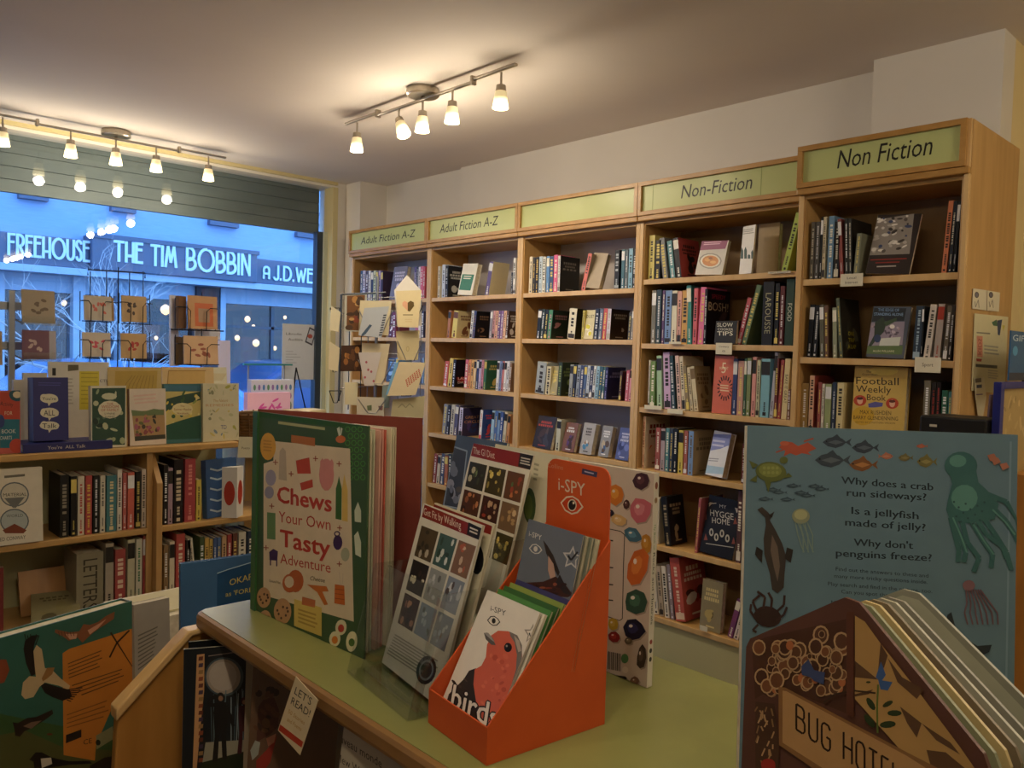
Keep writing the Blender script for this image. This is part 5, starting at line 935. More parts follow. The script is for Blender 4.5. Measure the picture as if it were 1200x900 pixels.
# ================================================================ spotlight tracks
def track(loc, rz, lamps, label, y0, y1, zb, links, power=1.0, glow=1.0):
    """ceiling track: canopy, three bar pieces stepped by link blocks, lamps with their bulbs"""
    t = empty('spotlight_track', (loc[0], loc[1], CE), rz, label, 'ceiling light', 'ceiling spotlight tracks')
    MB().lathe([(.0, 0), (.075, 0), (.078, -.012), (.078, -.03), (.07, -.036), (.0, -.036)][::-1], 28, cap=False).build('canopy', 'steel', t, smooth=False)
    MB().tube([(0, 0, -.03), (0, 0, zb)], .008, 8).build('stem', 'steel', t)
    l0, l1 = links
    for a_, b_, dz in ((y0, l0, .012), (l0, l1, 0), (l1, y1, .012)): MB().box(a_ - .01, b_ + .01, -.009, .009, zb + dz - .005, zb + dz + .005).build('bar', 'steel', t, .002)
    for l in links: MB().box(l - .007, l + .007, -.014, .014, zb - .012, zb + .026).build('link_block', 'steel', t, .002)
    for (a_, zbot, tilt) in lamps:
        h = MB().tube([(a_, 0, zb), (a_, 0, zb - .05)], .005, 8).build('lamp_stem', 'steel', t)
        ztop_ = zb - .05; 
        cup = MB().lathe([(.004, .0), (.02, -.004), (.022, -.028), (.018, -.03)][::-1], 16).build('lamp_holder', 'steel', h); cup.location = (a_, 0, ztop_); cup.rotation_euler = (0, tilt, 0)
        shd = MB().lathe([(.0, .008), (.031, .0), (.034, .0), (.024, .068), (.018, .072)], 20, cap=False).build('frosted_shade', 'shade', h, smooth=True); shd.location = (a_ - sin(tilt) * .098, 0, ztop_ - .098 * cos(tilt)); shd.rotation_euler = (0, tilt, 0)
        for poly in shd.data.polygons: pass
        ld = bpy.data.lights.new('lamp_light', 'SPOT'); ld.energy = LAMP * power; ld.spot_size = R(168); ld.spot_blend = .9; ld.color = WARM; ld.shadow_soft_size = .03
        lo = bpy.data.objects.new('lamp_light', ld); C.objects.link(lo); lo.parent = t; lo.location = (a_ - sin(tilt) * .108, 0, ztop_ - .108 * cos(tilt)); lo.rotation_euler = (0, tilt, 0)
        ld = bpy.data.lights.new('lamp_glow', 'POINT'); ld.energy = GLOW * glow; ld.color = WARM; ld.shadow_soft_size = .03
        lo = bpy.data.objects.new('lamp_glow', ld); C.objects.link(lo); lo.parent = t; lo.location = (a_ - sin(tilt) * .13, 0, ztop_ - .135)
    return t
track((2.26, 3.05), R(-90), [(-.56, 0, 0), (-.19, 0, -.5), (0, 0, 0), (.22, 0, 0), (.54, 0, 0)], 'brushed metal track of five spotlights on the middle of the ceiling', -.66, .62, -.05, (-.37, .36))
track((1.513, 4.98), 0, [(-.56, 0, 0), (-.235, 0, 0), (0, 0, 0), (.225, 0, 0), (.54, 0, 0)], 'brushed metal track of five spotlights along the top of the shop window', -.66, .64, -.047, (-.40, .36))
track((.2, .4), R(-90), [(-.56, 0, 0), (-.2, 0, 0), (0, 0, 0), (.22, 0, 0), (.54, 0, 0)], 'track of five spotlights over the space behind the counter', -.66, .62, -.05, (-.37, .36), .3, 1.3)
track((2.3, -.6), R(-90), [(-.56, 0, 0), (-.2, 0, 0), (0, 0, 0), (.22, 0, 0), (.54, 0, 0)], 'track of five spotlights on the ceiling right of the counter', -.66, .62, -.05, (-.37, .36), .5, 1.3)

# ================================================================ the counter
ZC = 1.05
ct = empty('display_counter', (.76, .3, 0), 0, 'sage green topped wooden display counter in the foreground', 'counter')
cx0, cx1, cy0, cy1 = .532, .985, -.9, 1.335
def rr_poly(x0, x1, y0, y1, r, n=6):
    o = []
    for cx, cy, a in ((x1 - r, y0 + r, -90), (x1 - r, y1 - r, 0), (x0 + r, y1 - r, 90), (x0 + r, y0 + r, 180)): o += [(cx + r * cos(R(a + 90 * i / n)), cy + r * sin(R(a + 90 * i / n))) for i in range(n + 1)]
    return o
def CB(mb): mb.v = [(x - .76, y - .3, z) for x, y, z in mb.v]; return mb
CB(MB().prism(rr_poly(cx0, cx1, cy0, cy1, .022), (0, 0, ZC - .030), (1, 0, 0), (0, 1, 0), (0, 0, .029))).build('edge_lipping', 'counter_edge', ct, .008)
CB(MB().prism(rr_poly(cx0 + .008, cx1 - .008, cy0 + .008, cy1 - .008, .016), (0, 0, ZC - .002), (1, 0, 0), (0, 1, 0), (0, 0, .002))).build('laminate_top', 'green', ct)
CB(MB().prism([(.37, .0), (.408, .92), (.519, 1.018), (.97, 1.018), (.97, 0)], (0, 1.312, 0), (1, 0, 0), (0, 0, 1), (0, .02, 0))).build('end_panel', 'binwood', ct, .003)
CB(MB().prism([(.405, .905), (.404, .925), (.516, 1.024), (.560, 1.024), (.560, 1.016), (.522, 1.014)], (0, 1.307, 0), (1, 0, 0), (0, 0, 1), (0, .03, 0))).build('panel_lipping', 'beech_edge', ct, .003)
CB(MB().box(.37, .97, -.9, 1.312, .66, .6975)).build('bin_floor', 'binwood', ct); CB(MB().box(.76, .775, -.9, 1.312, .0, 1.018)).build('inner_back', 'binwood', ct)
CB(MB().box(.955, .97, -.9, 1.312, 0, 1.018)).build('side_panel', 'binwood', ct); CB(MB().box(.37, .385, -.9, 1.312, 0, .74)).build('bin_front', 'binwood', ct, .002); CB(MB().box(.37, .97, -.9, -.885, 0, 1.018)).build('end_panel', 'binwood', ct)
def lean_book(x, y, z, yaw, lean, W, H, T, col, label, sp=None, right=False, name='book', cat='book', group=None, roll=0):
    b = book(W, H, T, col, sp, right=right, name=name); b.location = (x, y, z + T * max(0, sin(lean)) + .0005); b.rotation_euler = (-lean, roll, yaw); return tag(b, label, cat, group)
# --- big activity book standing fanned open
tb_ = empty('activity_book', (.612, 1.2683, ZC), 0, 'large green activity book titled Chews Your Own Tasty Adventure, standing fanned open', 'book')
yA, yB = -1.4947, -1.06
def leaf(yaw, W, H, T, col, name, m_='cover', z=0, s0=.004, parent=tb_):
    o = MB().box(s0, W, 0, T, 0, H, col).build(name, m_, parent); o.rotation_euler = (0, 0, yaw); o.location.z = z + .0005; return o
cov = leaf(yA, .3008, .338, .003, '#35532d', 'front_cover', s0=0)
bkc = leaf(yB, .30, .342, .003, '#7c2a15', 'back_cover', s0=0)
MB().box(-.003, .003, -.004, .012, 0, .338, '#2f5f2c').build('spine', 'cover', tb_)
cols = ['#cfc6a4', '#c9bf9c', '#b8b894', '#c9937c', '#c98a74', '#c0441c', '#cfc39c', '#c8bd98', '#bfae8a']
for i, cc in enumerate(cols): t = (i + .6) / (len(cols) + 3.2); leaf(yA + (yB - yA) * t * .75, .293 - .002 * (i % 3), .328 - .002 * (i % 2), .0022, cc, 'page', 'cover', .003)
p = Print(obj=cov, zoom=(260, 470, .36667))
p.zpoly([(112, 35), (452, 80), (452, 95), (112, 50)], '#2a5528'); p.zlines([(180, 62), (350, 85), (350, 96), (180, 73)], 1, '#a8a878', .8)
for i in range(8):
    for j in range(3): p.zell(402 + j * 20 + (i % 2) * 9, 90 + i * 22, 9, 10, '#4f8c3c', 6); p.zell(402 + j * 20 + (i % 2) * 9, 90 + i * 22, 6.5, 7.5, '#35532d', 6)
p.zpoly([(168, 128), (410, 152), (422, 705), (133, 620), (134, 200), (165, 190)], '#d3c0a0'); p.zpoly([(222, 108), (298, 118), (298, 145), (222, 132)], '#b06a38')
p.zell(148, 145, 25, 44, '#cf9a3c', 16); p.zlines([(133, 122), (163, 125), (163, 165), (133, 162)], 4, '#b3802c'); p.zell(380, 122, 16, 12, '#c86a34'); p.zpoly([(368, 88), (376, 82), (382, 108), (374, 112)], '#c8ccb8'); p.zpoly([(380, 84), (386, 88), (382, 110)], '#c8ccb8')
for t, a, b_, h_ in (('Chews', (178, 322), (350, 354), 52), ('Your Own', (182, 386), (348, 413), 36), ('Tasty', (187, 462), (345, 498), 54), ('Adventure', (187, 518), (348, 549), 33)): p.ztext(t, a, b_, h_, '#b23524')
for dx_, dy_ in ((.8, .6), (-.8, .6), (0, -1), (1.2, -.5)):
    for t, a, b_, h_ in (('Chews', (178, 322), (350, 354), 52), ('Tasty', (187, 462), (345, 498), 54)): p.ztext(t, (a[0] + dx_ * 1.6, a[1] + dy_ * 1.6), (b_[0] + dx_ * 1.6, b_[1] + dy_ * 1.6), h_, '#b23524')
p.zpoly([(185, 160), (195, 148), (205, 160), (208, 255), (182, 250)], '#b5a48c'); p.zpoly([(237, 190), (280, 180), (285, 232), (242, 232)], '#b84530'); p.zpoly([(250, 262), (290, 250), (292, 275), (255, 286)], '#b84530'); p.zell(335, 235, 24, 52, '#c8837c', 14); p.zpoly([(315, 192), (322, 182), (330, 195), (345, 195), (352, 184), (358, 198), (356, 230), (314, 225)], '#c8837c')
for x, y in ((172, 195), (375, 200), (160, 335), (377, 405), (376, 520), (142, 468), (222, 232), (300, 183)): p.zline([(x - 8, y), (x + 8, y + 1)], 3, '#8f3a28'); p.zline([(x, y - 8), (x, y + 9)], 3, '#8f3a28')
p.zell(157, 245, 17, 26, '#9a93a4'); p.zell(152, 292, 15, 20, '#8f8a9c'); p.zpoly([(370, 262), (375, 240), (380, 262), (384, 280), (383, 380), (364, 376), (365, 280)], '#38602c'); p.zpoly([(388, 258), (392, 234), (397, 258), (403, 285), (403, 386), (385, 382), (385, 282)], '#d0ad58')
p.zpoly([(145, 355), (172, 358), (172, 443), (145, 440)], '#5f8050'); p.zell(371, 452, 15, 24, '#3c2450'); p.zring(369, 424, 10, 9, 4, '#3c2450', inner='#d3c0a0'); p.zell(395, 490, 14, 22, '#a4a488'); p.zpoly([(152, 482), (165, 472), (180, 480), (178, 510), (153, 508)], '#3c2450'); p.zline([(156, 508), (156, 525)], 4, '#3c2450'); p.zline([(176, 508), (176, 528)], 4, '#3c2450')
p.zell(236, 575, 26, 36, '#b55c2c', 16); p.zell(218, 582, 24, 30, '#b55c2c', 16); p.zell(216, 578, 15, 19, '#d3c0a0', 12); p.zpoly([(273, 586), (335, 592), (342, 608), (305, 610)], '#c06828'); p.zpoly([(300, 600), (318, 600), (340, 650), (328, 652)], '#c06828'); p.ztext('Cheese', (283, 572), (330, 580), 14, '#5a4a38', .2); p.ztext('Ground Nut', (152, 578), (188, 584), 9, '#5a4a38'); p.zpoly([(362, 585), (392, 590), (394, 652), (360, 646)], '#c06428')
for y in (600, 615, 630): p.zline([(362, y), (392, y + 4)], 2, '#8a3c1c')
p.zline([(376, 545), (380, 585)], 3, '#c8b49a'); p.zline([(388, 550), (386, 585)], 3, '#c8b49a')
for x, y, r_ in ((135, 628, 22), (195, 672, 28), (140, 698, 20)):
    p.zell(x, y, r_, r_ * 1.5, '#b88a60', 18)
    for k in range(7): p.zell(x + r_ * .6 * cos(k * 2.4), y + r_ * .9 * sin(k * 2.4) * (.4 + .08 * k), 3.5, 4.5, '#4a2a1a', 7)
p.zpoly([(232, 632), (320, 660), (320, 752), (232, 718)], '#cdb25a'); p.zpoly([(258, 625), (300, 636), (298, 660), (256, 650)], '#b8683c'); p.zlines([(245, 660), (310, 680), (310, 735), (245, 710)], 4, '#a8883c')
for x, y, c1 in ((382, 723, '#b23a28'), (362, 760, '#cc7428'), (416, 768, '#4a6a30')): p.zell(x, y, 18, 25 + (x > 400) * 8, '#d8cfa8', 16, .1); p.zell(x, y + 3, 10, 13, c1, 12)
p.zpoly([(425, 350), (436, 322), (446, 350), (446, 388), (426, 385)], '#c9cdb0'); p.zpoly([(424, 430), (436, 415), (446, 450), (446, 500), (428, 490)], '#c9cdb0')
p.build('cover_print', cov)
# --- clear acrylic holder with health leaflets
ah = empty('acrylic_holder', (.60, .935, ZC), -1.70, 'clear acrylic leaflet holder on the counter', 'holder')
MB().box(-.004, .168, -.01, .17, 0.0005, .003).build('holder_base', 'acrylic', ah)
MB().prism([(-.01, .0), (.028, .145), (.098, .145), (.115, .20), (.17, .20), (.17, 0)], (-.004, 0, .003), (0, 1, 0), (0, 0, 1), (-.002, 0, 0)).build('holder_side', 'acrylic', ah); MB().prism([(-.01, .0), (.028, .145), (.098, .145), (.115, .20), (.17, .20), (.17, 0)], (.168, 0, .003), (0, 1, 0), (0, 0, 1), (.002, 0, 0)).build('holder_side', 'acrylic', ah)
o = MB().box(0, .16, -.004, -.002, 0, .145).build('holder_front', 'acrylic', ah); o.location = (0, .012, .004); o.rotation_euler = (R(-15.3), 0, 0)
o = MB().box(0, .16, -.004, -.002, 0, .12).build('holder_front', 'acrylic', ah); o.location = (0, .11, .08); o.rotation_euler = (R(-15.3), 0, 0)
GB = 'health leaflets in the acrylic holder'
b1 = lean_book(.6391, .9288, 1.0555, -1.736, .2673, .1616, .2291, .004, '#cdc7b4', 'white leaflet Get Fit by Walking with nine photographs, in front', name='leaflet', cat='leaflet', group=GB)
def grid(p, q, cols_, rows_, pal, seed, gap=.05):
    TL, TR, BR, BL = [Vector(a) for a in q]; r = random.Random(seed)
    def pt(s, t): return tuple(TL.lerp(TR, s).lerp(BL.lerp(BR, s), t))
    for j in range(rows_):
        for i in range(cols_):
            s0, s1, t0, t1 = (i + gap) / cols_, (i + 1 - gap) / cols_, (j + gap) / rows_, (j + 1 - gap) / rows_; c0 = pal[(j * cols_ + i) % len(pal)]
            p.zpoly([pt(s0, t0), pt(s1, t0), pt(s1, t1), pt(s0, t1)], c0[0])
            for k in range(7):
                a_, b_ = r.uniform(s0 + .04, s1 - .04), r.uniform(t0 + .04, t1 - .04); ds, dt = r.uniform(.015, .04), r.uniform(.015, .04); c1 = r.choice(c0[1:])
                p.zpoly([pt(a_ - ds, b_), pt(a_ - ds * .5, b_ - dt), pt(a_ + ds * .6, b_ - dt), pt(a_ + ds, b_), pt(a_ + ds * .4, b_ + dt), pt(a_ - ds * .6, b_ + dt)], c1)
z6 = (430, 500, .44444)
p = Print(obj=b1, zoom=z6)
p.zpoly([(152, 205), (302, 268), (298, 300), (145, 238)], '#7a1f18'); p.zpoly([(268, 252), (302, 268), (298, 300), (263, 284)], '#1b1716'); p.ztext('Get Fit by Walking', (150, 232), (248, 270), 20, '#d0c4b0'); p.zlines([(272, 262), (296, 272), (294, 290), (270, 280)], 2, '#c8c0b0')
grid(p, [(143, 255), (292, 312), (205, 600), (78, 520)], 3, 3, [('#4a3c28', '#6c5434', '#a89c88', '#2c2418'), ('#3c5650', '#8ca0a4', '#2c4030', '#c0c4bc'), ('#7a5a44', '#a8583c', '#bfa68c', '#c8823c'), ('#1d1614', '#2a201c', '#c8c0a4', '#3a2a20'), ('#8a8c88', '#b8b8b4', '#5c5c5a', '#a0a0a0'), ('#77808c', '#a8acb4', '#4a3c3a', '#c0c0c0'), ('#3a241c', '#a87a5c', '#1c1614', '#8a5a44'), ('#7c8a98', '#a8b4c0', '#55605c', '#c0c4c4'), ('#6c7884', '#8c9ca8', '#6a5a4c', '#a0a8ac')], 3)
p.zlines([(75, 545), (205, 625), (172, 680), (52, 600)], 8, '#8f8a7c'); p.zell(157, 642, 26, 38, '#17181a', 18, .2); p.zell(157, 642, 19, 28, '#8a8e90', 18, .2); p.zell(157, 642, 15, 22, '#2a2c30', 18, .2); p.build('cover_print', b1)
b2 = lean_book(.652, .920, 1.056, -1.736, .2673, .1616, .230, .004, '#c4bc9c', 'second copy leaflet showing behind the right edge of front leaflet', name='leaflet', cat='leaflet', group=GB)
p = Print(obj=b2, zoom=z6); p.zpoly([(165, 200), (330, 262), (326, 285), (160, 225)], '#7a1f18'); p.zell(290, 350, 18, 40, '#17181a', 14); p.build('cover_print', b2)
b3 = lean_book(.7437, .9432, 1.1293, -1.6831, .2687, .15, .235, .004, '#cdc7b4', 'white leaflet The GI Diet with food photographs, taller one behind', name='leaflet', cat='leaflet', group=GB)
z4 = (480, 480, .24444)
p = Print(obj=b3, zoom=z4)
p.zpoly([(303, 158), (598, 222), (590, 292), (294, 222)], '#7a1f18'); p.zpoly([(530, 208), (598, 222), (590, 292), (520, 272)], '#1b1716'); p.ztext('The GI Diet', (305, 210), (408, 236), 34, '#d0c4b0'); p.zlines([(535, 225), (585, 235), (580, 275), (528, 262)], 3, '#c8c0b0')
grid(p, [(288, 240), (560, 305), (480, 760), (205, 640)], 3, 3, [('#2c2a1c', '#6a7a4c', '#a8a080', '#3c4428'), ('#3a3218', '#b8a24c', '#8a7a3c', '#d0b860'), ('#5c3a24', '#8c3c28', '#4c6a3c', '#b0683c'), ('#4a2a18', '#8a5434', '#b87848', '#2a1810'), ('#3a1c14', '#8c3424', '#5c2418', '#b09070'), ('#6c5238', '#a8875c', '#8c6a44', '#c4a880'), ('#2c2420', '#4a3c30', '#6a5840', '#3c2c24')], 9); p.build('cover_print', b3)
b4 = lean_book(.775, .925, 1.128, -1.69, .26, .175, .235, .004, '#bdb698', 'cream leaflet with a green leaf circle, behind the GI Diet leaflet', name='leaflet', cat='leaflet', group=GB)
p = Print(obj=b4, zoom=z4); p.zell(575, 460, 30, 85, '#3c5028', 16); p.zell(570, 465, 20, 60, '#5c6c30', 14); p.zlines([(598, 250), (625, 258), (612, 350), (592, 345)], 4, '#8f8a78'); p.build('cover_print', b4)
b5 = lean_book(.80, 1.035, 1.128, -1.62, .22, .13, .235, .006, '#3c5068', 'slate blue leaflet with a shadowy photograph, leftmost at the back', name='leaflet', cat='leaflet', group=GB)
p = Print(obj=b5, zoom=z4); p.zpoly([(198, 172), (278, 196), (245, 480), (160, 462)], '#8c9cac'); p.zpoly([(203, 180), (272, 202), (240, 472), (166, 456)], '#3c4450')
for i in range(12): p.zell(rr.uniform(190, 250), rr.uniform(220, 440), rr.uniform(8, 20), rr.uniform(10, 30), rr.choice(['#23242a', '#6c7484', '#55504c', '#8c90a0']), 8)
p.build('cover_print', b5)
# --- orange counter display box
dx = empty('counter_display_box', (.586, .7515, ZC), -1.68, 'bright orange card display box headed i-SPY on the counter', 'display box')
Wb, Db, tk = .122, .176, .002
sidep = [(0, 0), (0, .042), (Db, .226), (Db, 0)]
MB().prism(sidep, (0, 0, .0005), (0, 1, 0), (0, 0, 1), (tk, 0, 0)).build('side_panel', 'orange', dx); MB().prism(sidep, (Wb - tk, 0, .0005), (0, 1, 0), (0, 0, 1), (tk, 0, 0)).build('side_panel', 'orange', dx)
MB().box(tk, Wb - tk, 0, tk, .0005, .042).build('front_lip', 'orange', dx); MB().box(tk, Wb - tk, tk, Db, .0005, .0025).build('box_floor', 'orange', dx)
r_ = .016; hd = .312; hp = [(tk, 0), (Wb - tk, 0), (Wb - tk, .2)] + [(Wb - tk - r_ + r_ * cos(R(a)), hd - r_ + r_ * sin(R(a))) for a in (0, 22, 45, 67, 90)] + [(tk + r_ + r_ * cos(R(a)), hd - r_ + r_ * sin(R(a))) for a in (90, 112, 135, 157, 180)]
hdr = MB().prism(hp, (0, Db - tk, .0005), (1, 0, 0), (0, 0, 1), (0, tk, 0)).build('header_panel', 'orange', dx)
MB().box(tk, Wb - tk, Db * .52, Db * .52 + tk, .003, .10).build('divider', 'orange', dx)
MB().box(tk, Wb - tk, Db * .52 + tk, Db - tk, .072, .074).build('riser', 'orange', dx)
p = Print((0, Db - tk, 0), obj=hdr, zoom=z6)
p.ztext('Collins', (476, 106), (517, 114), 12, '#c88a68'); p.zpoly([(568, 110), (608, 120), (606, 134), (566, 124)], '#3c3a5c'); p.zlines([(574, 115), (602, 122), (601, 129), (573, 122)], 1, '#c0b8c8')
p.ztext('i-SPY', (505, 166), (575, 184), 34, '#d8ccb4'); p.zpoly([(510, 200), (525, 184), (542, 182), (558, 192), (571, 212), (556, 228), (540, 232), (522, 222)], '#d8ccb4'); p.zpoly([(514, 201), (527, 188), (542, 186), (556, 195), (566, 211), (554, 224), (540, 228), (524, 219)], '#c23d0c'); p.zell(541, 207, 12, 16, '#d8ccb4', 16); p.zell(541, 207, 9.5, 13, '#1a120e', 16); p.zell(545, 201, 3, 4, '#d8ccb4', 8); p.build('header_print', hdr)
GI_ = 'small spotting guides in the orange box'
from mathutils import Euler
def inbox(lx, ly, lz, W, H, T, lean, col, label, roll=0, sp=None):
    o = dx.matrix_world @ Vector((lx, ly, lz)) if False else Matrix.Translation((.586, .7515, ZC)) @ Matrix.Rotation(-1.68, 4, 'Z') @ Vector((lx, ly, lz))
    return lean_book(o.x, o.y, o.z, -1.68, lean, W, H, T, col, label, sp, roll=roll, cat='booklet', name='spotting_guide', group=GI_)
zb6 = (500, 640, .28894)
bb = inbox(.0045, .006, .004, .104, .163, .003, R(27), '#d6cdbf', 'white i-SPY birds booklet with a robin, front of the orange box')
def star(p, x, y, r1, c1, c2):
    for k, (rr1, cc) in enumerate(((r1, c1), (r1 * .72, c2))): p.zpoly([(x + (rr1 if i % 2 == 0 else rr1 * .5) * sin(i * pi / 5 + .15), y - (rr1 if i % 2 == 0 else rr1 * .5) * 1.25 * cos(i * pi / 5 + .15)) for i in range(10)], cc)
def eye(p, x, y, s, c1, c2): p.zpoly([(x - s, y - s*.1), (x - s*.5, y - s*.7), (x + s*.1, y - s*.75), (x + s*.7, y - s*.3), (x + s, y + s*.2), (x + s*.5, y + s*.7), (x - s*.1, y + s*.75), (x - s*.6, y + s*.45)], c1); s2 = s * .82; p.zpoly([(x - s2, y - s2*.1), (x - s2*.5, y - s2*.7), (x + s2*.1, y - s2*.75), (x + s2*.7, y - s2*.3), (x + s2, y + s2*.2), (x + s2*.5, y + s2*.7), (x - s2*.1, y + s2*.75), (x - s2*.6, y + s2*.45)], c2); p.zell(x, y, s*.3, s*.42, c1, 12)
p = Print(obj=bb, zoom=zb6)
p.ztext('i-SPY', (259, 262), (322, 285), 24, '#1a1614', .1); eye(p, 272, 303, 27, '#1d1a18', '#d6cdbf'); star(p, 428, 358, 36, '#8a8278', '#d6cdbf'); p.zline([(416, 352), (425, 368), (452, 340)], 6, '#17140f')
p.zpoly([(200, 495), (172, 505), (150, 540), (90, 600), (78, 640), (215, 738), (230, 700), (210, 600), (195, 540)], '#2c2420')
p.zpoly([(245, 400), (262, 362), (290, 343), (330, 345), (365, 362), (385, 400), (388, 450), (376, 520), (355, 570), (330, 620), (300, 670), (262, 735), (225, 745), (205, 660), (190, 560), (195, 500), (222, 485), (240, 450)], '#c05a44')
p.zpoly([(335, 346), (368, 362), (387, 402), (389, 455), (376, 525), (358, 570), (362, 500), (366, 440), (356, 390), (340, 365)], '#6c6660'); p.zpoly([(355, 362), (376, 385), (384, 425), (372, 430), (362, 395)], '#a89c90')
p.zpoly([(232, 352), (250, 352), (270, 375), (280, 402), (262, 400), (240, 378)], '#57524e'); p.zpoly([(232, 352), (246, 350), (262, 365), (276, 390), (262, 380)], '#8f8a84'); p.zell(330, 411, 16, 19, '#0e0c0b', 16); p.zell(325, 405, 4, 5, '#8a8078', 8)
for i in range(26): p.zell(rr.uniform(225, 350), rr.uniform(440, 640), rr.uniform(3, 12), rr.uniform(5, 16), rr.choice(['#b34e3a', '#cc6a50', '#a84836', '#c8644c']), 6, rr.uniform(0, 3))
for i in range(9): p.zell(rr.uniform(110, 190), rr.uniform(540, 690), rr.uniform(5, 14), rr.uniform(3, 8), rr.choice(['#3c302a', '#4a3c34', '#1c1614']), 7, .8)
for ddx, ddy, c_ in ((-5, -4, '#1a1412'), (5, -4, '#1a1412'), (-5, 5, '#1a1412'), (5, 5, '#1a1412'), (0, -7, '#1a1412'), (0, 7, '#1a1412'), (-7, 0, '#1a1412'), (7, 0, '#1a1412'), (-1.5, 0, '#d8d0c4'), (1.5, 0, '#d8d0c4'), (0, 1.5, '#d8d0c4')): p.ztext('birds', (98 + ddx, 648 + ddy), (292 + ddx, 755 + ddy), 100, c_, .25)
p.build('cover_print', bb)
for i, (c_, n_) in enumerate((('#cfc8b4', 'pale'), ('#3c7a2c', 'bright green'), ('#2c5c24', 'dark green'), ('#7c8c2c', 'olive'), ('#2c2a5c', 'dark blue'))):
    inbox(.008 + .0015 * i, .0125 + .0078 * i, .004 + .0022 * i, .104, .160 + .001 * i, .004, R(27), c_, f'{n_} spotting guide {"just" if i == 0 else ORD[i]+" layer"} behind the birds booklet', sp=c_)
gb = inbox(.012, .100, .076, .104, .163, .003, R(13), '#5f6672', 'grey i-SPY booklet with a long beaked bird, back of the box')
p = Print(obj=gb, zoom=z4)
p.ztext('i-SPY', (572, 605), (634, 628), 26, '#c9c4bc', .1); eye(p, 604, 668, 32, '#c9c4bc', '#5f6672'); star(p, 778, 712, 48, '#b8b4b0', '#6c7078'); p.zline([(760, 700), (774, 722), (806, 682)], 9, '#12100e')
p.zpoly([(640, 625), (660, 650), (690, 700), (720, 780), (712, 800), (680, 740), (655, 690)], '#2c2220'); p.zpoly([(665, 700), (690, 740), (700, 800), (680, 830), (664, 770)], '#b08c7c')
p.zpoly([(552, 830), (640, 825), (700, 800), (740, 830), (780, 880), (800, 900), (760, 900), (600, 890), (552, 870)], '#3c1c14'); p.zpoly([(720, 790), (750, 850), (790, 895), (740, 880), (700, 830)], '#241c1c')
for i in range(9): p.zell(rr.uniform(580, 740), rr.uniform(830, 890), rr.uniform(8, 20), rr.uniform(4, 10), rr.choice(['#6c2c1c', '#2c1410', '#8a4a30']), 7)
p.build('cover_print', gb)
for i, (c_, n_) in enumerate((('#a8a284', 'cream edged'), ('#7c8270', 'grey green'), ('#b3ab8c', 'pale tan'))): inbox(.014 + .003 * i, .106 + .0065 * i, .076, .102, .160 - .002 * i, .005, R(13), c_, f'{n_} spotting guide {ORD[i]} behind the grey i-SPY booklet')
# --- rocks book (its back cover faces the room, spine on the right)
rk_ = lean_book(.8764, .8776, 1.0505, -1.5875, -.0, .2355, .292, .011, '#bcb0a0', 'white backed rocks and minerals book covered in coloured stones', right=True, sp='#c9bfae')
z7 = (640, 530, .33333); p = Print(obj=rk_, zoom=z7)
def gem(x, y, rx, ry, c, hl, rot=0, n=8):
    r = random.Random(int(x * 7 + y)); a = [(x + rx * (r.uniform(.82, 1.1)) * cos(t) * cos(rot) - ry * r.uniform(.85, 1.1) * sin(t) * sin(rot), y + rx * cos(t) * sin(rot) + ry * r.uniform(.85, 1.1) * sin(t) * cos(rot)) for t in [2 * pi * k / n for k in range(n)]]
    p.zpoly([(q[0] + 4, q[1] + 5) for q in a], '#948a7c'); p.zpoly(a, c); p.zpoly([(x - rx * .1 + (q[0] - x) * .5, y - ry * .1 + (q[1] - y) * .5) for q in a], hl); p.zell(x - rx * .25, y - ry * .3, rx * .18, ry * .15, '#d8d0c4', 7)
p.zline([(200, 265), (262, 278), (276, 290), (272, 400), (268, 585), (258, 592), (200, 572)], 3, '#2a2622')
for y in (310, 405, 465, 520): p.zlines([(205, y - 6), (240, y - 2), (240, y + 4), (205, y)], 1, '#2a2622', .8)
for g_ in ((245, 148, 30, 38, '#c0722c', '#d0913c'), (335, 100, 30, 32, '#3c2430', '#54343c'), (332, 205, 40, 48, '#b0606c', '#c07c84', .3), (283, 183, 12, 18, '#3c2224', '#5a3c3c'), (228, 213, 11, 13, '#1d1c2c', '#2a2a44'), (255, 238, 30, 20, '#c0a068', '#ccb484', .4), (305, 290, 34, 24, '#3c6478', '#54849a', .5), (352, 322, 18, 40, '#a8782c', '#b88c3c'), (322, 405, 36, 72, '#b8602c', '#c87a3c', .3), (316, 525, 44, 46, '#2c4a3c', '#3c6450'), (235, 605, 20, 24, '#a88c2c', '#b89c44'), (308, 622, 40, 38, '#17182c', '#2a2c50', .2), (240, 648, 24, 20, '#7a1c20', '#98302c', .3), (290, 663, 14, 14, '#5c5848', '#7c7860'), (335, 720, 18, 46, '#3a3028', '#57493c', .1), (262, 794, 26, 9, '#1c1a1c', '#3a3434'), (312, 805, 16, 18, '#6c5040', '#84644c'), (180, 150, 20, 30, '#7c5c7c', '#94749a')): gem(*g_)
for i in range(9): p.zline([(220 + i * 5.2, 700 + i), (219 + i * 5.2, 762 + i)], 2.4 if i % 3 else 3.6, '#221e1a')
p.zell(277, 725, 13, 17, '#4c7c4c'); p.zell(279, 765, 11, 12, '#d0c8b8'); p.build('cover_print', rk_)
pr = Print((.2355 + .0003, .011, 0), (0, -1, 0), (0, 0, 1), (1, 0, 0)); pr = Print((.2355 + .0003, 0, 0), (0, 1, 0), (0, 0, 1), (1, 0, 0))
pr.text('My Book of', .0038, .222, .034, .0035, '#5a8a4c', vert=True); pr.text('Rocks and Minerals', .0035, .184, .098, .0045, '#1d1a18', vert=True)
for z_, c_ in ((.062, '#8c3a2c'), (.05, '#23201e'), (.038, '#23201e')): pr.ell(.0055, z_, .003, .0035, c_, 8)
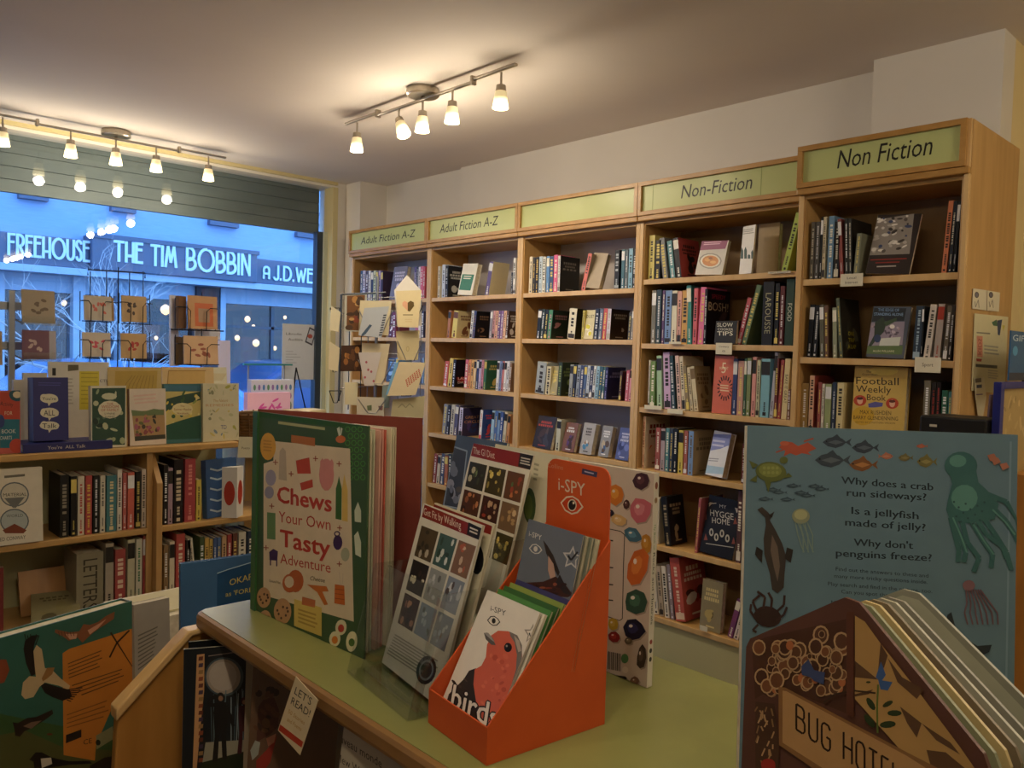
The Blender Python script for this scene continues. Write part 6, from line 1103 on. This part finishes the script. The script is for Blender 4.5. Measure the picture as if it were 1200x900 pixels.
pr.ell(.0055, .255, .003, .004, '#8a6c4c'); pr.ell(.0055, .275, .003, .005, '#7a4434'); pr.build('spine_title', rk_)
# --- ocean book
oc = lean_book(.6796, .3883, 1.0505, -.8437, .07, .25, .384, .014, '#5b7a8a', 'large grey blue ocean book with turtle, seal and octopus illustrations', right=True)
zo = (860, 490, .45576); p = Print(obj=oc, zoom=zo)
p.zline([(712, 60), (700, 690)], 5, '#7790a0')
T_ = '#23303a'
for t, a, b_, h_ in (('Why does a crab', (276, 168), (512, 186), 19), ('run sideways?', (290, 200), (494, 212), 19), ('Is a jellyfish', (302, 246), (474, 260), 19), ('made of jelly?', (286, 276), (492, 290), 19), ("Why don't", (308, 328), (460, 336), 19), ('penguins freeze?', (262, 355), (508, 368), 19)): p.ztext(t, a, b_, h_, T_); p.ztext(t, (a[0] + 1.2, a[1]), (b_[0] + 1.2, b_[1]), h_, T_)
for t, a, b_ in (('Find out the answers to these and', (262, 392), (500, 410)), ('many more tricky questions inside.', (258, 410), (498, 426)), ('Play search and find in the picture, too.', (242, 430), (510, 450)), ('Can you spot the special fish?', (276, 450), (482, 466)), ('Made with sustainable paper and ink', (250, 478), (520, 498))): p.ztext(t, a, b_, 10, T_)
def fish(x, y, l, h_, c, c2, d=1, rot=0):
    def Rr(a, b): return (x + (a * cos(rot) - b * sin(rot)) * d, y + a * sin(rot) * d + b * cos(rot))
    p.zpoly([Rr(*q) for q in ((-l, 0), (-l*.6, -h_*.7), (0, -h_), (l*.5, -h_*.6), (l*.8, 0), (l*.5, h_*.6), (0, h_), (-l*.6, h_*.7))], c); p.zpoly([Rr(*q) for q in ((l*.7, 0), (l*1.2, -h_*.7), (l*1.05, 0), (l*1.2, h_*.7))], c); p.zpoly([Rr(*q) for q in ((-l*.3, -h_*.8), (l*.1, -h_*1.4), (l*.4, -h_*.6))], c)
    p.zpoly([Rr(*q) for q in ((-l*.6, 0), (0, -h_*.4), (l*.6, 0), (0, h_*.4))], c2); p.zell(*Rr(-l*.7, -h_*.15), h_*.14, h_*.14, '#10151a', 6)
p.zpoly([(115, 75), (135, 60), (150, 62), (165, 72), (190, 62), (212, 78), (190, 88), (200, 95), (175, 90), (160, 96), (145, 90), (128, 98), (132, 84)], '#a8503c'); p.zell(130, 65, 12, 6, '#b86048'); p.zline([(108, 88), (130, 80)], 4, '#a8503c'); p.zline([(180, 60), (205, 52)], 4, '#a8503c')
for a in ((262, 62, 34, 15, '#38414e', '#55606c', 1), (335, 76, 32, 15, '#38414e', '#55606c', 1), (250, 108, 42, 19, '#3c4652', '#5a646e', 1), (330, 120, 34, 17, '#7a5030', '#a87444', 1), (392, 98, 18, 8, '#a86c58', '#b87c64', -1), (440, 102, 18, 9, '#6c6440', '#84784c', 1), (494, 112, 24, 15, '#70683c', '#8c8250', 1), (482, 72, 14, 5, '#b0604c', '#b87058', 1)): fish(*a)
for i in range(9): fish(80 + (i % 5) * 36 + (i // 5) * 20, 208 - (i % 3) * 14 + (i // 5) * 4 - (i % 5) * 3, 18, 5, '#3c4e5a', '#566a74')
p.zell(95, 138, 40, 26, '#5c6434', 16, .1); p.zell(93, 134, 30, 18, '#7a8044', 14, .1); p.zell(128, 108, 11, 9, '#5c6434'); p.zpoly([(62, 120), (38, 108), (48, 130)], '#5c6434'); p.zpoly([(78, 158), (88, 192), (96, 165)], '#5c6434'); p.zpoly([(125, 155), (150, 150), (140, 140)], '#5c6434'); p.zpoly([(60, 145), (40, 160), (58, 165)], '#5c6434')
for i in range(8): p.zell(78 + (i % 4) * 11, 128 + (i // 4) * 12, 4.5, 4.5, '#8c9454', 6)
p.zpoly([(60, 235), (72, 228), (88, 242), (98, 255), (104, 240), (92, 262), (108, 290), (124, 322), (134, 355), (130, 400), (128, 435), (112, 450), (98, 440), (92, 400), (78, 350), (76, 310), (82, 275), (80, 255)], '#3e3632'); p.zpoly([(98, 300), (112, 330), (118, 380), (112, 420), (102, 380), (94, 340)], '#6a5c52'); p.zpoly([(136, 332), (152, 338), (146, 372), (130, 360)], '#2e2826'); p.zpoly([(74, 340), (58, 330), (54, 350), (72, 372)], '#2e2826')
p.zell(172, 252, 23, 20, '#8a8f74', 16); p.zell(172, 248, 17, 13, '#a8a880', 14)
for i in range(6): p.zline([(158 + i * 6, 268), (164 + i * 6 + (i % 2) * 8, 300), (172 + i * 6, 325), (180 + i * 6 - (i % 2) * 8, 345)], 3, '#7c9088')
p.zell(86, 510, 36, 27, '#33211e', 14, .2)
for q in (((60, 500), (48, 470), (66, 455)), ((75, 490), (80, 460), (60, 445)), ((95, 488), (98, 465), (88, 448)), ((112, 495), (128, 480), (130, 455)), ((55, 515), (42, 495), (44, 478)), ((62, 530), (48, 545), (58, 550)), ((108, 520), (128, 505), (136, 485))): p.zline(q, 6, '#3c2622')
TE, TE2 = '#3a6464', '#588880'
p.zell(583, 122, 42, 36, TE, 18); p.zell(575, 110, 22, 16, TE2, 14); p.zpoly([(555, 140), (560, 170), (552, 200), (545, 235), (555, 262), (600, 270), (670, 260), (680, 220), (650, 185), (628, 165), (622, 135)], TE); p.zell(592, 205, 34, 34, TE2, 14)
for q in (((560, 250), (580, 300), (596, 345), (590, 370)), ((585, 262), (600, 320), (630, 360), (615, 395)), ((610, 265), (640, 315), (665, 350), (660, 385)), ((640, 255), (672, 300), (700, 345), (712, 390)), ((665, 230), (700, 265), (722, 300), (735, 325)), ((650, 195), (700, 215), (730, 260), (742, 300)), ((556, 255), (570, 310), (578, 340), (575, 370)), ((625, 262), (650, 300), (690, 330), (700, 360))): p.zline(q, 13, TE)
for q in (((562, 255), (582, 300), (598, 345)), ((612, 268), (642, 315), (667, 350)), ((664, 235), (700, 270), (722, 300))): p.zline(q, 4, TE2)
for i in range(14): p.zell(565 + i * 6, 215 + (i * 37) % 60, 3, 3, '#2c4c50', 6)
p.zell(603, 430, 16, 14, '#7c5a60'); 
for i in range(7): p.zline([(596 + i * 6, 440), (598 + i * 10, 475), (592 + i * 14, 500), (600 + i * 13, 530)], 4, '#6c5058')
p.zpoly([(548, 505), (558, 498), (568, 535), (590, 565), (625, 585), (662, 582), (655, 600), (622, 618), (600, 622), (570, 600), (545, 570), (540, 540)], '#262e34')
for x, y in ((660, 105), (650, 95), (682, 118)): p.zpoly([(x, y), (x + 18, y - 4), (x + 25, y + 8), (x + 8, y + 16)], '#a86c58')
p.build('cover_print', oc)
# --- bug hotel board book, house shaped
bh = empty('board_book', (.564, .321, ZC), -1.9, 'house shaped brown board book titled Bug Hotel, nearest at right', 'book')
Wh, zs_, zr_ = .20, .231, .292; ro = .012
def house(W, s, r, inset=0):
    o = [(inset, inset), (W - inset, inset), (W - inset, s - inset - .008), (W - inset - .004, s - inset)]
    o += [(W/2 + .014, r - inset - .007), (W/2 + .006, r - inset - .002), (W/2 - .006, r - inset - .002), (W/2 - .014, r - inset - .007)]
    return o + [(inset + .004, s - inset), (inset, s - inset - .008)]
bf = MB().prism(house(Wh, zs_, zr_), (0, 0, .0005), (1, 0, 0), (0, 0, 1), (0, .0025, 0), '#5a3220').build('front_cover', 'cover', bh)
for i in range(6):
    yy = .0032 + i * .0062; c_ = ['#b8ad84', '#8a8c68', '#c0a868', '#7c6c50', '#a8a48c', '#8c8878'][i]
    o = MB().prism(house(Wh - .004, zs_ - .003, zr_ - .004), (.002, 0, .0005), (1, 0, 0), (0, 0, 1), (0, .0022, 0), c_).build('board_page', 'cover', bh); o.location.y = yy; o.rotation_euler = (0, 0, R(.9 * i))
bc = MB().prism(house(Wh, zs_, zr_), (0, 0, .0005), (1, 0, 0), (0, 0, 1), (0, .0025, 0), '#8c8c78').build('back_cover', 'cover', bh); bc.location.y = .045; bc.rotation_euler = (0, 0, R(7))
pr = Print((0, 0, 0)); hs = house(Wh, zs_, zr_, .004); pr.poly([(a, b) for a, b in hs][::1], '#a9a891'); pr.ell(.155, .215, .014, .010, '#2c4a24', 10, .5); pr.ell(.172, .195, .012, .009, '#3c5a2c', 10, -.3); pr.ell(.150, .19, .004, .02, '#2c4a24', 8); pr.build('inner_print', bc)
zh = (860, 700, .28333); p = Print(obj=bf, zoom=zh)
p.zpoly([(75, 190), (130, 165), (465, 90), (465, 480), (200, 372), (190, 360), (88, 420)], '#4a2c1c')
r9 = random.Random(15)
for i in range(90):
    x, y = r9.uniform(95, 455), r9.uniform(110, 400)
    if y < 190 - (x - 95) * .22 + 20 or y > 345 + (x - 200) * .35 and x > 190: continue
    rr0 = r9.uniform(10, 34); p.zell(x, y, rr0, rr0 * 1.2, '#b59468', 12); p.zell(x, y, rr0 * .78, rr0 * .95, r9.choice(['#5c3a24', '#6c4428', '#7a4c2c', '#4a2c1c']), 12)
    if i % 7 == 0: p.zell(x + 20, y - 8, 16, 20, '#b0683c', 10)
p.zpoly([(92, 430), (170, 440), (190, 600), (190, 706), (92, 706)], '#4a3020')
for i in range(26): x, y = r9.uniform(100, 175), r9.uniform(450, 690); p.zline([(x, y), (x + r9.uniform(-14, 14), y + r9.uniform(18, 34))], 6, r9.choice(['#b08c5c', '#8a6a40', '#c09c6c']))
p.zpoly([(504, 75), (545, 100), (610, 190), (760, 380), (940, 620), (1000, 706), (760, 706), (504, 420)], '#b08a50')
p.zpoly([(504, 75), (530, 80), (780, 400), (760, 560), (740, 500), (700, 440), (620, 250), (600, 270)], '#6c4a30') if False else None
for q in (((504, 262), (600, 340), (504, 330)), ((640, 250), (700, 330), (790, 380), (760, 420), (680, 350)), ((690, 450), (780, 520), (760, 580), (720, 520)), ((504, 400), (580, 380), (560, 400), (504, 410)), ((780, 520), (900, 600), (940, 650), (840, 590)), ((800, 630), (880, 640), (960, 706), (820, 706)), ((610, 190), (640, 240), (625, 290), (600, 300))): p.zpoly(q, '#5c4028')
for q in (((590, 330), (612, 265), (632, 320), (612, 350)), ((600, 340), (660, 350), (640, 385), (610, 380))): p.zpoly(q, '#3c5c8c')
p.zline([(598, 560), (596, 450), (600, 360)], 8, '#5c6c2c')
for x, y, r_, a in ((570, 440, 30, 1.0), (640, 440, 24, -.5), (668, 478, 30, 0), (565, 510, 34, .9), (640, 525, 34, -.1), (560, 350, 10, 0)): p.zell(x, y, r_, r_ * .42, '#2c3a1c', 10, a)
p.zpoly([(282, 285), (312, 255), (335, 300), (380, 310), (375, 360), (335, 345), (320, 330), (285, 320)], '#3c4a70'); p.zline([(375, 435), (420, 400), (500, 385), (590, 395)], 7, '#3c2a1c')
p.zpoly([(470, 60), (500, 60), (500, 500), (470, 480)], '#5a3220'); p.zell(145, 690, 30, 24, '#9c2c24'); p.zpoly([(118, 700), (175, 695), (175, 706), (118, 706)], '#9c2c24')
p.zpoly([(188, 370), (215, 372), (720, 640), (850, 706), (330, 706), (190, 610)], '#8a6238'); p.zpoly([(205, 385), (222, 388), (720, 655), (800, 706), (372, 706), (205, 600)], '#b58c58')
def stroke_word(p, word, p0, p1, h, wd, col):
    tot = sum(GL[c][0] + .26 for c in word) - .26; P0, P1 = Vector(p0), Vector(p1); U = (P1 - P0) / tot; x = 0
    G2 = {'B': (.5, [[(0,0),(0,1),(.35,1),(.46,.9),(.46,.62),(.36,.53),(0,.53)],[(.36,.53),(.5,.42),(.5,.12),(.38,0),(0,0)]]), 'U': (.5, [[(0,1),(0,.15),(.12,0),(.38,0),(.5,.15),(.5,1)]]), 'G': (.5, [[(.5,.85),(.4,1),(.12,1),(0,.85),(0,.15),(.12,0),(.4,0),(.5,.15),(.5,.5),(.28,.5)]]), 'H': (.5, [[(0,0),(0,1)],[(.5,0),(.5,1)],[(0,.5),(.5,.5)]]),
          'O': (.5, [[(.12,0),(0,.15),(0,.85),(.12,1),(.38,1),(.5,.85),(.5,.15),(.38,0),(.12,0)]]), 'T': (.5, [[(0,1),(.5,1)],[(.25,1),(.25,0)]]), 'E': (.42, [[(.42,1),(0,1),(0,0),(.42,0)],[(0,.5),(.34,.5)]]), 'L': (.4, [[(0,1),(0,0),(.4,0)]])}
    for c in word:
        g, st = G2[c]
        for s in st: p.zline([tuple(P0 + U * (x + a) + Vector((0, -h * b))) for a, b in s], wd, col)
        x += g + .26
GL['G'] = GL['L'] = (.5, [])
stroke_word(p, 'BUG', (262, 545), (402, 640), 105, 8, '#2a1a10'); stroke_word(p, 'HOTEL', (458, 668), (735, 838), 112, 8, '#2a1a10'); p.build('cover_print', bf)
# --- books standing below the counter edge, in the side bin
def bin_book(u0, u1, vt, yaw, pt, W, H, col, label, lean=.1, T=.006, draw=None, zoom=(200, 730, .23333), sp=None, roll=0):
    b = lean_book(pt[0], pt[1], pt[2], yaw, lean, W, H, T, col, label, sp, roll=roll)
    if draw: p = Print(obj=b, zoom=zoom); draw(p); p.build('cover_print', b)
    return b
def drw(p):
    p.zpoly([(132, 160), (170, 155), (168, 340), (150, 520), (130, 740), (110, 740)], '#b58a5c')
    for i, y in enumerate(range(170, 700, 34)): p.zpoly([(142, y), (164, y - 3), (161, y + 18), (139, y + 20)], ['#5a2c20', '#3c2c40', '#8a6a40', '#7a3c24'][i % 4])
    p.zell(268, 270, 98, 98, '#3c4a50', 24); p.zell(265, 270, 86, 88, '#8f8478', 24); p.zell(262, 268, 70, 74, '#a0968a', 20)
    for i in range(16): x = r9.uniform(178, 410); p.zline([(x, 600), (x + r9.uniform(-14, 14), r9.uniform(330, 430))], 5, r9.choice(['#55686c', '#3c4c52', '#788488']))
    p.zpoly([(175, 600), (400, 585), (390, 660), (300, 680), (160, 700)], '#8a8674'); p.zpoly([(160, 700), (390, 640), (400, 740), (150, 740)], '#17220f')
    def pers(x, y, s, c, arm):
        p.zell(x, y, 20*s, 24*s, c); p.zell(x + 1, y + 7*s, 12*s, 14*s, '#8a6850'); p.zpoly([(x - 30*s, y + 30*s), (x + 30*s, y + 26*s), (x + 40*s, y + 90*s), (x + 30*s, y + 190*s), (x - 30*s, y + 190*s), (x - 36*s, y + 80*s)], c)
        p.zpoly([(x - 28*s, y + 180*s), (x - 6*s, y + 180*s), (x - 14*s, y + 330*s), (x - 42*s, y + 332*s)], c); p.zpoly([(x + 4*s, y + 180*s), (x + 28*s, y + 180*s), (x + 34*s, y + 320*s), (x + 10*s, y + 322*s)], c)
        if arm: p.zline([(x - 24*s, y + 42*s), (x - 62*s, y + 40*s), (x - 48*s, y + 8*s), (x - 18*s, y - 8*s)], 20*s, c)
        p.zline([(x + 28*s, y + 44*s), (x + 56*s, y + 110*s), (x + 66*s, y + 150*s)], 18*s, c)
    pers(250, 372, .98, '#12110f', True); pers(368, 392, .8, '#3a1218', False); p.zlines([(190, 162), (340, 140), (335, 152), (190, 172)], 1, '#7a6a60')
bin_book(0, 0, 0, -.45, (.478, 1.235, .6985), .145, .318, '#10161a', 'dark picture book cover of two children before a full moon', .06, draw=drw, sp='#b58a5c')
bin_book(0, 0, 0, -.42, (.50, 1.27, .6985), .14, .317, '#0e1113', 'black book peeping above the moonlit children cover', .04)
def drw(p):
    p.ztext('L', (455, 205), (478, 208), 22, '#1b1512'); p.ztext('R', (436, 262), (470, 266), 34, '#1b1512'); p.zpoly([(428, 285), (466, 290), (455, 365), (428, 370)], '#a07c4c'); p.zpoly([(410, 370), (450, 372), (440, 392), (412, 388)], '#8a3020')
bin_book(0, 0, 0, -.6, (.548, 1.172, .6985), .055, .317, '#8a7a60', 'tan book with black letters beside the moonlit cover', .08, draw=drw)
def drw(p):
    p.zpoly([(440, 420), (470, 380), (520, 375), (545, 440), (540, 520), (500, 560), (430, 600)], '#4a2a1c')
    for i in range(22): p.zell(r9.uniform(425, 560), r9.uniform(300, 560), r9.uniform(6, 22), r9.uniform(10, 30), r9.choice(['#33200f', '#54341f', '#2a1a12', '#5c4026']), 8, r9.uniform(0, 3))
    p.zpoly([(400, 640), (425, 590), (450, 600), (440, 660), (410, 690)], '#8f9488'); p.zpoly([(430, 690), (480, 640), (520, 590), (535, 560), (500, 700), (470, 740), (430, 740)], '#8a2c20'); p.zpoly([(480, 580), (530, 555), (520, 600), (490, 620)], '#a06a50')
bin_book(0, 0, 0, -.9, (.528, 1.128, .6985), .18, .317, '#5c4026', 'brown forest picture book with a red figure below counter edge', .10, draw=drw)
lt = MB().prism([(0, 0), (.045, -.01), (.048, .075), (.004, .085)], (0, 0, 0), (1, 0, 0), (0, 0, 1), (0, .001, 0), '#c9b68c').build('paper_bookmark', 'card'); 
_A = at(328, 855, 'x', .505)
lt.location = (.502, _A.y, _A.z); lt.rotation_euler = (0, R(18), -1.25)
p = Print((0, 0, 0), (1, 0, 0), (0, 0, 1), (0, -1, 0)); p.text("LET'S", .009, .062, .030, .011, '#1b1713'); p.text('READ!', .008, .046, .034, .011, '#1b1713'); p.text('50 Stories', .008, .032, .030, .006, '#a8782c'); p.text('and Poems', .010, .021, .026, .006, '#a8782c'); p.rect(.001, .001, .044, .010, '#a8341c')
p.build('lettering', lt); tag(lt, "cream paper bookmark reading Let's Read below the counter edge", 'bookmark')
def drw(p): p.zlines([(700, 420), (760, 440), (750, 480), (690, 470)], 2, '#2a241c')
bin_book(0, 0, 0, -1.45, (.55, .93, .6985), .13, .315, '#5c503c', 'dull tan paperback between the brown picture book and white book', .08, draw=drw)
def drw(p):
    p.ztext('Un nouveau monde', (760, 540), (1060, 730), 42, '#2c2820'); p.ztext('A New World', (800, 668), (1010, 800), 42, '#2c2820')
nw = bin_book(0, 0, 0, -1.5, (.505, .868, .6985), .20, .317, '#a89c84', 'white book lettered Un nouveau monde, A New World, under counter edge', .12, draw=drw, zoom=(200, 730, .23333))
bin_book(0, 0, 0, -1.5, (.52, .862, .6985), .205, .318, '#8c8066', 'second pale book behind the Nouveau Monde book', .12)

# ================================================================ low table behind the counter end, with large books
lt_ = empty('low_display_table', (.2, 1.75, 0), 0, 'low table between the counter and the low bookcase, mostly hidden', 'table')
MB().box(-.6, .62, -.41, .42, .70, .73).build('table_top', 'beech_h', lt_, .004)
for x in (-.55, .55):
    for y in (-.36, .36): MB().box(x - .025, x + .025, y - .025, y + .025, 0, .70).build('leg', 'beech', lt_)
ZB = .7305
yw = .30; W_b = .36
bx_, by_ = .473 - W_b * cos(yw), 1.44 - W_b * sin(yw)
bd = lean_book(bx_, by_, ZB, yw, 0.03, W_b, .318, .030, '#1f5a4c', 'big green bird book with a flying eagle, bottom left corner', right=True, hard=True) if False else None
bd = book(W_b, .318, .030, '#24584a', '#2a4038', right=True, hard=True); bd.location = (bx_, by_, ZB + .001); bd.rotation_euler = (-.02, 0, yw); tag(bd, 'big green bird book with a flying eagle, bottom left corner', 'book')
zbk = (0, 680, .2444); p = Print(obj=bd, zoom=zbk)
p.zpoly([(-100, 600), (0, 640), (300, 700), (600, 760), (640, 905), (-100, 905)], '#34502c'); p.zpoly([(-100, 760), (120, 720), (300, 800), (640, 820), (640, 905), (-100, 905)], '#4a4c28')
p.zpoly([(300, 350), (330, 330), (632, 232), (640, 480), (560, 560), (460, 790), (455, 865), (305, 838)], '#b0702c')
p.zlines([(325, 395), (510, 322), (490, 420), (330, 480)], 5, '#5c3c1c', .3); p.zlines([(340, 500), (620, 410), (600, 480), (400, 560)], 4, '#5c3c1c', .3); p.zlines([(320, 640), (540, 560), (530, 660), (320, 720)], 4, '#7a4c20', .25)
p.zpoly([(316, 742), (390, 715), (390, 752), (316, 782)], '#1d1a18'); p.ztext('CE', (400, 790), (440, 780), 26, '#3c2c18'); p.zpoly([(460, 745), (540, 700), (545, 760), (462, 812)], '#7c7c58'); p.zell(470, 778, 12, 14, '#1d2418')
# eagle
p.zpoly([(175, 310), (200, 330), (215, 420), (250, 430), (290, 470), (335, 505), (330, 525), (280, 505), (215, 490), (190, 510), (160, 560), (120, 570), (102, 550), (110, 490), (140, 460), (172, 462), (165, 400), (160, 340)], '#b09a74')
p.zpoly([(165, 300), (160, 340), (170, 450), (150, 460), (125, 400), (112, 330), (120, 290), (150, 265), (185, 262)], '#191512'); 
for i in range(6): p.zline([(130 + i * 8, 310), (118 + i * 14, 258 + (i % 2) * 6)], 5, '#191512')
p.zpoly([(195, 505), (215, 492), (280, 512), (335, 525), (345, 560), (300, 578), (250, 560), (215, 540)], '#191512')
for i in range(7): p.zline([(320, 525 + i * 8), (395 - i * 9, 515 + i * 11)], 5, '#191512')
p.zpoly([(225, 420), (262, 418), (250, 450), (228, 470), (205, 485), (200, 470)], '#8a6438')
# hawk
p.zpoly([(265, 235), (330, 250), (380, 245), (400, 210), (430, 215), (470, 200), (510, 170), (550, 150), (545, 185), (500, 215), (455, 245), (420, 275), (395, 300), (372, 275), (330, 290), (300, 268), (262, 250)], '#7a4a30'); p.zpoly([(315, 258), (370, 256), (365, 280), (335, 284)], '#b88a70'); p.zpoly([(420, 240), (480, 205), (510, 185), (470, 230), (430, 260)], '#b88a70')
for i in range(6): p.zline([(280 + i * 14, 245), (285 + i * 14, 268)], 3, '#4a2c1c')
p.zline([(530, 250), (636, 412)], 9, '#2c1c14'); p.zline([(525, 370), (560, 300), (620, 240)], 8, '#2c1c14'); p.zpoly([(-20, 380), (30, 380), (45, 430), (20, 490), (-20, 500)], '#7a3c24')
p.zpoly([(60, 680), (85, 685), (130, 660), (175, 655), (250, 620), (255, 640), (215, 670), (160, 705), (115, 725), (95, 750), (72, 745), (68, 710)], '#231a14'); p.zpoly([(110, 700), (150, 680), (200, 672), (150, 712)], '#6a5444')
p.zpoly([(140, 860), (170, 825), (200, 825), (250, 850), (330, 868), (430, 866), (440, 878), (330, 885), (260, 895), (200, 905), (165, 905), (160, 870)], '#15130f'); p.zpoly([(195, 855), (245, 850), (250, 880), (200, 900)], '#b8b09c'); p.zpoly([(430, 890), (500, 850), (560, 840), (560, 905), (430, 905)], '#231c14')
p.zell(238, 738, 14, 6, '#5c2c1c'); p.build('cover_print', bd)
ok = book(.26, .335, .012, '#17507c', '#17507c', hard=True); ok.location = (.601, 1.5601, ZB + .001); ok.rotation_euler = (-.03, 0, -.10); tag(ok, 'blue hardback with yellow Okapis lettering behind the counter end', 'book')
zk = (180, 500, .28889); p = Print(obj=ok, zoom=zk); p.zpoly([(258, 595), (300, 580), (480, 530), (480, 800), (256, 800)], '#123e62'); p.zline([(258, 595), (300, 580), (480, 525)], 3, '#9ab4c4'); p.ztext('OKAPIS', (308, 645), (425, 612), 26, '#b8a84c'); p.ztext("as 'FOREST GIRAFFES'", (292, 690), (560, 640), 20, '#b8a84c'); p.build('cover_print', ok)
tx_ = book(.075, .225, .022, '#a09684', '#8a8070'); tx_.location = (at(160, 722, 'y', 1.70).x, 1.70, ZB + .001); tx_.rotation_euler = (-.06, 0, .1); tag(tx_, 'pale book with small dark print behind the green bird book', 'book')
p = Print(obj=tx_, zoom=zbk); p.zlines([(662, 260), (770, 210), (740, 380), (662, 440)], 9, '#6a6254', .35); p.build('cover_print', tx_)
def slab(pts, z, T, col, label, cat, name, draw=None, m_='card'):
    P = [at(u, v, 'z', z) for u, v in pts]; o0 = P[0]; o = MB().prism([(q.x - o0.x, q.y - o0.y) for q in P], (0, 0, 0), (1, 0, 0), (0, 1, 0), (0, 0, -T), col).build(name, m_); o.location = (o0.x, o0.y, z)
    return tag(o, label, cat)
st_ = MB().box(0, .26, 0, .2, 0, .15, '#4a4438').build('magazine_pile', 'pages'); _p = at(160, 728, 'z', ZB + .155); st_.location = (_p.x, _p.y, ZB + .0005); st_.rotation_euler = (0, 0, .05); tag(st_, 'square pile of papers on the low table under the leaflets', 'paper pile')
s1 = MB().box(0, .2, 0, .15, 0, .004, '#c4b98c').build('leaflet', 'card'); s1.location = (_p.x + .0, _p.y + .02, ZB + .1515); s1.rotation_euler = (0, 0, .1); tag(s1, 'pale yellow sheet lying on the paper pile', 'leaflet')
a = at(199, 758, 'y', 1.72); s2 = MB().box(0, .12, 0, .002, 0, .12, '#2c4468').build('blue_sign_card', 'card'); s2.location = (a.x - .02, 1.64, ZB + .02); s2.rotation_euler = (-.9, 0, .1); pr = Print(); pr.text('STA', .02, .03, .09, .05, '#c8d0d8', shear=.2); pr.text('books', .03, .09, .06, .02, '#c8d0d8'); pr.build('lettering', s2); tag(s2, 'blue card with white lettering lying left of the Okapis book', 'card')
